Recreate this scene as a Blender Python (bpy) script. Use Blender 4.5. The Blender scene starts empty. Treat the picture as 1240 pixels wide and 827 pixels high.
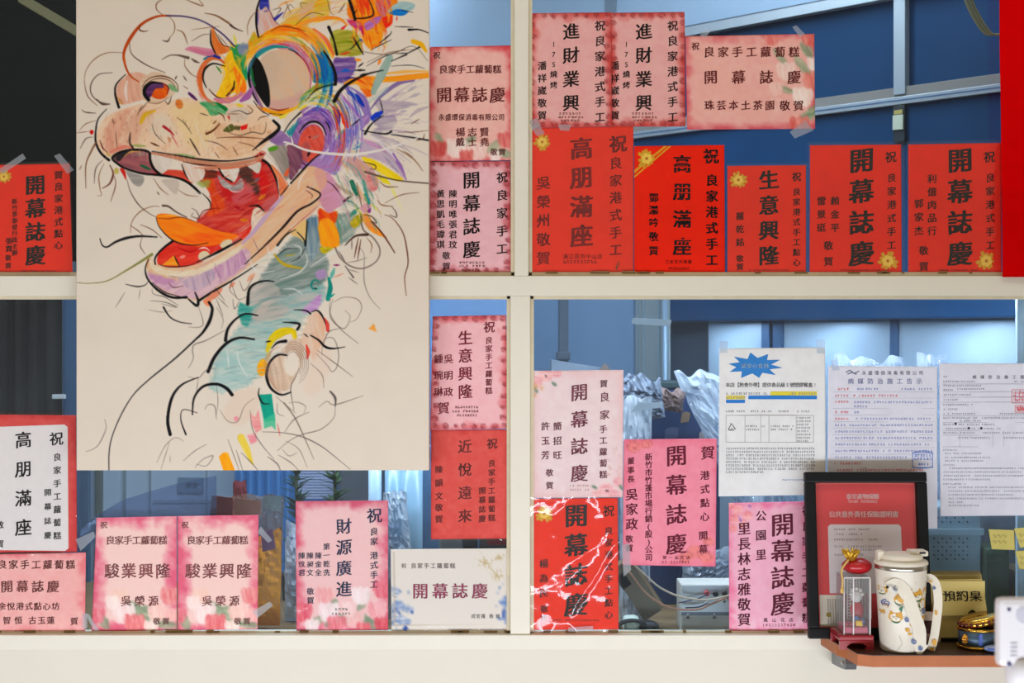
import bpy, bmesh, math, random
import numpy as np
from mathutils import Vector, Matrix
random.seed(7); RNG = np.random.RandomState(11)
C = bpy.context.scene.collection
SC = bpy.context.scene
# ------------------------------------------------------------------ camera, light, exposure
CAMY, CAMZ, F = -3.0, 1.45, 1240 * 3 / 2.1
cam = bpy.data.cameras.new('camera'); cam.lens = 36 * 3 / 2.1; cam.sensor_width = 36
cam.clip_start = 0.05
co = bpy.data.objects.new('camera', cam); C.objects.link(co)
co.location = (0, CAMY, CAMZ); co.rotation_euler = (math.pi / 2, 0, 0)
cam.dof.use_dof = True; cam.dof.focus_distance = 2.99; cam.dof.aperture_fstop = 4.5
SC.camera = co
SC.view_settings.view_transform = 'Standard'; SC.view_settings.look = 'None'
SC.view_settings.gamma = 1.0; SC.view_settings.use_curve_mapping = False
SC.view_settings.exposure = -0.12
wd = bpy.data.worlds.new('room_daylight'); SC.world = wd; wd.use_nodes = True
bgn = wd.node_tree.nodes['Background']
bgn.inputs[0].default_value = (1.0, 0.84, 0.58, 1); bgn.inputs[1].default_value = 0.345

def area(name, loc, target, sx, sy, power, col):
    l = bpy.data.lights.new(name, 'AREA'); l.shape = 'RECTANGLE'; l.size = sx; l.size_y = sy
    l.energy = power; l.color = col
    o = bpy.data.objects.new(name, l); C.objects.link(o); o.location = loc
    o.rotation_euler = (Vector(target) - Vector(loc)).to_track_quat('-Z', 'Y').to_euler()
    return o
# daylight coming in low through the open shop front behind and below the camera
area('shopfront_daylight', (0.0, -2.05, 0.04), (0.0, 0, 0.95), 4.4, 0.5, 112, (0.93, 1.0, 1.11))
area('ceiling_tube', (-0.5, -1.2, 2.8), (-0.5, -1.19, 1.0), 1.2, 0.08, 5, (1.0, 0.93, 0.82))
area('ceiling_tube', (0.9, -1.1, 2.8), (0.9, -1.09, 1.0), 0.9, 0.08, 5, (1.0, 0.93, 0.82))
# fluorescent tubes of the room behind the glass
area('back_room_tube', (-0.1, 0.28, 2.75), (-0.1, 0.30, 1.0), 2.2, 0.12, 40, (0.92, 0.96, 1.0))
area('far_room_tube', (-0.6, 1.6, 2.75), (-0.6, 1.6, 1.0), 1.2, 0.12, 22, (0.86, 0.93, 1.0))
# added fill light hidden behind the middle rail, brightens the counter goods
area('counter_fill_light', (0.0, 0.045, 1.572), (0.0, 0.30, 1.15), 2.2, 0.02, 14, (0.94, 0.97, 1.0))

def W(px, py, y=0.0):
    d = y - CAMY
    return Vector(((px - 620) / F * d, y, CAMZ - (py - 413.5) / F * d))

# ------------------------------------------------------------------ materials
def lin(c):
    c = np.asarray(c, dtype=float) / 255.0
    return np.where(c <= 0.04045, c / 12.92, ((c + 0.055) / 1.055) ** 2.4)
def rgba(c):
    l = lin(c); return (float(l[0]), float(l[1]), float(l[2]), 1)
MATS = {}
def mat(name, col, rough=0.6, metal=0.0, var=0.06, scale=40, spec=0.4, bump=0.0, bscale=200, emit=0):
    if name in MATS: return MATS[name]
    m = bpy.data.materials.new(name); m.use_nodes = True; nt = m.node_tree
    b = nt.nodes['Principled BSDF']
    tc = nt.nodes.new('ShaderNodeTexCoord')
    n = nt.nodes.new('ShaderNodeTexNoise'); n.inputs['Scale'].default_value = scale; n.inputs['Detail'].default_value = 4
    nt.links.new(tc.outputs['Object'], n.inputs['Vector'])
    mx = nt.nodes.new('ShaderNodeMix'); mx.data_type = 'RGBA'
    c = rgba(col); k1, k2 = 1 - var, 1 + var
    mx.inputs['A'].default_value = (c[0]*k1, c[1]*k1, c[2]*k1, 1); mx.inputs['B'].default_value = (min(1, c[0]*k2), min(1, c[1]*k2), min(1, c[2]*k2), 1)
    nt.links.new(n.outputs['Fac'], mx.inputs['Factor']); nt.links.new(mx.outputs['Result'], b.inputs['Base Color'])
    b.inputs['Roughness'].default_value = rough; b.inputs['Metallic'].default_value = metal
    b.inputs['Specular IOR Level'].default_value = spec
    if bump:
        n2 = nt.nodes.new('ShaderNodeTexNoise'); n2.inputs['Scale'].default_value = bscale; n2.inputs['Detail'].default_value = 3
        nt.links.new(tc.outputs['Object'], n2.inputs['Vector'])
        bp = nt.nodes.new('ShaderNodeBump'); bp.inputs['Strength'].default_value = bump; bp.inputs['Distance'].default_value = 0.003
        nt.links.new(n2.outputs['Fac'], bp.inputs['Height']); nt.links.new(bp.outputs['Normal'], b.inputs['Normal'])
    if emit:
        b.inputs['Emission Color'].default_value = c; b.inputs['Emission Strength'].default_value = emit
    MATS[name] = m; return m
def printmat(name, rough=0.65, spec=0.25, bump=0.0):
    """ink or paint on paper / canvas: colour comes from the mesh's own print attribute"""
    if name in MATS: return MATS[name]
    m = bpy.data.materials.new(name); m.use_nodes = True; nt = m.node_tree; b = nt.nodes['Principled BSDF']
    a = nt.nodes.new('ShaderNodeAttribute'); a.attribute_name = 'print'
    nt.links.new(a.outputs['Color'], b.inputs['Base Color'])
    b.inputs['Roughness'].default_value = rough; b.inputs['Specular IOR Level'].default_value = spec
    if bump:
        tc = nt.nodes.new('ShaderNodeTexCoord'); n2 = nt.nodes.new('ShaderNodeTexNoise'); n2.inputs['Scale'].default_value = 900
        nt.links.new(tc.outputs['Object'], n2.inputs['Vector'])
        bp = nt.nodes.new('ShaderNodeBump'); bp.inputs['Strength'].default_value = bump; bp.inputs['Distance'].default_value = 0.001
        nt.links.new(n2.outputs['Fac'], bp.inputs['Height']); nt.links.new(bp.outputs['Normal'], b.inputs['Normal'])
    MATS[name] = m; return m
def clear(name, tint=(255, 255, 255), haze=0.0, hazecol=(255, 255, 255), rough=0.05, fres=1.45, bump=0.0, bscale=30, gain=1.0, patch=0):
    """thin clear sheet: see-through + fresnel gloss + a little milky haze"""
    if name in MATS: return MATS[name]
    m = bpy.data.materials.new(name); m.use_nodes = True; nt = m.node_tree; nt.nodes.clear()
    out = nt.nodes.new('ShaderNodeOutputMaterial'); tr = nt.nodes.new('ShaderNodeBsdfTransparent'); tr.inputs[0].default_value = rgba(tint)
    gl = nt.nodes.new('ShaderNodeBsdfGlossy'); gl.inputs['Roughness'].default_value = rough
    df = nt.nodes.new('ShaderNodeBsdfDiffuse'); df.inputs[0].default_value = rgba(hazecol)
    fr = nt.nodes.new('ShaderNodeLayerWeight'); pw = nt.nodes.new('ShaderNodeMath'); pw.operation = 'POWER'; pw.inputs[1].default_value = 5
    nt.links.new(fr.outputs['Facing'], pw.inputs[0]); f0 = ((fres-1)/(fres+1))**2*gain
    mu = nt.nodes.new('ShaderNodeMath'); mu.operation = 'MULTIPLY_ADD'; mu.inputs[1].default_value = 0.5; mu.inputs[2].default_value = f0; mu.use_clamp = True
    nt.links.new(pw.outputs[0], mu.inputs[0])
    m1 = nt.nodes.new('ShaderNodeMixShader'); m1.inputs[0].default_value = haze
    nt.links.new(tr.outputs[0], m1.inputs[1]); nt.links.new(df.outputs[0], m1.inputs[2])
    m2 = nt.nodes.new('ShaderNodeMixShader'); nt.links.new(mu.outputs[0], m2.inputs[0])
    nt.links.new(m1.outputs[0], m2.inputs[1]); nt.links.new(gl.outputs[0], m2.inputs[2]); nt.links.new(m2.outputs[0], out.inputs[0])
    tc = nt.nodes.new('ShaderNodeTexCoord')
    if bump:
        n2 = nt.nodes.new('ShaderNodeTexNoise'); n2.inputs['Scale'].default_value = bscale; n2.inputs['Detail'].default_value = 3; n2.inputs['Distortion'].default_value = 0.6
        nt.links.new(tc.outputs['Object'], n2.inputs['Vector'])
        bp = nt.nodes.new('ShaderNodeBump'); bp.inputs['Strength'].default_value = bump; bp.inputs['Distance'].default_value = 0.01
        nt.links.new(n2.outputs['Fac'], bp.inputs['Height'])
        nt.links.new(bp.outputs['Normal'], gl.inputs['Normal'])
    if patch:
        n3 = nt.nodes.new('ShaderNodeTexNoise'); n3.inputs['Scale'].default_value = patch; n3.inputs['Detail'].default_value = 6
        nt.links.new(tc.outputs['Object'], n3.inputs['Vector'])
        mr = nt.nodes.new('ShaderNodeMapRange'); mr.inputs[1].default_value = 0.35; mr.inputs[2].default_value = 0.75
        mr.inputs[3].default_value = haze * 0.5; mr.inputs[4].default_value = min(1, haze * 1.8)
        nt.links.new(n3.outputs['Fac'], mr.inputs[0]); nt.links.new(mr.outputs[0], m1.inputs[0])
    MATS[name] = m; return m

# ------------------------------------------------------------------ mesh helpers (all coordinates are world coordinates; obj() makes them local)
def tag(o, label, cat, group=None, kind=None):
    o['label'] = label; o['category'] = cat
    if group: o['group'] = group
    if kind: o['kind'] = kind
    return o
ORG = {}
def obj(name, verts, faces, m, parent=None, origin=None, smooth=False, colors=None):
    me = bpy.data.meshes.new(name)
    V = np.asarray([tuple(v) for v in verts] if not isinstance(verts, np.ndarray) else verts, dtype=float)
    if parent is not None: org = ORG[parent.name]
    else:
        org = np.array(origin) if origin is not None else np.array([(V[:, 0].min()+V[:, 0].max())/2, (V[:, 1].min()+V[:, 1].max())/2, V[:, 2].min()])
    me.from_pydata((V - org).tolist(), [], [tuple(int(i) for i in f) for f in faces] if not isinstance(faces, np.ndarray) else faces.tolist()); me.update()
    if smooth: me.polygons.foreach_set('use_smooth', [True] * len(me.polygons))
    if isinstance(m, (list, tuple)):
        for q in m: me.materials.append(q)
    else: me.materials.append(m)
    if colors is not None:
        at = me.color_attributes.new('print', 'FLOAT_COLOR', 'POINT')
        cc = np.ones((len(V), 4)); cc[:, :3] = colors; at.data.foreach_set('color', cc.ravel())
    o = bpy.data.objects.new(name, me); C.objects.link(o)
    if parent is None: o.location = org
    else: o.parent = parent
    ORG[o.name] = org
    return o
def empty(name, loc):
    o = bpy.data.objects.new(name, None); o.empty_display_size = 0.05; C.objects.link(o); o.location = loc; ORG[o.name] = np.array(loc, dtype=float); return o
class MB:
    def __init__(s): s.v = []; s.f = []
    def add(s, v, f):
        n = len(s.v); s.v += [tuple(p) for p in v]; s.f += [tuple(i + n for i in q) for q in f]; return s
    def box(s, a, b, bev=0.0, M=None):
        bm = bmesh.new(); bmesh.ops.create_cube(bm, size=1)
        ctr = [(a[i]+b[i])/2 for i in range(3)]; sz = [abs(b[i]-a[i]) for i in range(3)]
        for v in bm.verts: v.co = Vector([ctr[i] + v.co[i]*sz[i] for i in range(3)])
        if bev: bmesh.ops.bevel(bm, geom=bm.edges[:], offset=bev, segments=2, affect='EDGES', profile=0.6)
        if M is not None: bm.transform(M)
        bm.verts.index_update(); s.add([v.co[:] for v in bm.verts], [[v.index for v in f.verts] for f in bm.faces]); bm.free(); return s
    def prism(s, poly, z0, z1, axis='z'):
        n = len(poly)
        def p(q, h): return (q[0], q[1], h) if axis == 'z' else (q[0], h, q[1])
        s.add([p(q, z0) for q in poly] + [p(q, z1) for q in poly],
              [list(range(n))[::-1], list(range(n, 2*n))] + [[i, (i+1) % n, n+(i+1) % n, n+i] for i in range(n)]); return s
    def tube(s, pts, r, n=8, cap=True):
        pts = [Vector(p) for p in pts]; rr = r if isinstance(r, (list, tuple)) else [r]*len(pts); rings = []
        for i, p in enumerate(pts):
            t = (pts[min(i+1, len(pts)-1)] - pts[max(i-1, 0)]).normalized()
            u = t.cross(Vector((0, 0, 1)));  u = u if u.length > 0.05 else t.cross(Vector((1, 0, 0)))
            u.normalize(); w = t.cross(u)
            rings.append([p + (u*math.cos(2*math.pi*k/n) + w*math.sin(2*math.pi*k/n))*rr[i] for k in range(n)])
        v = [q for g in rings for q in g]
        f = [[i*n+k, i*n+(k+1) % n, (i+1)*n+(k+1) % n, (i+1)*n+k] for i in range(len(pts)-1) for k in range(n)]
        if cap: f += [list(range(n))[::-1], list(range((len(pts)-1)*n, len(pts)*n))]
        s.add(v, f); return s
    def lathe(s, prof, ctr, n=40, a0=0, a1=None):
        full = a1 is None; a1 = 2*math.pi if full else a1; m = n if full else n+1; v = []; f = []
        for r, z in prof:
            for k in range(m):
                a = a0 + (a1-a0)*k/n; v.append((ctr[0]+r*math.cos(a), ctr[1]+r*math.sin(a), ctr[2]+z))
        for i in range(len(prof)-1):
            for k in range(n): f.append([i*m+k, i*m+(k+1) % m, (i+1)*m+(k+1) % m, (i+1)*m+k])
        s.add(v, f); return s
    def ball(s, c, r, seg=16, rings=10, noise=0.0, M=None):
        sx, sy, sz = r if isinstance(r, (tuple, list)) else (r, r, r)
        bm = bmesh.new(); bmesh.ops.create_uvsphere(bm, u_segments=seg, v_segments=rings, radius=1)
        for v in bm.verts:
            k = 1 + (noise*(random.random()-0.5) if noise else 0); q = Vector((v.co.x*sx*k, v.co.y*sy*k, v.co.z*sz*k))
            if M is not None: q = M @ q
            v.co = q + Vector(c)
        bm.verts.index_update(); s.add([v.co[:] for v in bm.verts], [[v.index for v in f.verts] for f in bm.faces]); bm.free(); return s
    def out(s, name, m, parent=None, origin=None, smooth=False): return obj(name, s.v, s.f, m, parent, origin, smooth)
def crom(pts, n=8, closed=False):
    P = [np.array(p, dtype=float) for p in pts]; out = []; N = len(P)
    if N < 3 and not closed: return [P[0] + (P[1]-P[0])*k/n for k in range(n+1)]
    for i in range(N if closed else N-1):
        g = (lambda j: P[j % N]) if closed else (lambda j: P[min(max(j, 0), N-1)])
        p0, p1, p2, p3 = g(i-1), g(i), g(i+1), g(i+2)
        for k in range(n):
            t = k/n; out.append(0.5*((2*p1)+(-p0+p2)*t+(2*p0-5*p1+4*p2-p3)*t*t+(-p0+3*p1-3*p2+p3)*t**3))
    if not closed: out.append(P[-1])
    return out

# ------------------------------------------------------------------ a little paint program: strokes and washes laid on a printed / painted surface
NT = RNG.rand(128, 128)
def vnoise(x, y):
    xi = np.floor(x).astype(int); yi = np.floor(y).astype(int); fx = x-xi; fy = y-yi
    fx = fx*fx*(3-2*fx); fy = fy*fy*(3-2*fy)
    a = NT[yi % 128, xi % 128]; b = NT[yi % 128, (xi+1) % 128]; c = NT[(yi+1) % 128, xi % 128]; d = NT[(yi+1) % 128, (xi+1) % 128]
    return (a*(1-fx)+b*fx)*(1-fy) + (c*(1-fx)+d*fx)*fy
def fbm(x, y): return 0.5*vnoise(x, y)+0.3*vnoise(x*2.1+7, y*2.1+3)+0.2*vnoise(x*4.3+1, y*4.3+9)
class Cv:
    def __init__(s, x0, y0, x1, y1, sc, base):
        s.x0, s.y0, s.sc = x0, y0, sc; s.w = int(math.ceil((x1-x0)*sc))+1; s.h = int(math.ceil((y1-y0)*sc))+1
        s.a = np.zeros((s.h, s.w, 3)); s.a[:] = np.array(base, dtype=float)
    def grid(s): 
        X, Y = np.meshgrid(s.x0+np.arange(s.w)/s.sc, s.y0+np.arange(s.h)/s.sc); return X, Y
    def _win(s, P, pad):
        a = np.array(P); i0 = max(0, int((a[:, 0].min()-pad-s.x0)*s.sc)); i1 = min(s.w, int((a[:, 0].max()+pad-s.x0)*s.sc)+2)
        j0 = max(0, int((a[:, 1].min()-pad-s.y0)*s.sc)); j1 = min(s.h, int((a[:, 1].max()+pad-s.y0)*s.sc)+2)
        if i1 <= i0 or j1 <= j0: return None
        X, Y = np.meshgrid(s.x0+np.arange(i0, i1)/s.sc, s.y0+np.arange(j0, j1)/s.sc)
        return slice(j0, j1), slice(i0, i1), X, Y
    @staticmethod
    def _dist(X, Y, P):
        best = np.full(X.shape, 1e9); T = np.zeros(X.shape); U = np.zeros(X.shape)
        cum = [0.0]
        for i in range(len(P)-1): cum.append(cum[-1]+math.hypot(P[i+1][0]-P[i][0], P[i+1][1]-P[i][1]))
        tot = cum[-1] or 1
        for i in range(len(P)-1):
            ax, ay = P[i]; dx, dy = P[i+1][0]-ax, P[i+1][1]-ay; l2 = dx*dx+dy*dy
            if l2 < 1e-9: continue
            t = np.clip(((X-ax)*dx+(Y-ay)*dy)/l2, 0, 1); ex = X-ax-t*dx; ey = Y-ay-t*dy; d = np.sqrt(ex*ex+ey*ey)
            m = d < best; best[m] = d[m]; T[m] = ((cum[i]+t*math.sqrt(l2))/tot)[m]
            U[m] = (np.sign(dx*ey-dy*ex)*d)[m]
        return best, T, U, tot
    def _mix(s, win, al, col): 
        j, i = win; s.a[j, i] = s.a[j, i]*(1-al[..., None]) + col*al[..., None]
    def S(s, col, pts, w=1.0, c2=None, a=1.0, dry=0.0):
        """brush stroke; w = width or (start, middle, end)"""
        ws = (w*0.35, w, w*0.35) if not isinstance(w, (tuple, list)) else w
        P = crom(pts, 7); W_ = s._win(P, max(ws)); 
        if W_ is None: return
        j, i, X, Y = W_; d, T, U, tot = s._dist(X, Y, P)
        hw = np.interp(T, [0, 0.5, 1], ws)/2+0.05
        soft = 1.0 if max(ws) < 3 else 0.8
        al = np.clip((hw-d)*s.sc/soft+0.5, 0, 1)*a
        ph = random.random()*100
        n = vnoise(U/np.maximum(hw, 0.3)*max(2.0, max(ws)*0.6)+ph, T*tot*0.06+ph)
        col = np.array(col, dtype=float); c = col if c2 is None else col+(np.array(c2, dtype=float)-col)*np.clip(n*1.6-0.3, 0, 1)[..., None]
        if dry: al = al*np.clip(1-(n > 1-dry*0.6)*0.75, 0, 1)
        s._mix((j, i), al, c)
    def F(s, col, pts, c2=None, a=1.0, ang=0, soft=1.0, smooth=True, st=0.35, mott=0.0):
        """filled wash with streaks of a second colour along angle ang"""
        P = crom(pts, 6, True) if smooth else [np.array(p, dtype=float) for p in pts]
        W_ = s._win(P, soft+1)
        if W_ is None: return
        j, i, X, Y = W_; Q = list(P)+[P[0]]; d, T, U, tot = s._dist(X, Y, Q)
        ins = np.zeros(X.shape, bool)
        for k in range(len(P)):
            x1, y1 = P[k]; x2, y2 = P[(k+1) % len(P)]
            if y1 == y2: continue
            c = ((y1 > Y) != (y2 > Y)) & (X < (x2-x1)*(Y-y1)/(y2-y1)+x1); ins ^= c
        sd = np.where(ins, d, -d)
        if soft > 1.5: sd = sd + (vnoise(X*0.35, Y*0.35)-0.5)*soft*0.8
        al = np.clip(sd*s.sc/(soft*s.sc if soft > 1 else 1)+0.5, 0, 1)*a
        r = math.radians(ang); v = -math.sin(r)*X+math.cos(r)*Y; u = math.cos(r)*X+math.sin(r)*Y; ph = random.random()*90
        n = 0.6*vnoise(v*st+ph, u*0.05+ph)+0.4*vnoise(v*st*2.7+ph, u*0.09)
        col = np.array(col, dtype=float); c = col if c2 is None else col+(np.array(c2, dtype=float)-col)*np.clip(n*2.0-0.5, 0, 1)[..., None]
        if mott: al = al*(1-mott*np.clip(n*2-0.6, 0, 1))
        s._mix((j, i), al, c)
    def E(s, col, cx, cy, rx, ry, rot=0, **k):
        r = math.radians(rot); s.F(col, [(cx+rx*math.cos(t)*math.cos(r)-ry*math.sin(t)*math.sin(r), cy+rx*math.cos(t)*math.sin(r)+ry*math.sin(t)*math.cos(r)) for t in [2*math.pi*q/10 for q in range(10)]], **k)
    def arc(s, col, cx, cy, rx, ry, a0, a1, w, rot=0, **k):
        r = math.radians(rot); n = max(4, int(abs(a1-a0)/30)+1); P = []
        for q in range(n+1):
            t = math.radians(a0+(a1-a0)*q/n); P.append((cx+rx*math.cos(t)*math.cos(r)-ry*math.sin(t)*math.sin(r), cy+rx*math.cos(t)*math.sin(r)+ry*math.sin(t)*math.cos(r)))
        s.S(col, P, w, **k)
    def sample(s, X, Y):
        x = np.clip((X-s.x0)*s.sc, 0, s.w-1.001); y = np.clip((Y-s.y0)*s.sc, 0, s.h-1.001); i = x.astype(int); j = y.astype(int); fx = (x-i)[..., None]; fy = (y-j)[..., None]
        return (s.a[j, i]*(1-fx)+s.a[j, i+1]*fx)*(1-fy)+(s.a[j+1, i]*(1-fx)+s.a[j+1, i+1]*fx)*fy

# ------------------------------------------------------------------ lettering
GL = {}
SHIFT = {'plain': ((0.007, 0), (-0.007, 0)), 'brush': ((0.022, 0), (-0.022, 0), (0, 0.007), (0, -0.007)), 'bold': ((0.034, 0.012), (-0.034, 0.012), (0.034, -0.012), (-0.034, -0.012), (0, 0))}
def load_glyphs(chars):
    objs = []
    for ch in sorted(set(chars)):
        c = bpy.data.curves.new('glyph', 'FONT'); c.body = ch; c.resolution_u = 2
        o = bpy.data.objects.new('glyph', c); C.objects.link(o); objs.append((ch, o))
    bpy.context.view_layer.update(); dg = bpy.context.evaluated_depsgraph_get(); raw = {}
    for ch, o in objs:
        me = o.evaluated_get(dg).to_mesh(); n = len(me.vertices); a = np.zeros(n*3); me.vertices.foreach_get('co', a)
        raw[ch] = (a.reshape(-1, 3)[:, :2].copy(), [tuple(p.vertices) for p in me.polygons]); o.evaluated_get(dg).to_mesh_clear()
    for ch, o in objs:
        d = o.data; bpy.data.objects.remove(o); bpy.data.curves.remove(d)
    for ch in set(chars):
        v0, f0 = raw[ch]
        if len(v0) == 0: continue
        v0 = v0.copy(); wide = ord(ch) > 0x2000
        v0[:, 0] -= 0.5 if wide else (v0[:, 0].min()+v0[:, 0].max())/2
        v0[:, 1] -= 0.38 if wide else 0.36
        for st, sh in SHIFT.items():   # heavier uprights than crossbars, like a flat brush: the glyph laid a few times side by side
            v = np.vstack([v0+np.array(d) for d in sh]); f = [tuple(i+k*len(v0) for i in q) for k in range(len(sh)) for q in f0]
            GL[(ch, st)] = (v, f)
def put(mb, ch, cx, cy, size, style='brush', slant=0.09, wob=0.012, sx=1.0):
    """one character; returns pixel-plane vertices appended to mb=[verts, faces]"""
    if ch == ' ' or (ch, style) not in GL: return
    v, f = GL[(ch, style)]; x = v[:, 0].copy(); y = v[:, 1].copy()
    if style != 'plain':
        p = random.random()*6; y = y+slant*x+wob*np.sin(x*5+p); x = x+wob*np.sin(y*6+p*2)
    size = size*0.9; n = len(mb[0]); px = cx+x*size*sx; py = cy-y*size
    mb[0].extend(zip(px.tolist(), py.tolist())); mb[1].extend(tuple(i+n for i in q) for q in f)
def V(text, x, y0, y1, size, style='brush', **k): return ('V', text, x, y0, y1, size, style, k)
def H(text, x0, x1, y, size, style='brush', **k): return ('H', text, x0, x1, y, size, style, k)
def lay(items):
    mb = ([], [])
    for it in items:
        d, text, a, b, c, size, style, k = it; n = len(text)
        for q, ch in enumerate(text):
            if d == 'V': put(mb, ch, a, (b+c)/2 if n == 1 else b+size/2+(c-b-size)*q/(n-1), size, style, **k)
            else: put(mb, ch, (a+b)/2 if n == 1 else a+size/2+(b-a-size)*q/(n-1), c, size, style, **k)
    return mb
def scribble(rows, pitch=3.0, h=2.3, seed=1):
    """print too small to read in the photograph: rows (x0, x1, y) of broken marks"""
    r = random.Random(seed); mb = ([], [])
    for x0, x1, y in rows:
        x = x0
        while x < x1-pitch*0.6:
            if r.random() > 0.08:
                for q in range(2):
                    xa = x+r.random()*0.5; xb = x+pitch*(0.55+0.35*r.random()); ya = y-h/2+q*h*0.55+r.random()*0.3; yb = ya+h*0.3
                    if r.random() < 0.5: xb = xa+(xb-xa)*0.5
                    n = len(mb[0]); mb[0].extend([(xa, ya), (xb, ya), (xb, yb), (xa, yb)]); mb[1].append((n, n+1, n+2, n+3))
                xa = x+pitch*r.random()*0.6; n = len(mb[0]); mb[0].extend([(xa, y-h/2), (xa+0.5, y-h/2), (xa+0.5, y+h/2), (xa, y+h/2)]); mb[1].append((n, n+1, n+2, n+3))
            x += pitch
    return mb
def rects(L):
    mb = ([], [])
    for x0, y0, x1, y1 in L:
        n = len(mb[0]); mb[0].extend([(x0, y0), (x1, y0), (x1, y1), (x0, y1)]); mb[1].append((n, n+1, n+2, n+3))
    return mb
def polyp(P):
    return ([tuple(p) for p in P], [tuple(range(len(P)))])
def strokes(Ls, w=0.6):
    mb = ([], [])
    for P in Ls:
        P = [np.array(p, dtype=float) for p in P]
        for k in range(len(P)-1):
            t = P[k+1]-P[k]; L = np.linalg.norm(t); 
            if L < 1e-6: continue
            nn = np.array([-t[1], t[0]])/L*w/2; n = len(mb[0]); mb[0].extend([tuple(P[k]-nn), tuple(P[k+1]-nn), tuple(P[k+1]+nn), tuple(P[k]+nn)]); mb[1].append((n, n+1, n+2, n+3))
    return mb
def join(*ms):
    mb = ([], [])
    for a in ms:
        n = len(mb[0]); mb[0].extend(a[0]); mb[1].extend(tuple(i+n for i in q) for q in a[1])
    return mb
def wob(P, k=0.5): return P

# ------------------------------------------------------------------ sheets of paper on the glass
M_PRINT = printmat('printed_paper', 0.65, 0.12); M_CANVAS = printmat('painted_canvas', 0.7, 0.2, 0.25)
M_TAPE = clear('sticky_tape', (235, 240, 245), 0.30, (215, 222, 230), 0.25, 1.4, 0.0)
M_SLEEVE = clear('plastic_sleeve', (254, 254, 255), 0.012, (235, 240, 248), 0.08, 1.5, 0.3, 22, 1.2)
M_SMOOTH = clear('smooth_sleeve', (252, 252, 255), 0.012, (235, 238, 248), 0.12, 1.4, 0.1, 20)
class Sheet:
    def __init__(s, name, label, cat, group, quad, y, paint, wave=0.0012, m=None, thick=0.0007, step=2.0, top=None):
        s.q = [np.array(p, dtype=float) for p in quad]; s.y = y; s.wv = wave*0.8; s.ph = random.random()*6; s.lay = 0
        s.bl = quad[3]; ctr = sum(s.q)/4
        nx = max(6, int(np.linalg.norm(s.q[1]-s.q[0])/step)); ny = max(6, int(np.linalg.norm(s.q[3]-s.q[0])/step))
        u, v = np.meshgrid(np.linspace(0, 1, nx+1), np.linspace(0, 1, ny+1)); u = u[..., None]; v = v[..., None]
        G = (s.q[0]*(1-u)+s.q[1]*u)*(1-v)+(s.q[3]*(1-u)+s.q[2]*u)*v; s.G = G
        front = s.w3(G[..., 0].ravel(), G[..., 1].ravel(), 0); back = front.copy(); back[:, 1] += thick
        n = (nx+1)*(ny+1); idx = np.arange(n).reshape(ny+1, nx+1)
        f = np.stack([idx[:-1, :-1], idx[1:, :-1], idx[1:, 1:], idx[:-1, 1:]], -1).reshape(-1, 4); fb = f[:, ::-1]+n
        rim = np.concatenate([idx[0, :], idx[1:, -1], idx[-1, -2::-1], idx[-2:0:-1, 0]]); r2 = np.roll(rim, -1)
        rf = np.stack([rim, r2, r2+n, rim+n], -1)
        if isinstance(paint, Cv): col = lin(paint.sample(G[..., 0].ravel(), G[..., 1].ravel()))
        else:
            X, Y = G[..., 0].ravel(), G[..., 1].ravel(); k = (0.97+0.06*fbm(X*0.08, Y*0.08))[:, None]; col = lin(np.clip(np.array(paint, dtype=float)*k, 0, 255))
        cols = np.vstack([col, np.tile(col.mean(0), (n, 1))])
        c3 = s.w3(np.array([ctr[0]]), np.array([ctr[1]]), 0)[0]
        s.o = obj(name, np.vstack([front, back]), np.vstack([f, fb, rf]), m or M_PRINT, None, c3, True, cols)
        tag(s.o, label, cat, group)
    def w3(s, X, Y, off):
        X = np.asarray(X, dtype=float); Y = np.asarray(Y, dtype=float)
        y = s.y-off-s.wv*(0.5+0.5*np.sin(X*0.06+s.ph)*np.cos(Y*0.045+s.ph*1.7)); d = y-CAMY
        # the sheet keeps its true size: project at the sheet's own base distance
        d0 = s.y-CAMY
        return np.stack([(X-620)/F*d0, y, CAMZ-(Y-413.5)/F*d0], -1)
    def part(s, name, mb, col, off=0.0005, label=None, m=None):
        if not mb[0]: return None
        a = np.array(mb[0]); key = 'ink_%d_%d_%d' % tuple(int(c) for c in col)
        o = obj(name, s.w3(a[:, 0], a[:, 1], off), mb[1], m or mat(key, col, 0.55, 0, 0.05, 60, 0.25), s.o)
        if label: o['label'] = label
        return o
    def text(s, name, items, col, off=0.0006):
        for it in items: s.part(name, lay([it]), col, off)
    def tape(s, quad, off=0.0022):
        s.part('tape_strip', ([tuple(p) for p in quad], [(0, 1, 2, 3)]), (255, 255, 255), off+random.random()*0.0004, None, M_TAPE)
    def sleeve(s, grow=3.0, off=0.0028, amp=0.0024, m=None, fr=0.05):
        q = s.q; c = sum(q)/4; Q = [p+np.sign(p-c)*grow for p in q]; nx, ny = 40, 56
        u, v = np.meshgrid(np.linspace(0, 1, nx+1), np.linspace(0, 1, ny+1)); u = u[..., None]; v = v[..., None]
        G = (Q[0]*(1-u)+Q[1]*u)*(1-v)+(Q[3]*(1-u)+Q[2]*u)*v; X = G[..., 0].ravel(); Y = G[..., 1].ravel()
        p = s.w3(X, Y, off); ph = random.random()*50
        rid = np.abs(vnoise((X+Y*0.75)*fr+ph, (X-Y)*fr*0.36+ph)-0.5)
        p[:, 1] -= amp*(1-np.clip(rid*5, 0, 1)) + amp*0.5*fbm(X*0.07+ph, Y*0.07)
        n = (nx+1)*(ny+1); idx = np.arange(n).reshape(ny+1, nx+1); f = np.stack([idx[:-1, :-1], idx[1:, :-1], idx[1:, 1:], idx[:-1, 1:]], -1).reshape(-1, 4)
        o = obj('plastic_sleeve', p, f, m or M_SLEEVE, s.o, None, True); o['label'] = 'clear plastic sleeve'; return o
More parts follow.
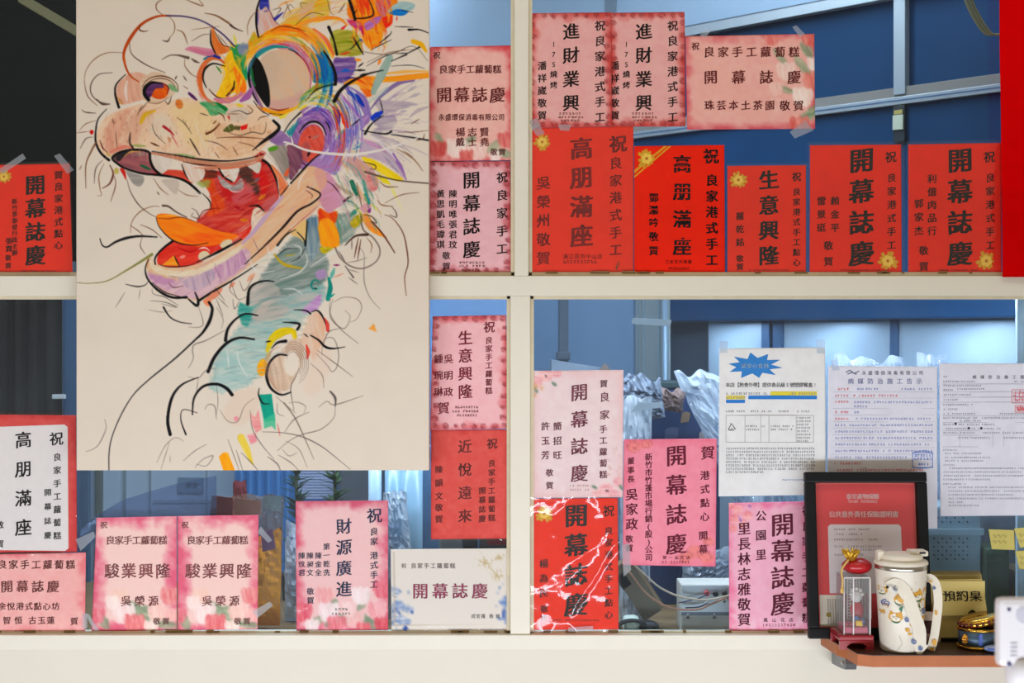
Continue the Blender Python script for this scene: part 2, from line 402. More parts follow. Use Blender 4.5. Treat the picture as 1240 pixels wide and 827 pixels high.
    def flower(s, cx, cy, r, off=0.0005, ribbon=False):
        L = []; K = []
        for k in range(11):
            a = 2*math.pi*k/11+random.random()*0.3; rr = r*(0.8+0.35*random.random()); w = 0.30
            L.append([(cx+rr*0.15*math.cos(a), cy+rr*0.15*math.sin(a)), (cx+rr*0.62*math.cos(a-w), cy+rr*0.62*math.sin(a-w)), (cx+rr*math.cos(a-0.1), cy+rr*math.sin(a-0.1)), (cx+rr*0.85*math.cos(a), cy+rr*0.85*math.sin(a)), (cx+rr*math.cos(a+0.12), cy+rr*math.sin(a+0.12)), (cx+rr*0.62*math.cos(a+w), cy+rr*0.62*math.sin(a+w))])
        o = s.part('gold_flower', join(*[polyp(p) for p in L]), (214, 160, 40), off)
        P = []
        for k in range(6):
            a = 2*math.pi*k/6+0.3; P.append(polyp([(cx+r*0.33*math.cos(a)+r*0.24*math.cos(t), cy+r*0.33*math.sin(a)+r*0.24*math.sin(t)) for t in [2*math.pi*q/9 for q in range(9)]]))
        s.part('gold_flower_centre', join(*P), (240, 200, 80), off+0.0002)
        s.part('gold_flower_eye', polyp([(cx+r*0.16*math.cos(t), cy+r*0.16*math.sin(t)) for t in [2*math.pi*q/8 for q in range(8)]]), (190, 110, 30), off+0.0004)
# ================================================================== THE SETTING
def structure(name, mb, m, origin=None):
    o = mb.out(name, m, None, origin); o['kind'] = 'structure'; return o
M_FRAME = mat('cream_painted_wood', (232, 226, 212), 0.45, 0, 0.03, 25, 0.35, 0.12, 60)
M_BEAD = mat('old_putty_bead', (222, 210, 182), 0.6, 0, 0.10, 60, 0.3, 0.3, 150)
M_GRIME = mat('grimy_putty', (140, 115, 75), 0.7, 0, 0.35, 90, 0.2, 0.3, 200)
def wbox(px0, py0, px1, py1, y0, y1, bev=0.002, mb=None):
    """box whose front face (y0) covers the given pixel rectangle"""
    a = W(px0, py1, y0); b = W(px1, py0, y0); return (mb or MB()).box((a.x, y0, a.z), (b.x, y1, b.z), bev)
FY0, FY1 = -0.024, 0.03
# window members: rails, mullion, right stile, head, sill wall
structure('trim_1', wbox(-420, 334, 1700, 358, FY0, FY1), M_FRAME)
structure('trim_2', wbox(623, -170, 640, 334, FY0+0.001, FY1), M_FRAME)
structure('trim_3', wbox(618, 358, 642, 769, FY0+0.001, FY1), M_FRAME)
structure('trim_4', wbox(1236, -170, 1262, 334, FY0+0.001, FY1), M_FRAME)
structure('trim_5', wbox(1252, 358, 1280, 769, FY0+0.001, FY1), M_FRAME)
structure('trim_6', wbox(-420, 769, 1700, 787, FY0-0.005, FY1), M_FRAME)
structure('trim_7', wbox(-420, -200, 1700, -170, FY0, FY1), M_FRAME)
structure('trim_8', wbox(-60, -170, -30, 769, FY0+0.001, FY1), M_FRAME)
M_WALL = mat('cream_wall_paint', (228, 222, 208), 0.7, 0, 0.03, 12, 0.2, 0.1, 80)
g = W(0, 783, 0); h0 = W(0, -200, 0)
structure('wall_back', MB().box((-1.80, FY0-0.002, 0), (1.95, 0.03, g.z)).box((-1.80, FY0+0.004, h0.z), (1.95, 0.06, 2.85))
          .box((-1.80, FY0+0.004, g.z), (-1.23, 0.06, h0.z)).box((1.09+0.02, FY0+0.004, g.z), (1.95, 0.06, h0.z)), M_WALL)
structure('floor', MB().box((-3.2, -4.2, -0.05), (3.2, 2.75, 0)), mat('grey_floor_tile', (150, 142, 130), 0.4, 0, 0.1, 6))
# glass + glazing beads
M_GLASS = clear('window_glass', (226, 236, 244), 0.003, (210, 220, 230), 0.02, 1.35, 0, 1, 1.0, 6); M_DUSTY = clear('dusty_window_glass', (226, 236, 244), 0.022, (200, 214, 230), 0.02, 1.35, 0, 1, 1.0, 5)
PANES = [(-30, -170, 623, 334), (640, -170, 1236, 334), (-30, 358, 618, 769), (642, 358, 1252, 769)]
for k, (a, b, c, d) in enumerate(PANES):
    p, q = W(a-3, d+3, 0), W(c+3, b-3, 0)
    o = MB().box((p.x, 0.0, p.z), (q.x, 0.004, q.z)).out('window_%d' % (k+1), M_GLASS if k < 2 else M_DUSTY); o['kind'] = 'structure'
    mb = MB(); t = 4.5
    for (x0, y0, x1, y1) in ((a, b, c, b+t), (a, d-t, c, d), (a, b, a+t, d), (c-t, b, c, d)): wbox(x0, y0, x1, y1, -0.010, -0.0005, 0.001, mb)
    mb.out('glazing_bead', M_BEAD, o)
    g_ = MB(); r = random.Random(k)
    for q_ in range(16):
        x = a+4+r.random()*(c-a-8); w = 3+r.random()*14
        wbox(x, d-t-1.4*r.random(), x+w, d-t+1.5, -0.0116, -0.004, 0.0006, g_)
    g_.out('putty_grime', M_GRIME, o)
# red banner on the right edge
BQ = [(1208.5, -120), (1330, -120), (1330, 335), (1214, 335.5)]
bn = Sheet('red_banner', 'plain bright red banner sheet hanging down the right edge of the upper window', 'banner', None, BQ, -0.034, (214, 2, 5), 0.004, printmat('banner_cloth', 0.9, 0.02), 0.0012, 6)

# ================================================================== CARDS: prints
def clouds(cv, base, edge, wid, inner=None, pw=1.0, seed=0, box=None):
    X, Y = cv.grid(); x0, y0, x1, y1 = box or (cv.x0, cv.y0, cv.x0+(cv.w-1)/cv.sc, cv.y0+(cv.h-1)/cv.sc)
    d = np.minimum(np.minimum(X-x0, x1-X), np.minimum(Y-y0, y1-Y)); n = fbm(X*0.07+seed, Y*0.07+seed*2); n2 = fbm(X*0.16+seed*3, Y*0.16)
    k = np.clip(1-(d+(n-0.5)*wid*1.2)/(wid*0.85), 0, 1)**(pw*1.25)
    base = np.array(base, dtype=float); inner = base if inner is None else np.array(inner, dtype=float)
    b = base+(inner-base)*np.clip((n2-0.25)*1.3, 0, 1)[..., None]
    cv.a[:] = b+(np.array(edge, dtype=float)-b)*k[..., None]
def rosettes(cv, quad, col=(120, 30, 40), step=13, r=4.2):
    x0, y0, x1, y1 = quad; pts = []
    n = int((x1-x0)/step); m = int((y1-y0)/step)
    for i in range(n+1):
        for yy in (y0+3.5, y1-4): pts.append((x0+4+(x1-x0-8)*i/n, yy))
    for j in range(1, m):
        for xx in (x0+4, x1-4): pts.append((xx, y0+(y1-y0)*j/m))
    for (x, y) in pts:
        x += random.uniform(-1.5, 1.5); y += random.uniform(-1, 1); rr = r*random.uniform(0.7, 1.15)
        cv.E((190, 60, 65), x, y, rr, rr*0.85, a=0.35)
        for q in range(3): a0 = random.random()*360; cv.arc(col, x, y, rr*(0.35+0.28*q), rr*(0.3+0.25*q), a0, a0+230, 0.8, a=0.65)
def tulip(cv, x, y, r, col, light, rot=0):
    for k, (dx, s_) in enumerate(((-0.5, 0.8), (0.5, 0.8), (0, 1.0))):
        c = np.array(col)*(1-0.06*k)+np.array(light)*(0.06*k); a = math.radians(rot)
        cv.E(tuple(c), x+dx*r*math.cos(a), y+dx*r*math.sin(a)-0.05*r, r*0.55*s_, r*0.95, rot+dx*25, c2=light, ang=rot+80, soft=1.6, a=0.85, st=0.5)
def rose(cv, x, y, r, col, light):
    cv.E(col, x, y, r, r*0.9, 0, c2=light, soft=2, a=0.85)
    for k in range(4): a0 = random.random()*360; cv.arc(light, x, y, r*(0.25+0.2*k), r*(0.22+0.18*k), a0, a0+200, r*0.16, a=0.8)
def leaves(cv, pts):
    for x, y, rx, ry, rot in pts: cv.E((112, 140, 108), x, y, rx, ry, rot, c2=(170, 185, 150), ang=rot, soft=2.0, a=0.75)
GRP = 'congratulation cards taped to the window'
def rectq(x0, y0, x1, y1): return [(x0, y0), (x1, y0), (x1, y1), (x0, y1)]
def card(label, quad, y, paint, wave=0.0012, name='greeting_card', cat='greeting card', group=GRP): return Sheet(name, label, cat, group, quad, y, paint, wave)
BLK, BRN, MAR = (30, 20, 20), (118, 44, 44), (112, 26, 40)
RED = (236, 46, 22)
def cvq(quad, base, sc=1.6):
    a = np.array(quad); return Cv(a[:, 0].min()-2, a[:, 1].min()-2, a[:, 0].max()+2, a[:, 1].max()+2, sc, base)
ALL = '坊鄧開幕誌慶賀良家港式點心新竹茶泰發行政主廚張霖敬祝手工蘿蔔糕永盛環保消毒有限公司楊志賢戴士堯陳明唯張君玟黃思凱毛瑋琪進財業興潘祥崴175燒烤珠芸本土茶園高朋滿座吳榮州鄧瀠吟生意興隆羅乾銘賴金平雷景珽利億肉品郭杰簡招旺許玉芳為民港董事長市竹蓬場銷(股)公里林雅本店【熱食外帶】提供食品級號塑膠餐盒!請安心食用病媒防治施告示名稱駿源廣第一洗陳全昶文成官孺明鍾琬琳近悅遠來余智恒古蓮預約桌泰安產物保險共外責任證書TAIANINSURANCE漢江花市中山店三友卉樹藝0928635-清潔限5A.tw6鳳品韻台服務'
load_glyphs(ALL)

# ---- upper left pane
Q = [(-14, 200), (84, 198), (88, 331), (-12, 333)]
c = card('red card with black writing at the left edge, beside the dragon painting', Q, -0.006, RED)
c.text('headline', [V('開幕誌慶', 43, 210, 323, 27.5, 'bold')], BLK)
c.text('dedication', [V('賀良家港式點心', 71, 206, 303, 12)], BLK)
c.text('sender', [V('新竹茶泰發行政主廚', 18, 240, 310, 8), V('張霖', 11, 287, 306, 9.5), V('敬賀', 10, 308, 326, 8.5)], BLK)
c.part('florist_line', scribble([(25, 70, 328)], 2.6, 1.6, 3), (120, 25, 20)); c.flower(5, 214, 9)
c.tape([(-2, 206), (28, 186), (32, 192), (4, 211)]); c.tape([(66, 189), (73, 186), (90, 206), (82, 211)]); c.sleeve(2.5)
# ---- narrow strip right of the painting
Q = [(520.5, 57), (620, 55), (622, 194), (519.5, 195)]
cv = cvq(Q, (232, 150, 140)); clouds(cv, (238, 176, 166), (216, 66, 76), 15, (242, 192, 180), 0.9, 1)
leaves(cv, [(545, 178, 14, 5, 10), (566, 172, 12, 5, -30), (600, 176, 14, 5, -40), (532, 168, 8, 4, 60), (610, 186, 10, 5, 10)])
for a in [(553, 180, 13, (240, 205, 196), (250, 232, 225)), (578, 184, 12, (238, 190, 180), (250, 225, 215))]: tulip(cv, *a)
for a in [(531, 181, 11, (205, 60, 60), (230, 120, 110)), (612, 170, 10, (210, 70, 75), (235, 140, 130)), (565, 190, 9, (208, 74, 74), (230, 130, 120)), (600, 190, 8, (240, 210, 200), (252, 235, 230))]: tulip(cv, *a)
c = card('pink tulip card, upper of two right of the dragon canvas, five brown lines of writing', Q, -0.0065, cv)
c.text('headline', [H('開幕誌慶', 527, 613, 115, 21.5)], BRN); c.text('dedication', [H('祝', 524, 534, 67, 10), H('良家手工蘿蔔糕', 531, 608, 84, 12)], BRN)
c.text('sender', [H('永盛環保消毒有限公司', 530, 612, 142, 9.6, sx=0.9), H('楊志賢', 551, 593, 160, 13), H('戴士堯', 551, 593, 172, 12.5), H('敬賀', 593, 613, 184, 10)], BRN)
Q = [(520, 196), (618, 195), (619, 331), (520, 332)]
cv = cvq(Q, (226, 140, 150)); clouds(cv, (234, 176, 184), (192, 78, 84), 14, (240, 192, 198), 0.8, 4); rosettes(cv, (520, 196, 619, 331))
c = card('pink rosette-bordered card right of the dragon canvas, standing on the rail', Q, -0.006, cv)
c.text('headline', [V('開幕誌慶', 571, 206, 314, 24)], BLK); c.text('dedication', [V('祝良家手工', 608, 207, 309, 15.5)], BLK)
c.text('sender', [V('陳明唯張君玟', 548.5, 229, 302, 11.5), V('黃思凱毛瑋琪', 533.5, 229, 302, 11.5), V('敬賀', 540.5, 304, 328, 11)], BLK)
c.part('florist_line', scribble([(556, 587, 318), (556, 587, 322), (559, 584, 327)], 4, 2.6, 5), (95, 60, 40))
# ---- upper right pane: pair of pink cards
for dx, lab, quad, yy in ((0, 'pink rosette-bordered card in the top corner by the white mullion, left of its twin', [(640.5, 16), (740, 15), (741, 153), (640.5, 155)], -0.0075),
                      (88, 'pink rosette-bordered card overlapped at its left by an identical card, top row', [(738, 15.5), (829, 14.5), (830, 153), (739, 153.5)], -0.005)):
    cv = cvq(quad, (226, 140, 140)); a = np.array(quad); bx = (a[:, 0].min(), 15, a[:, 0].max(), 154)
    clouds(cv, (232, 166, 164), (206, 70, 66), 13, (236, 184, 178), 0.8, 3+dx, bx); rosettes(cv, bx, (120, 40, 40))
    c = card(lab, quad, yy, cv)
    c.text('headline', [V('進財業興', 691.5+dx, 26.5, 136, 23)], BLK); c.text('dedication', [V('祝良家港式手工', 726.5+dx, 24, 149, 14.5)], BLK)
    c.text('sender', [V('175', 670.5+dx, 49, 83, 9.5, 'plain'), V('燒烤', 670.5+dx, 85, 108, 10), V('潘祥崴敬賀', 656.5+dx, 73.5, 146, 12.5)], BLK)
    c.part('florist_line', scribble([(677, 706, 137.5), (676, 707, 142), (679, 704, 146)] if dx == 0 else [(765, 795, 137.5), (765, 796, 142), (767, 793, 146)], 4, 2.6, 6), (120, 60, 50))
    if dx == 0: c.tape([(641, 147), (650, 143), (655, 152), (645, 158)]); c.tape([(676, 151), (692, 151), (689, 159), (678, 158)])
Q = [(830, 44), (986, 41), (987, 156), (832, 157)]
cv = cvq(Q, (232, 150, 145)); clouds(cv, (238, 172, 162), (218, 90, 100), 16, (242, 188, 176), 0.9, 9)
leaves(cv, [(977, 60, 12, 6, 60), (983, 136, 10, 6, -50), (972, 80, 16, 5, 50), (945, 70, 14, 4, 50), (979, 140, 12, 6, -20), (950, 108, 12, 4, 20)])
for a in [(981, 45, 12, (215, 80, 75), (238, 150, 140)), (935, 46, 10, (222, 96, 92), (238, 150, 140)), (952, 87, 12, (238, 196, 184), (248, 222, 212)), (972, 118, 13, (244, 214, 202), (252, 236, 228)), (983, 98, 11, (220, 90, 80), (240, 160, 145)), (986, 78, 9, (245, 225, 215), (252, 240, 235)), (968, 152, 12, (218, 84, 76), (238, 150, 140)), (943, 128, 10, (236, 170, 160), (244, 200, 190)), (940, 108, 9, (238, 180, 168), (246, 205, 195))]: tulip(cv, *a)
c = card('wide pink card with tulips down its right side, high in the upper window', Q, -0.006, cv)
c.text('headline', [H('開幕誌慶', 851, 971, 93.5, 19)], BRN); c.text('dedication', [H('祝', 836, 848, 56, 11), H('良家手工蘿蔔糕', 851, 969, 63, 15)], BRN)
c.text('sender', [H('珠芸本土茶園', 852, 939, 127.5, 13.5), H('敬賀', 943, 974, 128, 14.5)], BRN)
c.tape([(847, 44), (855, 34), (861, 37), (854, 46)]); c.tape([(959, 33), (964, 31), (974, 41), (969, 46)]); c.tape([(956, 160), (975, 146), (985, 158), (962, 168)])
# ---- the row of red cards
Q = [(641, 155), (767, 153), (767, 331), (640.5, 332)]
c = card('large red card with maroon brush writing, under the pink pair against the mullion', Q, -0.006, (238, 50, 26))
DR = (128, 16, 14)
c.text('headline', [V('高朋滿座', 704, 164, 301, 31, 'bold')], DR); c.text('dedication', [V('祝', 748.5, 161, 187, 24, 'bold'), V('良家港式手工', 745.5, 189, 311, 17)], DR)
c.text('sender', [V('吳榮州敬賀', 658, 212, 322, 19)], DR); c.text('florist_line', [H('漢江花市中山店', 681, 730, 310.5, 7.2, 'plain')], DR)
c.part('phone_line', scribble([(682, 727, 317)], 4.2, 4.2, 8), DR); c.flower(656.5, 172, 10.5)
c.tape([(642, 153), (652, 150), (660, 162), (650, 165)]); c.sleeve(1.0)
c.part('brown_smudge', polyp([(745, 324), (749, 316), (750, 318), (747, 328)]), (150, 60, 25), 0.0009)
Q = [(768, 177), (877, 175.5), (878, 331), (768, 331.5)]
c = card('red card with heavy black lettering and gold ribbon bow in its corner', Q, -0.0055, (240, 36, 12))
c.text('headline', [V('高朋滿座', 826, 186, 311, 25, 'bold', wob=0, slant=0)], BLK); c.text('dedication', [V('祝', 861, 178, 200, 21, 'bold', slant=0), V('良家港式手工', 862, 210, 323, 16.5, 'bold', slant=0)], BLK)
c.text('sender', [V('鄧瀠吟', 791.5, 233, 276, 13, 'bold', slant=0), V('敬賀', 791.5, 280, 310, 13, 'bold', slant=0)], BLK)
c.text('florist_line', [H('三友花卉樹藝', 805, 838, 317, 5.5, 'plain'), H('0928266865', 808, 836, 325, 5, 'plain')], (96, 20, 14))
# the split of the print: hairline red slits through the heavy letters
c.part('print_slits', rects([(812, y, 840, y+0.9) for y in (196, 202, 227, 233, 259, 266, 290, 297)]+[(850, y, 874, y+0.8) for y in (186, 192)]+[(783, y, 800, y+0.7) for y in (238, 253, 268, 289, 302)]), (240, 36, 12), 0.0009)
c.part('gold_ribbon', join(polyp([(768, 206), (768, 210), (808, 177), (804, 177)]), polyp([(768, 213), (768, 215.5), (813, 177), (810, 177)])), (226, 150, 30), 0.0004)
c.flower(783, 192, 12, 0.0007)
Q = [(881, 201), (976, 200), (976, 332), (881, 332.5)]
c = card('smallest red card of the row on the rail, gold flower at its upper left', Q, -0.0065, RED)
c.text('headline', [V('生意興隆', 931, 204, 323, 27.5, 'bold')], BLK); c.text('dedication', [V('祝', 964.5, 207, 221, 13), V('良家港式手工點心', 964.5, 227, 323, 10.5)], BLK)
c.text('sender', [V('羅乾銘', 896, 256, 299, 11.5), V('敬賀', 896, 308, 328, 10)], BLK); c.part('florist_line', scribble([(907, 955, 327)], 2.4, 1.8, 9), (130, 25, 20)); c.flower(894, 218, 11); c.sleeve(2.5)
for k, (quad, lab) in enumerate((([(981, 176), (1091, 175), (1092, 331), (980.5, 332)], 'tall red card, gold flower low right, between the smallest red card and a near twin'),
                       ([(1100, 175), (1212, 173), (1213, 331), (1100, 332)], 'tall red card, gold flower low right, directly beside the plain red banner'))):
    c = card(lab, quad, -0.006, (238, 44, 24)); dx = 0 if k == 0 else 119.3
    c.text('headline', [V('開幕誌慶', 1043+dx, 177, 324, 34, 'bold')], BLK); c.text('dedication', [V('祝', 1078.5+dx, 182, 198, 16), V('良家港式手工', 1079.5+dx, 209, 303, 12.5)], BLK)
    if k == 0: c.text('sender', [V('賴金平', 1011, 237, 282, 12.5), V('雷景珽', 994.5, 237, 282, 12.5), V('敬賀', 1003, 291, 323, 13)], BLK)
    else: c.text('sender', [V('利億肉品行', 1128.5, 210, 286, 13), V('郭家杰', 1112.5, 240, 286, 13), V('敬賀', 1118.5, 297, 329, 13)], BLK)
    c.part('florist_line', scribble([(1018+dx, 1066+dx, 327)], 2.4, 1.8, 10+k), (130, 25, 20)); c.flower(1075+dx, 316, 12.5); c.sleeve(3.5)
# ---- lower left corner
Q = [(-8, 502), (92, 503), (93, 668), (-8, 669)]
cv = cvq(Q, (214, 60, 60)); clouds(cv, (218, 70, 66), (204, 44, 50), 12, (226, 96, 90), 1, 14)
c = card('white panel in a red card under wrinkled plastic, left edge below the rail', Q, -0.006, cv, 0.0)
c.part('white_panel', polyp([(-7, 517), (78, 514), (82, 517), (83, 664), (79, 667), (-7, 666)]), (232, 226, 224), 0.0005)
INK = (60, 58, 66)
c.text('headline', [V('高朋滿座', 28.5, 521, 650, 23)], INK, 0.0011); c.text('dedication', [V('祝', 68.5, 519, 543, 19), V('良家手工蘿蔔糕', 69.5, 548, 654, 11), V('開幕誌慶', 58, 591, 653, 10)], INK, 0.0011)
c.text('sender', [V('敬賀', 0, 630, 664, 11)], INK, 0.0011); c.sleeve(3, 0.003, 0.0015)
Q = [(-12, 671), (104, 669), (104, 762), (98, 768)]; Q = [(-12, 671), (104, 669), (103, 767), (-12, 770)]
cv = cvq(Q, (240, 160, 160)); clouds(cv, (240, 170, 168), (232, 120, 128), 16, (244, 190, 184), 1, 17)
c = card('wide pink card with four lines, lowest at the left edge on the sill', Q, -0.0085, cv)
c.text('headline', [H('開幕誌慶', 0, 73, 710, 17)], (120, 60, 56)); c.text('dedication', [H('良家手工蘿蔔糕', -4, 92, 683.5, 13)], (120, 60, 56))
c.text('sender', [H('余悅港式點心坊', -3, 73, 734, 11), H('智恒', 3, 28, 751, 11), H('古玉蓮', 34, 67, 751, 11), H('賀', 84, 96, 752, 11)], (120, 60, 56))
c.part('florist_line', scribble([(18, 52, 764)], 2.4, 1.8, 12), (150, 70, 70)); c.tape([(100, 744), (106, 742), (106, 760), (100, 762)])
# twins 駿業興隆
for k, (quad, lab) in enumerate((([(117, 627), (214, 625), (214, 763), (111, 765)], 'pink tulip card on the sill, left of a twin pair under the dragon canvas'),
                                 ([(215, 625), (313, 623.5), (312, 762), (215.5, 763)], 'pink tulip card on the sill, right of a twin pair, next to the orange bag'))):
    dx = 98*k; cv = cvq(quad, (240, 170, 168)); a = np.array(quad); bx = (a[:, 0].min()+2, 624, a[:, 0].max(), 764)
    clouds(cv, (246, 204, 198), (228, 100, 128), 19, (246, 208, 200), 0.9, 21, bx)
    leaves(cv, [(125+dx, 752, 12, 6, 60), (168+dx, 740, 16, 5, -20), (182+dx, 748, 14, 6, 30), (160+dx, 732, 12, 4, 20), (200+dx, 755, 14, 6, 10)])
    for t in [(145+dx, 722, 10, (244, 196, 180), (250, 215, 200)), (205+dx, 722, 11, (232, 112, 120), (244, 170, 165)), (190+dx, 742, 12, (246, 190, 180), (252, 215, 205)), (118+dx, 746, 10, (226, 92, 110), (240, 150, 160)), (150+dx, 743, 14, (248, 214, 212), (254, 236, 234)), (163+dx, 756, 13, (228, 96, 104), (244, 150, 150)), (136+dx, 730, 9, (250, 220, 214), (254, 236, 230)), (183+dx, 760, 9, (250, 220, 205), (254, 238, 230)), (208+dx, 745, 9, (246, 170, 165), (252, 200, 195))]: tulip(cv, *t)
    c = card(lab, quad, -0.006-0.001*k, cv); col = (148, 86, 86)
    c.text('headline', [H('駿業興隆', 125+dx, 208+dx, 691, 21)], col); c.text('dedication', [H('祝', 121+dx, 131+dx, 635.5, 10), H('良家手工蘿蔔糕', 127.5+dx, 203.5+dx, 654, 12.5)], col)
    c.text('sender', [H('吳榮源', 145.5+dx, 193+dx, 727.5, 14.5), H('敬賀', 185+dx, 206+dx, 752, 10)], col)
    if k == 0: c.tape([(92, 653), (114, 643), (116, 650), (98, 667)]); c.tape([(103, 742), (108, 743), (124, 768), (118, 770)])
    else: c.tape([(316, 637), (330, 654), (325, 657), (312, 644)]); c.tape([(306, 740), (327, 728), (331, 733), (312, 748)])
Q = [(358, 607), (470, 606), (470, 763), (359, 763.5)]
cv = cvq(Q, (240, 160, 168)); clouds(cv, (246, 196, 192), (226, 92, 118), 19, (246, 204, 198), 0.9, 31)
leaves(cv, [(410, 752, 18, 7, -15), (436, 748, 16, 7, 25), (402, 735, 12, 5, -60), (440, 728, 14, 5, -60), (384, 752, 14, 5, -30), (450, 755, 14, 6, 30)])
for t in [(393, 722, 11, (240, 150, 150), (248, 190, 185)), (437, 722, 12, (250, 224, 220), (254, 240, 236)), (463, 714, 12, (226, 84, 104), (240, 140, 150)), (457, 740, 12, (242, 150, 155), (250, 190, 190)), (398, 742, 13, (250, 222, 220), (255, 240, 238)), (366, 742, 13, (224, 70, 90), (240, 130, 140)), (430, 750, 12, (246, 180, 175), (252, 210, 205)), (408, 757, 12, (232, 96, 112), (244, 150, 155)), (463, 757, 10, (216, 60, 76), (236, 120, 130)), (378, 758, 9, (250, 225, 220), (255, 240, 238)), (440, 762, 9, (230, 90, 100), (244, 150, 150)), (422, 738, 10, (250, 200, 195), (254, 225, 220))]: tulip(cv, *t)
c = card('pink tulip card with navy brush writing in a clear sleeve on the sill', Q, -0.006, cv); NV = (44, 50, 84)
c.text('headline', [V('財源廣進', 416.5, 626, 724, 22)], NV); c.text('dedication', [V('祝', 453.5, 612, 636, 21), V('良家', 453, 638, 661, 11), V('港式手工', 453, 667, 713, 11)], NV)
c.text('sender', [V('第一乾洗', 395.5, 657, 698, 9.5), V('陳金全', 385.5, 668, 698, 9.5), V('陳昶文', 375.5, 668, 698, 9.5), V('陳玟君', 365.5, 668, 698, 9.5), V('敬賀', 376, 711, 732, 10)], NV)
c.part('florist_line', scribble([(406, 424, 737.5), (402, 428, 743)], 4, 2.8, 13), (60, 96, 80)); c.sleeve(2.5, 0.003, 0.0006, M_SMOOTH)
Q = [(473, 665), (618, 664), (619, 766), (474, 767)]
cv = cvq(Q, (232, 224, 210), 2.2)
for k in range(60):
    x = 474+abs(random.gauss(0, 12)); y = 742+random.gauss(0, 14); cv.E((60, 100, 170), x, y, random.uniform(1, 4), random.uniform(0.8, 3), random.random()*180, a=0.16+0.3*random.random(), soft=1.5)
for k in range(45):
    x = 618-abs(random.gauss(0, 7)); y = 733+random.gauss(0, 12); cv.E((70, 110, 180), x, y, random.uniform(1, 4), random.uniform(0.8, 3), random.random()*180, a=0.16+0.3*random.random(), soft=1.5)
for x, y, r in ((489, 752, 9), (484, 733, 8), (478, 715, 6), (496, 738, 5), (611, 730, 7), (614, 744, 5)): cv.E((86, 126, 190), x, y, r, r*0.7, random.random()*90, a=0.55, soft=3, c2=(200, 212, 226))
cv.E((22, 70, 165), 491, 761, 3.5, 2.5, 0, a=0.9); cv.E((30, 70, 160), 499, 741, 2.5, 2, 0, a=0.8); cv.E((30, 70, 160), 610, 742, 2.5, 6, 10, a=0.6)
GO = (196, 172, 120)
for (fx, fy, fr) in ((588, 682, 9), (602, 696, 8), (604, 675, 6)):
    for k in range(7): a = k*51+fx; cv.arc(GO, fx+fr*0.5*math.cos(math.radians(a)), fy+fr*0.5*math.sin(math.radians(a)), fr*0.5, fr*0.28, 0, 340, 0.7, rot=a, a=0.75)
cv.S(GO, [(582, 668), (596, 690), (612, 702)], 0.7, a=0.8); cv.S(GO, [(576, 676), (590, 683), (604, 675), (614, 670)], 0.7, a=0.8)
for L in ([(477, 668), (617, 667)], [(477, 668), (478, 757)], [(478, 757), (615, 757)], [(615, 757), (616, 704)]): cv.S((190, 176, 150), L, (0.7, 0.7, 0.7), a=0.7)
c = card('white landscape card with blue watercolour patches and pink printed characters on the sill', Q, -0.0065, cv)
c.text('headline', [H('開幕誌慶', 498, 592, 715.5, 22, 'brush', slant=0, wob=0)], (158, 62, 92)); c.text('dedication', [H('祝', 485, 493, 685, 7, 'plain'), H('良家手工蘿蔔糕', 497, 552, 685, 7.8, 'plain')], (110, 100, 96))
c.text('sender', [H('成官孺', 570, 588, 746, 6.2, 'plain'), H('敬賀', 592, 606, 746, 6.2, 'plain')], (100, 92, 90)); c.part('florist_line', scribble([(543, 612, 762)], 2.4, 1.6, 14), (150, 140, 130)); c.sleeve(1.5, 0.003, 0.0005, M_SMOOTH)
# right strip below the rail
Q = [(524, 383), (613, 381.5), (615, 519), (521, 521)]
cv = cvq(Q, (230, 140, 150)); clouds(cv, (240, 180, 186), (218, 92, 100), 14, (244, 194, 196), 0.8, 41); rosettes(cv, (523, 382, 614, 520))
c = card('pink rosette card under the rail, above the glossy red card right of the canvas', Q, -0.006, cv); PB = (140, 48, 62)
c.text('headline', [V('生意興隆', 563.5, 399, 484, 20)], PB); c.text('dedication', [V('祝', 592.5, 387, 405, 16), V('良家手工蘿蔔糕', 592, 407, 478, 10)], PB)
c.text('sender', [V('吳明政', 543, 428, 481, 13), V('鍾琬琳', 531, 428, 481, 13), V('賀', 537, 485, 503, 17)], PB)
c.part('florist_line', scribble([(551, 579, 493), (548, 580, 498), (550, 579, 503)], 3.2, 2.8, 15), (110, 50, 50))
Q = [(522, 521), (614, 520), (615, 652), (522, 653)]
cv = cvq(Q, (222, 66, 60)); clouds(cv, (224, 74, 66), (208, 50, 48), 10, (232, 96, 88), 1, 44)
c = card('faded red card in a shiny sleeve, under the rosette card right of the canvas', Q, -0.006, cv); DK = (116, 22, 26)
c.text('headline', [V('近悅遠來', 563, 531, 634, 19)], DK); c.text('dedication', [V('祝', 596, 529, 545, 15), V('良家手工蘿蔔糕', 595.5, 556, 632, 10), V('開幕誌慶', 584, 589, 633, 10)], DK)
c.text('sender', [V('陳韻文', 531.5, 563, 606, 11), V('敬賀', 531.5, 609, 634, 11)], DK); c.sleeve(2, 0.003, 0.0010)
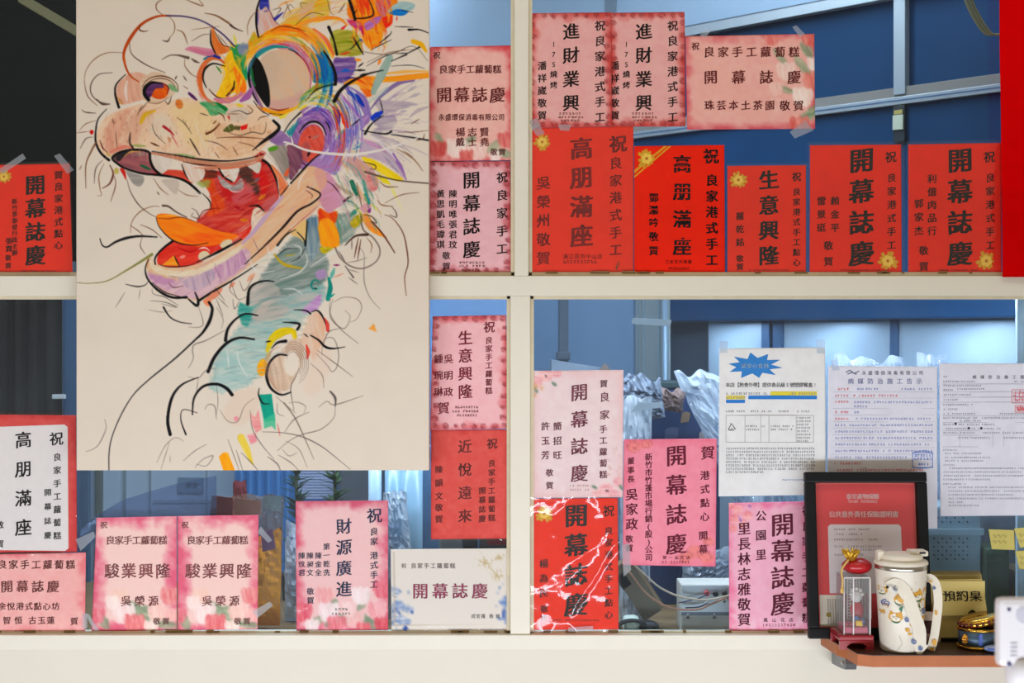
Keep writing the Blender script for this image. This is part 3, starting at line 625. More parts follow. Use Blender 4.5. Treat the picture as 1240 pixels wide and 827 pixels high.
# ---- lower right pane
Q = [(643, 449), (755, 448), (754, 602), (643, 603)]
cv = cvq(Q, (236, 205, 208)); clouds(cv, (232, 206, 210), (234, 196, 198), 20, (240, 220, 220), 1, 51)
for (x, y, r) in ((661, 454, 9), (651, 462, 7), (674, 452, 6), (734, 594, 10), (748, 583, 6), (722, 598, 6), (745, 600, 7)): rose(cv, x, y, r, (226, 140, 150), (246, 200, 200))
for (x, y) in ((661, 455), (735, 594)): cv.E((60, 40, 60), x, y, 1.6, 1.6)
for (x, y, rot) in ((671, 465, 30), (720, 590, 20), (649, 472, 70), (752, 590, 70)): cv.E((100, 130, 110), x, y, 4, 2, rot, a=0.8)
for (x, y, rr) in ((648, 468, 4), (656, 470, 3), (647, 478, 3)): cv.E((220, 170, 120), x, y, rr, rr, a=0.6)
for k in range(14): cv.E((205, 160, 150), random.uniform(735, 752), random.uniform(540, 575), 2, 0.8, random.random()*180, a=0.5)
c = card('pale pink card with floral corners at the upper left of the lower right window', Q, -0.0065, cv); MV = (126, 66, 82)
c.text('headline', [V('開幕誌慶', 701.5, 463, 585, 24)], MV); c.text('dedication', [V('賀', 731, 458, 471, 11), V('良家', 732, 474, 509, 13.5), V('手工蘿蔔糕', 730.5, 514, 580, 11)], MV)
c.text('sender', [V('簡招旺', 675, 510, 557, 12), V('許玉芳', 660.5, 510, 557, 12), V('敬賀', 665.5, 567, 593, 10.5)], MV); c.part('florist_line', scribble([(690, 713, 588), (690, 713, 593)], 3, 2.4, 16), (180, 140, 140))
Q = [(643, 604), (748, 603), (749, 762), (643, 763)]
c = card('red card with bold black headline in badly wrinkled glaring plastic beside the lower mullion', Q, -0.007, (238, 48, 26))
c.text('headline', [V('開幕誌慶', 697.5, 608, 748, 32, 'bold')], BLK); c.text('dedication', [V('祝', 737, 610, 627, 16), V('良家港式手工點心', 737, 637, 750, 11.5)], BLK)
c.text('sender', [V('楊為民', 658.5, 676, 724, 12.5), V('敬賀', 659, 732, 754, 10.5)], BLK); c.part('florist_line', scribble([(670, 726, 751)], 2.8, 2.2, 17), (130, 30, 20)); c.flower(659, 622, 11)
c.sleeve(2.5, 0.0035, 0.0075, clear('wrinkled_sleeve', (254, 254, 255), 0.015, (240, 240, 250), 0.11, 1.55, 0.2, 14, 1.2), 0.03); c.tape([(688, 759), (718, 757), (718, 763), (688, 764)], 0.007)
Q = [(755.5, 532), (868, 531), (866.5, 686), (754, 684)]
cv = cvq(Q, (236, 130, 152)); clouds(cv, (236, 136, 158), (230, 112, 136), 16, (242, 150, 170), 1, 61)
for (x, y, r) in ((768, 540, 9), (783, 538, 7), (842, 668, 10), (856, 675, 9), (830, 675, 8), (858, 655, 7)):
    cv.E((236, 130, 110), x, y, r, r*0.8, a=0.5, soft=2)
    for q in range(4): a0 = random.random()*360; cv.arc((180, 90, 100), x, y, r*(0.3+0.22*q), r*(0.25+0.2*q), a0, a0+200, 0.9, a=0.7)
c = card('rose pink card with maroon brush writing above the amplifier and cables', Q, -0.0055, cv); MR = (108, 22, 48)
c.text('headline', [V('開幕誌慶', 819, 537, 673, 29)], MR); c.text('dedication', [V('賀', 857, 536, 560, 19), V('港式點心', 853.5, 569, 632, 13), V('開幕', 851.5, 642, 671, 12.5)], MR)
c.text('sender', [V('新竹市竹蓬市場行銷(股)公司', 785.5, 548, 680, 10.5), V('董事長', 764, 553, 585, 10), V('吳家政', 765, 590, 643, 17), V('敬賀', 762, 647, 669, 10.5)], MR); c.text('florist_line', [H('第一品花店', 802, 836, 675, 5.5, 'plain', ), H('03-5220863', 800, 836, 680.5, 5, 'plain')], MR)
c.tape([(753, 660), (762, 657), (764, 690), (755, 698)])
Q = [(882.5, 609), (977, 607), (979, 764), (883, 765)]
cv = cvq(Q, (236, 158, 184)); clouds(cv, (234, 166, 190), (232, 120, 156), 14, (238, 184, 202), 0.9, 71)
for (x, y, r) in ((893, 617, 7), (889, 628, 6), (905, 624, 6), (888, 640, 5), (899, 634, 5), (884, 612, 5)): rose(cv, x, y, r, (226, 112, 120), (246, 180, 180))
cv.S((110, 90, 190), [(895, 625), (898, 634)], 1.6); cv.E((120, 90, 180), 908, 613, 2, 1.5, a=.7)
for k in range(26): cv.E((240, 205, 220), random.uniform(884, 975), random.uniform(735, 763), random.uniform(2, 5), random.uniform(2, 4), a=0.3, soft=2)
for k in range(8): cv.E((228, 110, 160), random.uniform(925, 975), random.uniform(608, 616), random.uniform(2, 6), 2, 0, a=0.4, soft=2)
c = card('pink rose-corner card partly covered by the black framed certificate', Q, -0.005, cv); MG = (96, 20, 46)
c.text('headline', [V('開幕誌慶', 947.5, 619, 747, 32)], MG); c.text('dedication', [V('祝良家手工蘿蔔糕', 977, 611, 755, 14)], MG)
c.text('sender', [V('公園里', 921.5, 617, 679, 15), V('里長林志雅敬賀', 901, 631, 759, 18)], MG); c.text('florist_line', [H('鳳山花店', 924, 961, 750.5, 6, 'plain'), H('(03)5227628', 922, 964, 756.5, 5, 'plain')], MG)
# ---- white notices
def recycle(c, cx, cy, r): 
    P = [(cx+r*math.sin(a), cy-r*math.cos(a)) for a in (0, 2.094, 4.189)]; L = []
    for k in range(3):
        a, b = np.array(P[k]), np.array(P[(k+1) % 3]); L.append([a+(b-a)*0.18, a+(b-a)*0.85]); L.append([a+(b-a)*0.85+np.array([0.9, -0.9]), a+(b-a)*0.85, a+(b-a)*0.85+np.array([-0.9, -1.2])])
    c.part('recycling_symbol', strokes(L, 0.9), (60, 60, 60)); c.text('recycling_number', [H('5', cx-2, cx+2, cy+1, 4, 'plain')], (60, 60, 60))
Q = [(871, 422), (999, 420.5), (1000, 599), (870, 601)]
c = card('white notice with a blue starburst, highlighted lines and a table', Q, -0.008, (228, 228, 230), 0.002, 'paper_notice', 'notice', 'printed notices on the window')
ctr = (914, 443); SB = []
rad = [(38, 10), (20, 8), (24, 15), (16, 8), (17, 17), (13, 9), (26, 15), (22, 8), (37, 3), (22, 4), (34, 12), (18, 8), (20, 17), (9, 9), (6, 19), (7, 8), (20, 15), (18, 7), (37, 9), (22, 3)]
for k in range(20):
    a = 2*math.pi*(k+0.5)/20+math.pi; R = 1.0 if k % 2 == 0 else 0.62; SB.append((ctr[0]+37*R*math.cos(a)*random.uniform(0.86, 1.0), ctr[1]+16.5*R*math.sin(a)*random.uniform(0.86, 1.0)))
c.part('blue_starburst', ([ctr]+SB, [(0, k+1, (k+1) % 20+1) for k in range(20)]), (48, 126, 200), 0.0005)
c.text('starburst_words', [H('請安心食用', 897, 931, 443, 7, 'plain')], (180, 205, 220), 0.0010)
c.text('notice_heading', [H('本店【熱食外帶】提供食品級5號塑膠餐盒!', 878, 990, 466, 6.6, 'plain')], (50, 48, 50))
c.part('yellow_highlight', rects([(933, 474, 989, 478.6), (879, 479, 902, 483.4)]), (222, 206, 60)); c.part('blue_highlight', rects([(906, 479, 989, 483.4), (879, 484, 902, 488)]), (40, 122, 205))
c.part('small_print', join(scribble([(879, 930, 476.5), (934, 989, 476.5), (879, 902, 481.5)], 3.0, 2.6, 21), scribble([(879, 903, 498), (906, 918, 498), (922, 934, 498), (942, 954, 498), (965, 980, 498)], 2.6, 2.4, 22),
    scribble([(903, 918, 516), (903, 920, 520), (922, 928, 516), (933, 962, 516), (933, 960, 520)]+[(965, 981, 506+4.0*k) for k in range(8)], 2.4, 2.2, 23),
    scribble([(879, 987, 543+4.1*k) for k in range(8)][:-1]+[(879, 925, 571.5)], 2.7, 2.6, 24)), (136, 138, 144))
c.part('blue_link_line', scribble([(947, 992, 581)], 2.4, 1.6, 25), (90, 130, 190)); c.part('table_rules', strokes([[(879, 503), (985, 503)], [(879, 535.5), (985, 535.5)]]+[[(x, 503), (x, 535.5)] for x in (879, 902, 921, 931, 964, 985)], 0.5), (150, 150, 152))
recycle(c, 886, 518, 5.5); c.tape([(871, 413), (881, 413), (881, 427), (871, 427)]); c.tape([(988, 411), (999, 411), (999, 428), (989, 428)]); c.tape([(984, 583), (1004, 578), (1008, 598), (990, 606)])
Q = [(1003, 443), (1135, 444), (1135, 640), (1001, 641)]
c = card('white pest control notice with red and blue lines behind the black frame', Q, -0.006, (226, 226, 234), 0.002, 'paper_notice', 'notice', 'printed notices on the window')
c.text('company_line', [H('永盛環保消毒有限公司', 1043, 1118, 451.5, 6, 'plain')], (110, 116, 140)); c.text('notice_heading', [H('病媒防治施工告示', 1026, 1117, 461.5, 8.2, 'plain')], (120, 130, 178))
c.part('logo_flourish', strokes([crom([(1024, 451), (1029, 448.5), (1034, 452), (1040, 449)], 5), crom([(1026, 453), (1032, 451), (1037, 453.5)], 5)], 1.3), (110, 116, 140))
c.part('red_print', scribble([(1011, 1030, 471), (1011, 1030, 479), (1033, 1088, 479), (1011, 1030, 486.5), (1011, 1030, 499), (1011, 1030, 507), (1010, 1045, 561), (1010, 1120, 569), (1010, 1060, 577)], 3.4, 2.6, 31), (222, 112, 118))
c.part('blue_print', scribble([(1034, 1070, 471), (1088, 1130, 471), (1034, 1128, 487), (1034, 1052, 492), (1034, 1042, 499), (1036, 1130, 507), (1011, 1130, 514.8), (1011, 1130, 522.6), (1011, 1130, 530.4), (1011, 1130, 538.2), (1011, 1130, 546), (1011, 1100, 553.8)], 3.4, 2.6, 32), (142, 152, 200))
c.part('ruled_lines', strokes([[(1008, y), (1132, y)] for y in (474.5, 482, 494.5, 502.5, 510.7, 518.5, 526.3, 534, 542, 550)], 0.35), (190, 192, 205))
sx_, sy_ = 1117, 557; L = [[(sx_+dx, sy_+dy) for dx, dy in P] for P in ([(-12, -9), (12, -9), (12, 9), (-12, 9), (-12, -9)],)]
L += [[(sx_+12*math.cos(t), sy_-7+4*math.sin(t)) for t in np.linspace(math.pi, 2*math.pi, 10)], [(sx_+12*math.cos(t), sy_+7+3*math.sin(t)) for t in np.linspace(0, math.pi, 10)]]
c.part('blue_stamp', join(strokes(L, 0.9), scribble([(1107, 1128, 551.5), (1107, 1128, 555.5), (1108, 1126, 562)], 3.6, 3, 33)), (90, 126, 206)); c.tape([(1006, 436), (1014, 434), (1016, 448), (1007, 449)]); c.sleeve(2.5, 0.0028, 0.0004, clear('smooth_sleeve', (252, 252, 255), 0.03, (235, 238, 248), 0.1, 1.4, 0.1, 20))
Q = [(1137, 440), (1262, 440), (1262, 624), (1138.5, 625)]
c = card('white form with red seal stamps at the right edge above the sticky notes', Q, -0.0075, (228, 228, 236), 0.002, 'paper_notice', 'notice', 'printed notices on the window')
c.text('notice_heading', [H('病媒防治施工服務', 1177, 1250, 456.5, 5.5, 'plain')], (90, 90, 100))
c.part('form_print', join(scribble([(1142, 1150, 456), (1142, 1180, 462), (1225, 1250, 462), (1142, 1190, 467), (1142, 1154, 472), (1156, 1192, 471), (1142, 1176, 478), (1142, 1160, 484), (1142, 1178, 490), (1142, 1160, 495.5), (1142, 1182, 501), (1210, 1250, 501), (1142, 1250, 506), (1162, 1188, 509.5), (1142, 1205, 514), (1142, 1212, 519), (1142, 1180, 524), (1190, 1250, 524), (1160, 1200, 530), (1215, 1250, 530)], 2.6, 2.1, 41),
    scribble([(1142, 1160, 545), (1144, 1190, 549), (1144, 1200, 554), (1144, 1192, 558), (1142, 1158, 563), (1150, 1250, 567), (1142, 1250, 571.5), (1142, 1250, 576), (1142, 1200, 580.5), (1142, 1170, 586), (1148, 1250, 590), (1148, 1250, 594.5), (1148, 1230, 599), (1148, 1250, 603.5), (1148, 1165, 608), (1148, 1185, 612)], 2.5, 2.0, 42)), (156, 158, 168))
c.part('check_dots', join(*[polyp([(x+1.6*math.cos(t), y+1.6*math.sin(t)) for t in [2*math.pi*q/9 for q in range(9)]]) for x, y in ((1157, 513), (1173, 518.5), (1188, 518.5))]), (40, 40, 46))
c.part('ruled_lines', strokes([[(1141, y), (1262, y)] for y in (465, 474.5, 481, 487, 503.5, 511.5, 521.5, 527, 541)]+[[(1162, 521.5), (1162, 541)], [(1202, 521.5), (1202, 541)], [(1215, 521.5), (1215, 541)]], 0.4), (176, 178, 190))
def seal(x0, y0, x1, y1):
    L = [[(x0, y0), (x1, y0), (x1, y1), (x0, y1), (x0, y0)]]; r = random.Random(5)
    for k in range(1, 4): L.append([(x0+1.5, y0+(y1-y0)*k/4), (x1-1.5, y0+(y1-y0)*k/4)]); L.append([(x0+(x1-x0)*k/4, y0+1.5), (x0+(x1-x0)*k/4, y1-1.5)])
    for k in range(14): x = r.uniform(x0+1, x1-3); y = r.uniform(y0+1, y1-3); L.append([(x, y), (x+r.uniform(1, 3), y), (x+2, y+2)])
    return strokes(L, 0.7)
c.part('red_seal', seal(1225, 472, 1243, 488), (226, 110, 116)); c.part('small_red_seal', seal(1229, 491, 1241, 499), (226, 100, 106)); c.sleeve(2.5, 0.0028, 0.0004, MATS['smooth_sleeve'])
# ---- sticky notes
for k, (q, lab) in enumerate((([(1197, 641), (1228, 642), (1229, 666), (1201, 665)], 'yellow sticky note, left one of three in the lower right corner of the window'),
          ([(1228, 640), (1262, 637), (1262, 660), (1235, 663)], 'yellow sticky note tilted at the right edge, just right of a straighter one'),
          ([(1229, 667), (1262, 666), (1262, 690), (1234, 689)], 'yellow sticky note at the right edge, lowest of the three'))):
    c = Sheet('sticky_note', lab, 'sticky note', 'yellow sticky notes on the window', q, -0.006-0.0012*k, (204, 190, 110), 0.003)
    x, y = q[0][0], q[0][1]; c.part('pencil_writing', strokes([crom([(x+5+6*j, y+8+r_), (x+7+6*j, y+6+r_), (x+8+6*j, y+10+r_), (x+10+6*j, y+7+r_)], 4) for j in range(3) for r_ in (0, 7)], 0.6), (150, 138, 84))
# ================================================================== THE DRAGON PAINTING (ink, washes and loose strokes on canvas)
cv = Cv(90, -30, 522, 572, 1.4, (226, 212, 196)); X, Y = cv.grid()
cv.a += ((fbm(X*0.02, Y*0.02)-0.5)*7)[..., None]
K, BR, UM, PK = (28, 24, 28), (112, 58, 36), (140, 96, 66), (120, 110, 104)
S, Fi, E, A = cv.S, cv.F, cv.E, cv.arc

def streaks(cx, cy, rx, ry, rot, a0, a1, k0, k1, cols, n, w=(1, 3), al=0.75, dry=0.6):
    """loose concentric brush arcs round a form"""
    for q in range(n):
        k = random.uniform(k0, k1); s0 = random.uniform(a0, a1); A(random.choice(cols), cx, cy, rx*k, ry*k, s0, s0+random.uniform(12, 40), random.uniform(*w), rot=rot, a=al, dry=dry, c2=random.choice(cols))
# neck washes
Fi((190, 196, 184), [(256, 456), (262, 430), (282, 405), (300, 380), (330, 345), (372, 335), (394, 345), (392, 362), (366, 388), (340, 405), (326, 425), (318, 448), (300, 466), (270, 474), (254, 470)], (158, 188, 184), ang=15, soft=5, a=0.95)
Fi((150, 176, 172), [(292, 372), (330, 345), (380, 335), (392, 350), (368, 372), (330, 384), (296, 392)], (196, 188, 178), ang=-8, soft=5, a=0.9)
Fi((122, 140, 130), [(318, 332), (344, 298), (368, 276), (384, 292), (398, 318), (392, 342), (366, 350), (336, 360), (312, 352)], (160, 165, 158), ang=-20, soft=4, a=0.95)
Fi((60, 152, 138), [(290, 367), (305, 372), (318, 364), (306, 384), (298, 396), (290, 386)], (120, 180, 168), soft=2.5)
Fi((205, 182, 168), [(306, 375), (330, 366), (350, 372), (336, 386), (308, 388)], (190, 180, 170), ang=-8, soft=4, a=0.8)
Fi((204, 188, 178), [(302, 350), (316, 343), (334, 345), (340, 360), (318, 368), (304, 366)], (170, 168, 160), ang=-25, soft=3, a=0.8)
Fi((168, 198, 192), [(262, 455), (270, 425), (284, 412), (306, 410), (322, 420), (314, 452), (290, 470), (262, 474)], (200, 210, 200), ang=10, soft=5, a=0.7)
for q in range(16): x = random.uniform(300, 370); y = random.uniform(360, 420); S((120, 160, 156) if q % 2 else (206, 196, 186), [(x, y), (x+14, y-3), (x+30, y-5)], 3, a=0.45, dry=1)
S((120, 165, 160), [(318, 392), (350, 388), (378, 394)], 5, a=0.6, dry=1)
Fi((186, 140, 190), [(366, 376), (378, 364), (388, 357), (386, 372), (372, 379)], (206, 170, 200), soft=2); Fi((188, 150, 196), [(382, 330), (392, 326), (396, 334), (386, 338)], soft=2.5, a=0.8)
S((16, 146, 132), [(398, 337), (400, 348), (397, 362)], (3, 6, 5)); S((40, 160, 146), [(396, 362), (405, 356)], 3); S((90, 176, 162), [(405, 325), (400, 338)], 5, a=0.8); A((20, 140, 130), 382, 345, 5, 6, 60, 330, 2.4); S((120, 186, 170), [(378, 352), (390, 348)], 3, a=.8)
S(K, [(380, 349), (384, 349.5)], 1.6); S((150, 40, 110), [(404, 321), (411, 321)], 2.2); S((224, 150, 120), [(404, 336), (416, 331)], 1.6)
# lower body
Fi((222, 196, 172), [(330, 470), (326, 445), (338, 428), (352, 412), (366, 412), (368, 430), (362, 450), (348, 472)], (204, 172, 148), ang=80, soft=3, a=0.9, st=0.9)
E((228, 214, 198), 353, 440, 10, 15, 0, soft=3)
Fi((226, 178, 146), [(366, 412), (372, 388), (382, 378), (392, 384), (394, 404), (388, 424), (378, 436)], (226, 198, 176), ang=80, soft=4, a=0.85)
Fi((228, 204, 186), [(388, 420), (400, 428), (396, 456), (380, 480), (366, 470), (376, 440)], soft=5, a=0.6)
Fi((226, 200, 180), [(280, 480), (300, 470), (316, 474), (310, 500), (290, 515), (270, 505)], soft=5, a=0.5)
S((216, 192, 24), [(324, 424), (330, 410), (342, 402), (354, 401), (357, 408)], (5, 11, 5), (236, 206, 40)); S((206, 200, 110), [(324, 436), (325, 424)], 6, a=0.7)
E((250, 160, 10), 317.5, 445, 6.2, 10.5, 8, c2=(246, 186, 40))
S((222, 90, 78), [(393, 385), (396, 392), (397, 400)], (1, 5, 4)); S((224, 96, 80), [(371, 418), (373, 426), (372, 434)], (2, 5, 2))
Fi((0, 160, 138), [(313, 478), (329, 477), (333, 509), (320, 511)], (20, 172, 146), smooth=False, ang=80); Fi((96, 190, 150), [(319, 508), (333, 500), (334, 521), (329, 516), (320, 519)], smooth=False, soft=1.5, a=0.85)
Fi((230, 150, 150), [(303, 500), (309, 505), (313, 495), (317, 520), (310, 524), (305, 514)], (238, 180, 172), smooth=False); Fi((232, 150, 158), [(299, 527), (310, 524), (311, 535), (304, 538)], (240, 190, 182), smooth=False, soft=1.5); E((234, 160, 166), 286, 507, 3, 3)
S((226, 120, 110), [(336, 513), (339, 528)], 1.4)
S((226, 196, 60), [(292, 530), (299, 545), (306, 562)], (9, 8, 2), (236, 210, 110)); Fi((250, 164, 16), [(265, 553), (270, 548), (276, 548), (285, 571), (271, 571)], (250, 184, 60), smooth=False, ang=70)
Fi((236, 146, 50), [(446, 398), (453, 392), (456, 402)], (240, 180, 100), smooth=False, soft=1.5)
# ---- behind the jaw: orange block, blues, greens, pinks
Fi((108, 132, 150), [(366, 268), (378, 262), (390, 266), (386, 300), (378, 316), (370, 300)], (160, 172, 170), ang=85, soft=3)
Fi((140, 156, 146), [(405, 262), (425, 258), (436, 268), (428, 284), (412, 296), (404, 282)], (176, 180, 168), ang=-40, soft=4)
Fi((238, 110, 16), [(386, 252), (398, 258), (408, 256), (406, 270), (392, 280), (386, 274)], (224, 76, 24), ang=60, soft=2)
Fi((250, 150, 6), [(386, 270), (398, 264), (408, 276), (411, 296), (402, 300), (390, 298), (387, 285)], (248, 176, 24), ang=70, soft=2); Fi((206, 186, 30), [(388, 300), (402, 300), (396, 306), (390, 306)], (170, 160, 60), soft=2)
S((110, 150, 130), [(408, 265), (413, 290)], 4, a=0.8); S((80, 140, 120), [(405, 248), (420, 244), (432, 250)], 8, (140, 170, 150), dry=1); S((60, 140, 118), [(424, 262), (434, 252)], 6, a=0.8)
Fi((214, 190, 30), [(424, 270), (436, 258), (440, 266), (430, 276)], (180, 160, 20), soft=1.5); S((206, 196, 40), [(430, 250), (440, 262)], 5, dry=1)
Fi((216, 160, 170), [(436, 252), (446, 244), (449, 252), (442, 258)], soft=1.6); Fi((150, 60, 140), [(444, 256), (449, 252), (448, 258)], soft=1)
Fi((248, 160, 40), [(438, 260), (447, 260), (452, 272), (462, 282), (468, 288), (452, 282), (442, 272)], (240, 150, 90), soft=1.5); S((226, 214, 120), [(448, 246), (462, 258)], 3)
Fi((206, 170, 160), [(410, 196), (430, 190), (446, 200), (458, 218), (452, 232), (440, 220), (424, 206)], (214, 150, 140), ang=55, soft=3); Fi((212, 120, 124), [(444, 210), (456, 222), (456, 230), (448, 230)], (224, 160, 150), soft=2.5)
S((120, 170, 160), [(416, 196), (430, 206), (440, 224)], 8, (180, 180, 176), dry=1, a=0.9); S((0, 120, 84), [(426, 220), (432, 236)], (5, 6, 3)); S((60, 160, 140), [(440, 218), (445, 240)], 5, a=0.8); S((0, 150, 140), [(442, 236), (447, 246)], (3, 6, 3))
S((120, 110, 80), [(432, 222), (438, 250)], 3, a=.8); S((226, 176, 150), [(434, 228), (442, 248)], 3)
for q in range(14): x = random.uniform(408, 432); y = random.uniform(205, 255); S(random.choice([(170, 150, 150), (150, 165, 150), (196, 150, 170)]), [(x, y), (x+6, y+8)], 3, a=0.5, dry=1)
# spikes to the right
Fi((190, 170, 186), [(434, 190), (440, 172), (456, 178), (474, 186), (492, 218), (470, 200), (450, 192)], (208, 180, 190), ang=45, soft=2.5); S((160, 116, 176), [(476, 186), (486, 204), (492, 218)], (2, 5, 1)); S((150, 140, 166), [(464, 186), (482, 208)], 5, a=0.8, dry=1)
Fi((234, 200, 30), [(438, 190), (454, 194), (470, 204), (488, 217), (478, 219), (460, 209), (446, 200)], (240, 214, 70), ang=35, soft=1.5); S((230, 210, 60), [(460, 214), (472, 223)], (6, 7, 2)); S((230, 220, 130), [(474, 226), (480, 240)], 5, a=0.7); S((228, 222, 150), [(480, 240), (488, 256)], 2, a=0.7)
Fi((176, 160, 172), [(455, 122), (480, 122), (505, 126), (486, 132), (464, 140), (458, 132)], (196, 178, 180), ang=5, soft=2, a=0.9); Fi((168, 150, 170), [(452, 146), (468, 140), (480, 142), (476, 152), (460, 154)], (196, 180, 182), ang=-10, soft=2.5); Fi((176, 162, 172), [(450, 160), (466, 148), (480, 146), (476, 155), (462, 162), (474, 176), (458, 170)], (206, 192, 190), soft=3, a=0.8)
S((190, 172, 176), [(496, 142), (506, 134), (520, 129)], 5, a=0.8); S((180, 166, 176), [(484, 136), (492, 134)], 4, a=0.7); S((180, 166, 176), [(496, 118), (508, 113)], 4, a=0.7); S((178, 166, 176), [(494, 110), (504, 104)], 4, a=.6)
S((148, 124, 164), [(446, 136), (462, 116), (482, 101), (500, 96)], (1, 4.5, 6)); S((130, 110, 150), [(444, 138), (458, 120)], 1.2)
S((245, 150, 30), [(420, 100), (440, 96), (470, 96), (519, 91)], (8, 7, 7), (240, 170, 60)); Fi((236, 96, 30), [(424, 98), (440, 92), (450, 96), (456, 108), (446, 118), (440, 112), (432, 102)], (244, 164, 60), ang=30, soft=2); S((240, 176, 80), [(460, 90), (490, 87), (519, 86)], 4, a=0.85)
S((150, 176, 166), [(472, 70), (466, 82), (458, 98), (452, 112)], (8, 11, 6), (176, 186, 170)); S((140, 172, 176), [(470, 106), (454, 118), (446, 124)], 8, a=0.8, dry=1); S((240, 150, 70), [(458, 78), (461, 72)], 4)
S((236, 180, 20), [(500, 50), (510, 54), (516, 62)], (5, 6, 3))
# orange mane, top right
Fi((238, 120, 26), [(420, 12), (430, -10), (468, -20), (482, -8), (476, 20), (464, 40), (460, 54), (446, 58), (440, 40), (426, 26)], (244, 150, 40), ang=70, soft=2)
Fi((236, 72, 22), [(428, -10), (440, -10), (450, 12), (444, 18), (434, 12)], (240, 120, 30), ang=70); S((248, 160, 20), [(446, -8), (458, 20)], 8, (240, 110, 30)); Fi((228, 120, 100), [(456, -5), (470, -5), (474, 12), (464, 20), (456, 10)], (210, 130, 140), ang=40, soft=2)
Fi((248, 150, 30), [(440, 38), (458, 28), (464, 40), (460, 50), (444, 56)], (240, 170, 60), soft=1.5); Fi((244, 50, 20), [(463, 22), (474, 19), (475, 28), (468, 34), (465, 30)], (230, 80, 40), soft=1.2); S((236, 110, 100), [(481, 20), (480, 25)], 2.5)
Fi((152, 182, 184), [(470, 14), (478, 5), (490, 2), (502, 5), (500, 11), (490, 15), (478, 17)], (176, 196, 192), ang=-15, soft=1.3); Fi((16, 112, 192), [(472, 15), (482, 11), (494, 14), (488, 19), (476, 18)], (40, 140, 200), ang=0)
Fi((196, 96, 160), [(420, 24), (428, 24), (436, 27), (441, 40), (434, 36), (426, 32)], (214, 50, 110), soft=1.5); Fi((178, 110, 180), [(440, 30), (452, 22), (462, 20), (456, 30), (444, 37)], (200, 140, 190), ang=-30, soft=1.5); S((214, 40, 70), [(438, 34), (440, 44)], 3); S((230, 70, 60), [(410, 39), (420, 30)], 3.5)
Fi((212, 180, 110), [(345, 22), (362, 8), (378, -6), (398, -4), (397, 14), (380, 24), (360, 30)], (226, 190, 160), ang=-40, soft=4, a=0.9); Fi((216, 184, 60), [(382, 0), (396, -6), (399, 14), (394, 22), (382, 18)], (226, 200, 110), soft=2.5); S((224, 170, 150), [(362, 22), (376, 6)], 12, a=0.6, dry=1)
Fi((230, 190, 50), [(338, 32), (352, 22), (372, 20), (372, 32), (352, 34)], (226, 180, 90), ang=-15, soft=3)
# yellow-green lump and purple block
Fi((166, 160, 60), [(402, 38), (418, 36), (432, 40), (438, 52), (438, 66), (420, 68), (406, 66), (400, 52)], (196, 186, 90), ang=-10, soft=2); S((110, 130, 30), [(406, 52), (422, 50), (436, 54)], 4, (170, 170, 50)); S((130, 140, 40), [(412, 64), (430, 56)], 4, dry=1); S((218, 90, 50), [(412, 66), (424, 63)], 3)
Fi((150, 116, 164), [(404, 72), (416, 70), (430, 70), (430, 84), (420, 98), (406, 98)], (120, 90, 150), ang=0, soft=1.5); 
for y, c_ in ((74, (120, 84, 150)), (79, (170, 140, 180)), (84, (130, 100, 170)), (88, (70, 100, 180)), (92, (150, 110, 170)), (96, (50, 60, 150))): S(c_, [(406, y), (418, y-1), (430, y-2)], (3, 3.5, 1), dry=0.8)
S((50, 110, 190), [(414, 86), (422, 84)], 4); S((246, 150, 30), [(430, 72), (437, 73)], 4); S((60, 110, 200), [(436, 47), (440, 51)], 3)
# ---- big eye and its rainbow lid
Fi((240, 160, 40), [(298, 70), (302, 54), (314, 42), (334, 33), (360, 31), (384, 38), (400, 52), (404, 70), (392, 60), (376, 50), (352, 44), (328, 46), (312, 56), (304, 70)], (230, 190, 90), ang=-10, soft=1.5)
S((248, 124, 10), [(322, 42), (340, 34), (360, 36), (370, 44)], (4, 9, 4), (242, 150, 30)); S((236, 200, 60), [(310, 52), (326, 44), (346, 44)], (4, 5, 4)); S((242, 140, 30), [(352, 34), (380, 24), (408, 22), (420, 30)], (3, 6, 2), (246, 170, 60))
Fi((226, 160, 40), [(300, 54), (304, 44), (308, 38), (312, 44), (318, 38), (318, 48), (308, 56)], (200, 180, 60), ang=70, soft=1.5)
S((232, 110, 60), [(380, 36), (394, 48), (404, 66)], (4, 6, 3), (240, 170, 110)); S((226, 120, 110), [(384, 40), (396, 56)], 6, (240, 170, 150)); S((234, 190, 90), [(372, 44), (386, 56)], 4); S((190, 190, 190), [(390, 58), (398, 68)], 6, a=0.7)
Fi((8, 140, 160), [(378, 62), (384, 66), (392, 62), (400, 74), (404, 86), (405, 98), (380, 100), (380, 84), (376, 70)], (30, 110, 180), ang=80, soft=1.2); S((16, 80, 170), [(394, 66), (400, 80), (402, 96)], 5, (10, 120, 190)); S((20, 170, 180), [(384, 72), (386, 94)], 6, (30, 130, 170), dry=1)
Fi((210, 150, 150), [(306, 66), (316, 52), (334, 46), (356, 52), (370, 66), (376, 84), (376, 106), (370, 118), (366, 100), (358, 78), (344, 62), (326, 58)], (206, 140, 160), ang=60, soft=1.3)
S((214, 40, 60), [(328, 49), (338, 51), (350, 55)], (2, 5, 3), (226, 110, 110)); S((206, 40, 60), [(358, 63), (366, 70), (371, 77)], (2, 4.5, 2)); S((200, 130, 70), [(371, 72), (378, 84)], 4); S((226, 160, 40), [(364, 52), (372, 62)], 4); S((196, 120, 160), [(371, 86), (374, 100), (371, 114)], (4, 6, 4)); S((180, 160, 70), [(376, 80), (379, 98)], 3)
A((20, 140, 140), 338, 97, 38, 41, 195, 285, 5.5, c2=(50, 170, 150)); A((60, 150, 140), 338, 97, 38, 41, 285, 315, 2.5); S((40, 110, 100), [(304, 76), (302, 92), (304, 104)], 3)
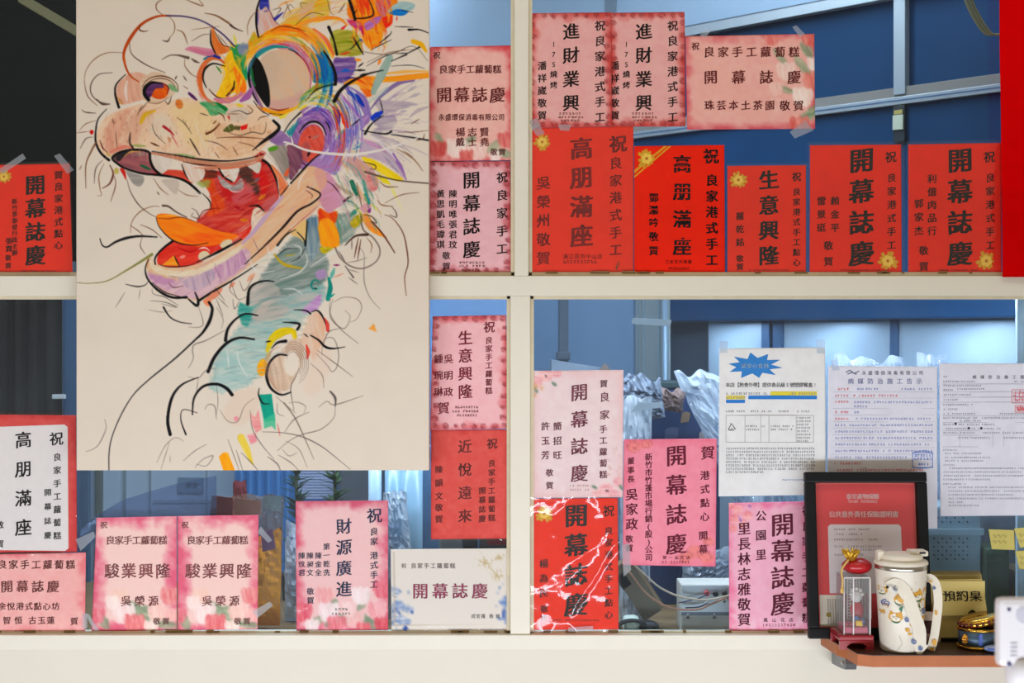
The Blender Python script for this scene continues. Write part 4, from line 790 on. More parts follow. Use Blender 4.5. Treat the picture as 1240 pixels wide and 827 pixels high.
E((214, 188, 164), 341, 97, 34.5, 37.5, -8, c2=(222, 184, 152), ang=60); E((206, 180, 158), 326, 84, 14, 22, 0, soft=8, a=0.5)
Fi((210, 160, 156), [(316, 120), (330, 122), (352, 118), (366, 110), (362, 124), (346, 133), (328, 132)], soft=5, a=0.6)
S((150, 110, 140), [(303, 96), (309, 116), (320, 134)], (3, 6, 3), (170, 130, 160)); S(K, [(310, 66), (303, 78), (301, 92), (304, 108), (312, 124)], (1, 3, 1)); A(K, 340, 97, 36.5, 39, 285, 345, 1.6)
Fi((24, 26, 28), [(309, 69), (316, 76), (322, 90), (326, 106), (327, 124), (324, 130), (316, 120), (309, 108), (305, 94), (305, 78)]); S((20, 120, 70), [(305, 84), (306, 96), (309, 104)], (2, 3, 2)); S((40, 50, 60), [(320, 122), (325, 129)], 1.5)
S((246, 176, 20), [(320, 132), (336, 138), (352, 134), (362, 130)], (4, 7, 4), (236, 140, 20)); S((160, 50, 30), [(326, 131), (338, 133.5), (350, 131)], 1.8); S((60, 30, 24), [(326, 137), (340, 139), (346, 138)], 2); S((236, 200, 40), [(340, 142), (356, 136), (370, 128)], (4, 6, 4), (226, 214, 110)); S(K, [(307, 122), (316, 134), (326, 139)], 1.6)
# horn by the big eye
Fi((222, 170, 152), [(312, 44), (310, 28), (313, 10), (318, -4), (324, -4), (328, 12), (334, 26), (337, 30), (326, 35)], (214, 196, 190), ang=70, soft=1.2); Fi((48, 56, 150), [(314, 6), (318, -8), (324, -8), (326, 12), (322, 8), (316, 12)], (90, 90, 170), soft=1.5); S((110, 100, 180), [(312, 12), (312, 30)], 3, a=0.7); S((70, 70, 150), [(320, 14), (325, 12)], 2.5, dry=1)
S(K, [(316, -4), (311, 12), (310.5, 30), (313, 45)], (1.5, 2.6, 2)); S((90, 60, 80), [(326, 12), (332, 24), (338, 30)], 1); S((80, 70, 160), [(333, 23), (343, 15)], (4, 3, 1)); S((30, 24, 24), [(313, 46), (320, 42)], 1.2)
# green / yellow between the eyes, small eye
Fi((96, 150, 60), [(278, 60), (286, 54), (296, 56), (298, 74), (298, 100), (292, 96), (286, 84), (280, 74)], (60, 160, 100), ang=80, soft=1.5); S((40, 150, 90), [(294, 60), (296, 78), (298, 96)], 5, (100, 180, 130)); Fi((150, 160, 160), [(288, 56), (296, 52), (302, 56), (298, 66), (290, 66)], (130, 140, 170), soft=2)
Fi((238, 186, 30), [(270, 78), (274, 68), (280, 60), (284, 72), (292, 86), (298, 100), (296, 112), (284, 112), (272, 118), (262, 116), (266, 104), (270, 92)], (246, 200, 60), ang=75, soft=1.3); Fi((250, 124, 6), [(282, 82), (290, 88), (298, 102), (297, 112), (290, 115), (284, 110), (287, 100)], (248, 150, 30), ang=70, soft=1.2)
for q in range(10): x = random.uniform(268, 286); y = random.uniform(70, 108); S((246, 206, 70) if q % 2 else (226, 150, 20), [(x, y), (x-5, y+6)], 2.4, a=0.8)
E((220, 204, 186), 256, 94, 11.5, 20, -6); S((220, 204, 186), [(264, 78), (270, 88), (268, 100)], 5, dry=1)
A((216, 112, 56), 260, 97, 18, 27, 100, 310, 7, c2=(226, 130, 76)); A((212, 120, 110), 262, 98, 20, 27, 30, 130, 5, c2=(222, 150, 110)); S(K, [(272, 80), (258, 77), (248, 84), (246, 96), (250, 106)], (1, 2.6, 1)); S(K, [(284, 98), (282, 108), (274, 116)], (1, 2.6, 1)); S((110, 50, 40), [(253, 108), (262, 117), (272, 119)], 1.6); S((60, 140, 60), [(262, 80), (268, 88)], 2)
S((200, 130, 150), [(260, 120), (276, 122), (292, 114)], (3, 7, 6), (220, 140, 150)); S((160, 100, 160), [(292, 122), (300, 116), (304, 108)], (4, 9, 4), (190, 120, 170)); S((20, 60, 160), [(252, 68), (258, 66), (266, 70)], (3, 6, 3)); S((70, 130, 150), [(246, 72), (252, 69)], 3)
Fi((204, 124, 150), [(224, 60), (232, 56), (248, 58), (258, 60), (260, 66), (250, 68), (236, 64)], (218, 150, 165), ang=8, soft=1.2); S((226, 120, 140), [(230, 58), (250, 64)], 2, a=.6)
Fi((222, 124, 60), [(256, 36), (258, 32), (262, 44), (268, 53), (278, 57), (276, 63), (266, 66), (260, 64), (257, 52)], (230, 150, 90), ang=65); S(K, [(255, 36), (255.5, 52), (261, 65)], (0.8, 2.2, 1.2)); S((70, 40, 30), [(260, 38), (270, 54), (280, 57)], 1); S((226, 210, 90), [(283, 42), (286, 54)], 4, a=0.8); S((226, 190, 60), [(278, 50), (284, 58)], 4)
# third eye rings
Fi((150, 110, 160), [(350, 186), (352, 160), (362, 136), (378, 128), (394, 130), (404, 142), (406, 160), (396, 180), (380, 200), (362, 204)], (176, 130, 176), ang=60, soft=1.5)
S((172, 168, 60), [(366, 118), (384, 106), (404, 102)], (4, 8, 4), (130, 160, 110)); S((60, 150, 140), [(362, 130), (368, 118), (376, 110)], 5, a=0.8); S((236, 170, 40), [(386, 118), (404, 116)], (3, 6, 3)); S((150, 160, 80), [(374, 124), (392, 112), (408, 110)], 4, dry=1)
S((220, 110, 20), [(410, 120), (418, 138), (424, 156)], (4, 8, 4), (150, 150, 50)); S((232, 70, 26), [(415, 138), (421, 156)], (4, 8, 3)); S((224, 60, 40), [(404, 130), (408, 142), (406, 156)], (3, 7, 3)); S((80, 70, 160), [(370, 140), (384, 132), (396, 142), (401, 158)], (4, 7, 3), (130, 90, 170)); S((216, 200, 206), [(368, 136), (382, 128), (396, 132)], 3); S((210, 190, 196), [(401, 138), (406, 152), (402, 168)], 3); S((60, 60, 150), [(404, 124), (411, 138), (411, 152)], 2.5)
E((212, 86, 70), 377, 174, 15.5, 23, 12, c2=(226, 110, 90), ang=60, soft=1.2); E((160, 100, 110), 368, 186, 7, 15, 12, soft=4, a=0.5); S((190, 130, 120), [(378, 168), (386, 164)], 4, a=0.8); A((222, 196, 190), 377, 173, 16, 24, 240, 330, 2, rot=12); A(K, 377, 173, 18, 26, 200, 330, 2.6, rot=12); S((90, 50, 70), [(360, 176), (362, 192), (370, 200)], 2); E(K, 375, 166, 1, 1); E((50, 24, 30), 374, 186, 1.6, 4, 20)
S(K, [(394, 147), (398, 154), (400, 165)], 2.2); S((130, 110, 170), [(420, 106), (438, 122), (446, 140)], (6, 14, 8), (170, 140, 190)); S((26, 70, 170), [(422, 112), (432, 118), (440, 128)], (4, 7, 3), (60, 90, 190)); S((226, 220, 220), [(424, 108), (431, 113)], 3); S((50, 80, 190), [(452, 143), (462, 136)], (7, 8, 4)); S((190, 120, 190), [(412, 116), (430, 134), (440, 152)], (3, 4, 2)); S((60, 70, 160), [(428, 122), (438, 142)], 3, a=0.7, dry=1); S((200, 200, 220), [(436, 132), (440, 144)], 2, a=0.8)
Fi((80, 160, 148), [(406, 172), (414, 158), (424, 158), (420, 172), (412, 182)], (150, 190, 176), ang=-40, soft=2); S((90, 170, 156), [(428, 180), (440, 172)], 8, (150, 190, 180), dry=1); S((222, 218, 214), [(404, 174), (414, 168)], 2)
Fi((160, 124, 176), [(372, 200), (394, 182), (416, 160), (440, 140), (448, 146), (430, 164), (414, 186), (396, 206), (382, 210)], (190, 150, 196), ang=-42, soft=1.6); Fi((180, 130, 180), [(372, 200), (386, 190), (404, 190), (414, 196), (406, 212), (392, 206)], (170, 150, 190), ang=-20, soft=1.6); S((180, 150, 200), [(420, 170), (440, 150)], 4); S((214, 206, 220), [(388, 192), (404, 174)], 1.6); S((150, 110, 170), [(424, 176), (430, 160)], 6, dry=1)
S((196, 130, 180), [(436, 168), (456, 176), (468, 184)], (3, 6, 2), (220, 190, 200)); S((222, 210, 220), [(440, 162), (460, 172), (480, 194)], 2); S((228, 210, 140), [(420, 183), (444, 187)], 5, a=0.8)
# ---- cheek between snout and third eye
Fi((150, 140, 128), [(326, 182), (340, 174), (352, 182), (352, 206), (346, 218), (336, 200)], (176, 160, 150), ang=60, soft=2); S((226, 110, 70), [(346, 212), (352, 202)], (4, 5, 2)); Fi((126, 80, 100), [(348, 176), (362, 176), (366, 198), (352, 218), (350, 200)], (160, 110, 120), ang=60, soft=1.6); S((110, 160, 60), [(327, 181), (335, 179)], (5, 6, 4)); Fi((150, 116, 160), [(325, 168), (338, 158), (348, 164), (353, 172), (340, 176), (332, 174)], (176, 140, 180), ang=-20, soft=1.2); Fi((60, 140, 150), [(346, 158), (352, 150), (362, 146), (356, 160), (352, 166)], (90, 160, 160), ang=-50, soft=1.3); Fi((206, 66, 60), [(302, 186), (314, 182), (322, 186), (312, 192)], (226, 130, 100), soft=1.5)
Fi((224, 206, 186), [(346, 142), (360, 132), (366, 140), (352, 154), (344, 160)], soft=2)
# ---- snout
Fi((230, 194, 162), [(117, 166), (122, 150), (133, 139), (152, 131), (176, 125), (204, 123), (222, 118), (240, 122), (262, 127), (288, 125), (308, 128), (322, 140), (333, 150), (336, 158), (326, 170), (314, 184), (302, 192), (280, 197), (256, 195), (225, 190), (188, 182), (165, 179), (146, 183), (132, 190), (122, 184)], (232, 204, 176), ang=-35, soft=1.3)
Fi((216, 152, 128), [(126, 176), (126, 158), (134, 144), (146, 136), (160, 132), (150, 150), (146, 170), (148, 180), (134, 187)], (224, 172, 146), ang=75, soft=5, a=0.85); Fi((220, 164, 138), [(150, 152), (160, 136), (176, 128), (172, 148), (166, 172), (152, 174)], soft=6, a=0.55)
E((224, 204, 180), 196, 154, 16, 14, 30, soft=9); Fi((230, 204, 140), [(208, 130), (236, 124), (256, 132), (262, 154), (250, 174), (232, 180), (214, 150)], soft=9, a=0.45); Fi((228, 192, 158), [(262, 150), (290, 158), (318, 152), (328, 164), (306, 184), (270, 190)], (220, 172, 130), ang=-15, soft=5, a=0.7)
S((228, 206, 176), [(236, 150), (248, 176), (258, 190)], (2, 4, 2), a=0.8); S((224, 140, 120), [(134, 184), (150, 178), (160, 179)], (3, 5, 3))
Fi((80, 160, 106), [(242, 124), (262, 124), (272, 132), (278, 142), (270, 138), (256, 140), (250, 132)], (150, 190, 140), ang=25, soft=1.5); S((0, 130, 70), [(263, 125), (273, 132), (280, 141)], (2, 5, 2)); Fi((222, 206, 188), [(276, 132), (296, 130), (302, 138), (296, 146), (282, 148), (274, 140)], (214, 190, 170), ang=10, soft=2); S((230, 200, 70), [(286, 126), (294, 129)], 4)
Fi((110, 110, 60), [(270, 158), (280, 150), (284, 156), (278, 160)], soft=1); Fi((110, 96, 60), [(284, 152), (292, 153), (290, 158), (284, 157)], smooth=False); Fi((226, 50, 40), [(291, 153), (300, 150), (299, 156), (292, 158)], smooth=False); S((210, 60, 40), [(276, 140), (278, 144)], 2.4); S((228, 190, 40), [(171, 148), (176, 139), (188, 134)], (4, 6, 2), (222, 180, 40)); S((180, 40, 60), [(198, 153), (206, 159), (211, 164)], (3, 3, 0.6)); S((210, 80, 100), [(206, 160), (216, 178)], 1); Fi((190, 110, 60), [(203, 166), (207, 168), (206, 173), (204, 171)], soft=1, a=0.6)
S((110, 60, 110), [(229, 113), (238, 121)], (3, 4, 2)); E((206, 110, 80), 217, 126, 4.5, 6, -20, c2=(226, 150, 60)); S((160, 170, 100), [(160, 176), (176, 177)], 4, a=0.8); S((150, 170, 110), [(208, 187), (236, 190)], (2, 5, 2), a=0.8)
# nostril bulge, nostril eye
Fi((216, 160, 136), [(140, 122), (141, 106), (148, 96), (160, 88), (176, 90), (184, 104), (178, 118), (160, 124), (148, 126)], (226, 180, 156), ang=80, soft=2); S((230, 214, 200), [(154, 98), (152, 110), (154, 122)], 4, a=0.9); S((190, 140, 60), [(142, 118), (148, 126)], 6, a=0.7, dry=1); Fi((222, 196, 170), [(170, 98), (184, 88), (200, 90), (214, 104), (214, 112), (200, 122), (184, 126), (172, 118)], (214, 180, 150), soft=2)
E((214, 90, 24), 192, 110, 12, 10, 15, c2=(236, 120, 20), ang=50); Fi((92, 54, 96), [(176, 116), (176, 104), (184, 100), (196, 100), (198, 106), (188, 108), (182, 118)], (120, 80, 120), soft=1.3); S((140, 40, 40), [(196, 100), (204, 106), (202, 114)], 2); S(K, [(196, 101), (184, 100), (176, 106), (175, 114), (180, 121)], (1, 4.5, 4)); S((120, 170, 120), [(206, 104), (214, 110)], (5, 7, 3), a=0.8); A((90, 56, 44), 194, 108, 22, 16, 190, 370, 1.2); A((90, 60, 50), 194, 107, 18, 12, 200, 350, 0.9); S((150, 110, 80), [(178, 124), (192, 125), (204, 118)], 1)
S(K, [(152, 90), (141, 102), (139.5, 114), (144, 130)], (0.8, 2, 3)); S(K, [(129, 132), (119, 144), (116, 158), (116, 172), (122, 185), (132, 194)], (0.8, 2, 3)); S((110, 50, 40), [(121, 170), (125, 180), (130, 184)], 1.6); S(K, [(158, 160), (157, 172), (161, 179)], (0.6, 2, 2))
# upper lip, gums, teeth, mouth
Fi((150, 96, 100), [(137, 190), (144, 184), (160, 180), (180, 183), (183, 194), (194, 211), (176, 210), (156, 204), (144, 199)], (176, 110, 110), ang=8, soft=1.2); Fi((70, 60, 62), [(138, 190), (144, 185), (158, 181), (150, 190), (143, 195)], soft=1.6); S((60, 110, 80), [(170, 200), (182, 205)], (2, 4, 2)); S((150, 140, 130), [(160, 188), (178, 186)], 6, a=0.6, dry=1); S((210, 170, 90), [(150, 190), (158, 184), (170, 184)], 1.4); Fi((206, 60, 50), [(145, 204), (151, 206), (153, 218), (149, 212)], soft=1)
Fi((196, 62, 52), [(184, 212), (196, 206), (216, 206), (236, 210), (232, 222), (210, 214)], (226, 110, 84), soft=1.3, ang=10)
Fi((192, 60, 56), [(228, 212), (246, 208), (266, 206), (290, 204), (306, 198), (318, 192), (328, 202), (336, 222), (338, 238), (328, 252), (318, 257), (308, 260), (305, 276), (296, 286), (268, 284), (244, 272), (238, 266), (246, 258), (255, 252), (255, 238), (248, 224), (236, 216)], (216, 96, 84), ang=-25, soft=1.2)
Fi((228, 100, 50), [(244, 218), (256, 214), (262, 230), (272, 246), (266, 258), (250, 262), (256, 244), (252, 230)], (214, 80, 40), ang=70, soft=3); Fi((100, 62, 54), [(246, 206), (262, 206), (262, 214), (246, 216)], (150, 70, 50), soft=3); Fi((84, 66, 58), [(288, 206), (304, 200), (306, 216), (316, 226), (310, 236), (296, 220)], (120, 80, 70), soft=4); Fi((206, 44, 44), [(266, 216), (276, 226), (288, 236), (284, 244), (272, 238)], soft=4, a=0.8); Fi((206, 106, 110), [(282, 232), (300, 222), (308, 232), (300, 244), (284, 246)], soft=4, a=0.8); Fi((200, 110, 110), [(316, 250), (332, 236), (336, 244), (322, 256)], soft=3, a=0.8); Fi((216, 40, 40), [(312, 214), (320, 206), (326, 222), (318, 236)], soft=4, a=0.8); Fi((224, 110, 90), [(254, 266), (276, 256), (300, 262), (300, 278), (274, 280)], (210, 70, 60), ang=-5, soft=4); S((230, 150, 40), [(291, 266), (300, 267)], 5, (216, 120, 50)); S((226, 150, 50), [(314, 241), (321, 236)], 6, (226, 120, 50), a=0.9); Fi((160, 170, 90), [(240, 220), (254, 218), (252, 226), (242, 226)], soft=3, a=0.8)
S((120, 110, 116), [(308, 220), (314, 216)], 5, a=0.9); S((180, 40, 50), [(284, 250), (296, 254)], 5, dry=1)
for (P_, c_) in (([(182, 186), (206, 192), (207, 200), (200, 208), (194, 210), (186, 200)], (214, 198, 182)), ([(219, 197), (246, 204), (246, 216), (238, 220), (232, 221), (224, 210)], (222, 192, 172)), ([(265, 204), (288, 203), (288, 212), (284, 220), (278, 219), (270, 212)], (214, 196, 176)), ([(300, 200), (315, 196), (315, 206), (312, 210), (306, 206)], (206, 192, 176))): Fi(c_, P_, (226, 214, 202), ang=60)
Fi((190, 176, 170), [(264, 212), (272, 218), (282, 224), (292, 216), (295, 224), (290, 230), (278, 230), (268, 224)], (150, 140, 136), soft=1.2); S((216, 206, 200), [(276, 224), (280, 231), (290, 232), (295, 227)], 1.4)
S((196, 150, 120), [(184, 185), (210, 190), (240, 197), (272, 200), (300, 196), (318, 190)], (3, 8, 3), (206, 130, 104)); S((216, 130, 96), [(236, 203), (270, 204), (300, 200), (318, 193)], 2.6); S(K, [(184, 183), (214, 188), (244, 193), (274, 195), (300, 192), (320, 186)], (0.8, 2, 0.8)); S(K, [(222, 196), (240, 199), (262, 201)], 1.2)
S(K, [(195, 212), (186, 204), (182, 194), (180, 184), (164, 181), (146, 184), (136, 191), (142, 198), (152, 204), (172, 210), (192, 212), (212, 215), (224, 219), (234, 226), (242, 234)], (3, 2.4, 3)); S(K, [(220, 199), (224, 210), (228, 217)], 1.6); S(K, [(265, 204), (271, 214), (281, 220)], (1.4, 2.4, 1.4)); S(K, [(318, 194), (326, 200), (334, 216), (338, 236)], (3, 2.6, 1)); S(K, [(245, 234), (254, 244), (255, 254)], 1.6)
Fi((176, 166, 156), [(152, 206), (162, 210), (174, 214), (173, 222), (168, 226), (160, 221)], (160, 152, 146), soft=1.1); Fi((186, 168, 152), [(196, 218), (216, 219), (215, 232), (212, 235), (204, 228)], (170, 156, 144), soft=1.1)
Fi((222, 206, 190), [(176, 214), (212, 216), (232, 228), (250, 240), (254, 252), (244, 262), (228, 268), (212, 262), (200, 240), (190, 224)], soft=2, a=0.6)
Fi((226, 122, 76), [(328, 200), (334, 204), (349, 224), (340, 237), (336, 218)], (232, 150, 110), ang=60); S((212, 190, 176), [(312, 181), (330, 194), (348, 224)], 1.6); S(K, [(350, 224), (339, 238)], 1.4); S((206, 190, 180), [(336, 212), (338, 238)], 1)
# tongue and lower mouth
Fi((232, 86, 66), [(190, 314), (196, 302), (212, 292), (232, 297), (258, 296), (285, 284), (304, 276), (294, 292), (270, 302), (250, 314), (236, 321), (214, 323), (194, 321)], (220, 64, 50), ang=-15, soft=1.2); S((244, 170, 150), [(218, 312), (224, 310)], 4, a=0.8); S((244, 200, 190), [(238, 302), (248, 300), (254, 304)], 2); S((196, 40, 40), [(216, 300), (230, 305), (242, 300)], 2.4)
Fi((254, 148, 8), [(189, 263), (193, 259), (204, 259), (218, 262), (238, 269), (262, 279), (288, 285), (280, 291), (258, 297), (236, 297), (214, 293), (200, 283), (192, 272)], (252, 132, 14), ang=20); Fi((240, 92, 30), [(236, 282), (262, 281), (288, 286), (276, 292), (252, 297), (232, 296), (222, 290)], (250, 130, 20), ang=10, soft=5, a=0.8); S((250, 176, 70), [(192, 262), (206, 261), (216, 262)], 2); S((250, 110, 20), [(206, 284), (224, 289), (240, 294)], 3, a=0.8, dry=1)
S(K, [(189, 264), (193, 275), (204, 287), (216, 294), (234, 297), (252, 294)], 1.4); S((120, 60, 30), [(190, 264), (204, 265), (220, 263), (240, 270)], 1)
Fi((244, 170, 60), [(196, 321), (211, 309), (217, 322)], (240, 140, 50), smooth=False); S(K, [(211, 310), (217, 322)], 1.6); E((224, 206, 170), 247, 310, 7, 6, -20); E((222, 204, 168), 274, 295, 8, 4.5, -25); Fi((222, 200, 176), [(306, 256), (310, 251), (320, 257), (308, 278), (304, 270)], (232, 212, 190), ang=60); S(K, [(302, 250), (312, 249), (320, 256)], 2.6); S((130, 40, 40), [(240, 266), (246, 256), (256, 253), (266, 252)], 1.2)
# jaw
Fi((224, 192, 160), [(177, 320), (180, 310), (188, 318), (206, 323), (230, 322), (250, 316), (272, 304), (294, 290), (308, 276), (322, 258), (338, 240), (354, 222), (370, 203), (384, 203), (392, 214), (396, 228), (392, 242), (374, 258), (354, 280), (330, 302), (300, 324), (262, 350), (240, 363), (218, 360), (196, 351), (182, 338)], (226, 178, 140), ang=-42, soft=1.2)
Fi((206, 166, 182), [(178, 330), (192, 334), (214, 340), (240, 332), (262, 318), (286, 302), (302, 304), (298, 322), (262, 348), (240, 361), (218, 359), (196, 350), (182, 340)], (222, 188, 190), ang=-35, soft=2.5); Fi((196, 146, 176), [(180, 330), (200, 336), (214, 338), (206, 344), (188, 342)], soft=3, a=0.8); Fi((176, 156, 176), [(214, 334), (232, 334), (256, 326), (258, 340), (236, 352), (222, 344)], (206, 180, 188), ang=80, soft=2, a=0.8); Fi((192, 140, 176), [(260, 320), (290, 304), (296, 318), (270, 338)], (216, 180, 190), ang=80, soft=2, a=0.8)
Fi((230, 214, 188), [(182, 314), (194, 324), (216, 328), (244, 324), (268, 312), (292, 296), (290, 304), (266, 320), (240, 332), (214, 336), (194, 332), (182, 324)], (226, 204, 174), ang=-15, soft=2)
S((200, 170, 192), [(342, 238), (322, 262), (306, 282), (294, 294)], (3, 6, 3)); S((226, 160, 130), [(380, 212), (366, 244), (340, 272)], 10, (230, 190, 160), a=0.5, dry=1); S((234, 216, 200), [(372, 206), (364, 216), (361, 230)], 2)
Fi((208, 150, 162), [(388, 236), (394, 208), (408, 222), (414, 236), (420, 244), (408, 252), (398, 258), (390, 250), (386, 244)], (214, 160, 186), ang=-20, soft=1.5); Fi((222, 168, 150), [(380, 206), (392, 206), (396, 220), (388, 230)], soft=2)
S((170, 156, 130), [(406, 222), (416, 230), (426, 236), (418, 242)], 5, a=0.8); S((60, 40, 40), [(372, 226), (388, 235), (378, 246), (360, 256), (342, 276), (318, 300), (296, 320)], (1.4, 3, 1)); S((70, 40, 44), [(396, 219), (404, 225), (412, 236)], 1.2); S((90, 60, 70), [(416, 244), (424, 238)], (2, 3, 1)); S((120, 70, 60), [(370, 230), (378, 236), (377, 240)], 1)
S((214, 168, 150), [(388, 246), (372, 262), (352, 276)], (3, 5, 3), (226, 206, 180)); S((206, 110, 90), [(384, 250), (368, 264), (350, 280)], 1.2); Fi((226, 190, 130), [(352, 282), (370, 266), (370, 292), (362, 288)], soft=1.5); S((90, 60, 40), [(340, 290), (352, 278)], 1.4)
S(K, [(209, 292), (196, 302), (188, 312), (188, 320)], (3, 2.4, 1.6)); S((110, 30, 30), [(192, 320), (204, 323), (226, 322), (238, 318)], 1.8); S(K, [(238, 318), (252, 311), (270, 302), (292, 290)], (1.2, 3.4, 2)); S(K, [(180, 314), (176, 325), (179, 338), (192, 352), (208, 360), (226, 360)], (1, 2.6, 3)); S((70, 40, 50), [(184, 342), (200, 354), (218, 359)], 1.4); S(K, [(241, 364), (258, 353), (284, 338), (312, 320)], (3, 2, 0.8)); S(K, [(228, 362), (238, 370), (240, 364), (236, 354)], (1.4, 3.4, 1.4)); S((110, 70, 80), [(204, 342), (210, 348), (222, 346)], 1)
for L in ([(260, 319), (264, 330), (268, 344)], [(284, 314), (286, 328)], [(292, 302), (300, 320)], [(249, 330), (255, 346)], [(306, 288), (314, 306)], [(204, 334), (216, 336)]): S((150, 110, 130), L, 0.9, a=0.8)
S((226, 150, 120), [(248, 364), (262, 356), (268, 350)], (3, 8, 3)); S((228, 160, 130), [(300, 340), (308, 332)], 6, a=.8); S((232, 140, 110), [(278, 348), (284, 342)], 5, a=.8); Fi((236, 150, 110), [(246, 364), (256, 362), (254, 370), (250, 370)], soft=1.3)
Y_, O_, R_, P_k, V_, B_, T_, G_, W_c = (240, 200, 50), (248, 140, 20), (222, 50, 50), (216, 140, 150), (150, 100, 170), (30, 90, 180), (20, 150, 160), (120, 160, 60), (228, 214, 198)
streaks(338, 95, 36, 39, -8, 200, 300, 1.12, 1.45, [Y_, O_, O_, (236, 180, 60), W_c], 60, (1, 3.2)); streaks(338, 95, 36, 39, -8, 280, 350, 1.02, 1.22, [P_k, R_, (206, 140, 160), V_, W_c], 34, (0.8, 2.4)); streaks(338, 95, 36, 39, -8, 290, 360, 1.22, 1.42, [O_, Y_, G_, (230, 150, 120), R_], 34, (0.8, 2.6)); streaks(338, 95, 36, 39, -8, 320, 375, 1.42, 1.82, [T_, B_, (16, 140, 190), (40, 170, 180), (20, 70, 150)], 50, (0.8, 2.6)); streaks(338, 95, 36, 39, -8, 300, 330, 1.5, 1.9, [O_, (240, 160, 100), R_, Y_], 24, (0.8, 2.6))
streaks(338, 95, 36, 39, -8, 40, 130, 1.02, 1.16, [Y_, O_, (200, 190, 60)], 16, (0.8, 2)); streaks(338, 95, 36, 39, -8, 180, 250, 0.98, 1.08, [T_, (60, 150, 130), V_], 16, (0.7, 1.6))
streaks(377, 173, 17, 25, 12, 200, 380, 1.15, 1.75, [V_, (120, 80, 160), (90, 80, 170), (190, 140, 190), (206, 180, 206)], 70, (0.8, 2.6)); streaks(377, 173, 17, 25, 12, 280, 370, 1.8, 2.4, [O_, R_, (226, 120, 30), V_, (90, 100, 190)], 36, (0.8, 2.6)); streaks(377, 173, 17, 25, 12, 220, 290, 1.9, 2.5, [(172, 170, 60), (120, 160, 110), (90, 160, 150), Y_, W_c], 34, (0.8, 2.4)); streaks(377, 173, 17, 25, 12, 285, 350, 2.4, 3.6, [V_, (90, 110, 190), (40, 80, 180), (200, 150, 190), (170, 170, 200), W_c], 60, (0.8, 2.8))
streaks(377, 173, 15, 22, 12, 0, 360, 0.3, 0.9, [(220, 100, 84), (200, 70, 60), (190, 110, 110), (230, 130, 110)], 26, (0.8, 2.2), 0.6)
streaks(260, 97, 18, 26, 0, 60, 320, 0.95, 1.25, [(216, 120, 66), (226, 150, 100), (222, 130, 120)], 26, (0.7, 2)); streaks(278, 92, 16, 28, 0, 270, 450, 0.4, 1.1, [Y_, (246, 206, 80), O_, (236, 170, 20)], 40, (0.8, 2.2))
for q in range(90):     # mane
    x = random.uniform(424, 472); y = random.uniform(-20, 52); 
    if y < 70-(abs(x-448)*1.2): S(random.choice([O_, (238, 90, 20), (244, 170, 60), (226, 60, 30), Y_, (226, 130, 110)]), [(x, y), (x+2+random.uniform(-3, 3), y+7), (x+3, y+13)], random.uniform(1, 3), a=0.7, dry=0.7)
for q in range(70):     # hair above the lid
    x = random.uniform(336, 420); y = random.uniform(4, 34); S(random.choice([Y_, (240, 180, 80), O_, (226, 180, 150), (222, 200, 150), (226, 150, 120)]), [(x, y), (x+8, y-5), (x+18, y-7)], random.uniform(0.8, 2.4), a=0.55, dry=0.7)
for q in range(60):     # fan of feathers to the right of the head
    a_ = random.uniform(-0.55, 0.75); r0 = random.uniform(30, 70); r1 = r0+random.uniform(14, 46); cx_, cy_ = 420, 150
    S(random.choice([(170, 150, 172), (190, 174, 186), (160, 130, 170), (206, 190, 196), (150, 140, 150), (220, 205, 190)]), [(cx_+r0*math.cos(a_), cy_+r0*math.sin(a_)), (cx_+(r0+r1)/2*math.cos(a_)+1, cy_+(r0+r1)/2*math.sin(a_)-2), (cx_+r1*math.cos(a_), cy_+r1*math.sin(a_))], random.uniform(0.8, 3), a=0.5, dry=0.8)
for q in range(90):     # ruff behind the jaw
    x = random.uniform(404, 456); y = random.uniform(196, 272); S(random.choice([(120, 160, 150), (90, 150, 130), (206, 150, 150), (170, 170, 150), (210, 180, 110), (190, 150, 160), (226, 206, 190), (80, 130, 110)]), [(x, y), (x+4, y+6), (x+6, y+13)], random.uniform(0.8, 2.8), a=0.6, dry=0.7)
for q in range(110):    # scales on the neck
    t_ = random.random(); x = 350-60*t_+random.uniform(-45, 40)*(1-0.4*t_); y = 300+165*t_+random.uniform(-14, 14); S(random.choice([(150, 182, 176), (120, 160, 156), (196, 200, 192), (170, 176, 168), (200, 182, 170), (96, 140, 136)]), [(x, y), (x+9, y-3), (x+20, y-4)], random.uniform(0.8, 2.6), a=0.45, dry=0.8)
for q in range(60):     # shadows and pink streaks inside the mouth
    x = random.uniform(252, 330); y = random.uniform(212, 280)
    if y < 290-(x-250)*0.35 and y > 205: S(random.choice([(176, 44, 40), (214, 90, 80), (226, 120, 90), (150, 50, 46), (220, 110, 110), (230, 130, 70)]), [(x, y), (x+8, y-5), (x+15, y-8)], random.uniform(0.8, 3), a=0.5, dry=0.7)
for q in range(120):    # fine contour hatching on the snout
    x = random.uniform(126, 320); y = random.uniform(134, 184); b_ = (x-220)*0.02; S(random.choice([(222, 176, 150), (234, 212, 184), (214, 162, 136), (236, 216, 192), (226, 190, 160)]), [(x, y), (x-2+b_, y+7), (x+b_*2, y+15)], random.uniform(0.7, 2), a=0.4, dry=0.6)
for q in range(50):     # jaw
    t_ = random.random(); x = 200+180*t_+random.uniform(-6, 6); y = 346-125*t_**1.15+random.uniform(-14, 8); S(random.choice([(216, 180, 186), (226, 190, 160), (206, 160, 176), (232, 206, 186)]), [(x, y), (x+7, y-5), (x+14, y-10)], random.uniform(0.8, 2.6), a=0.45, dry=0.6)
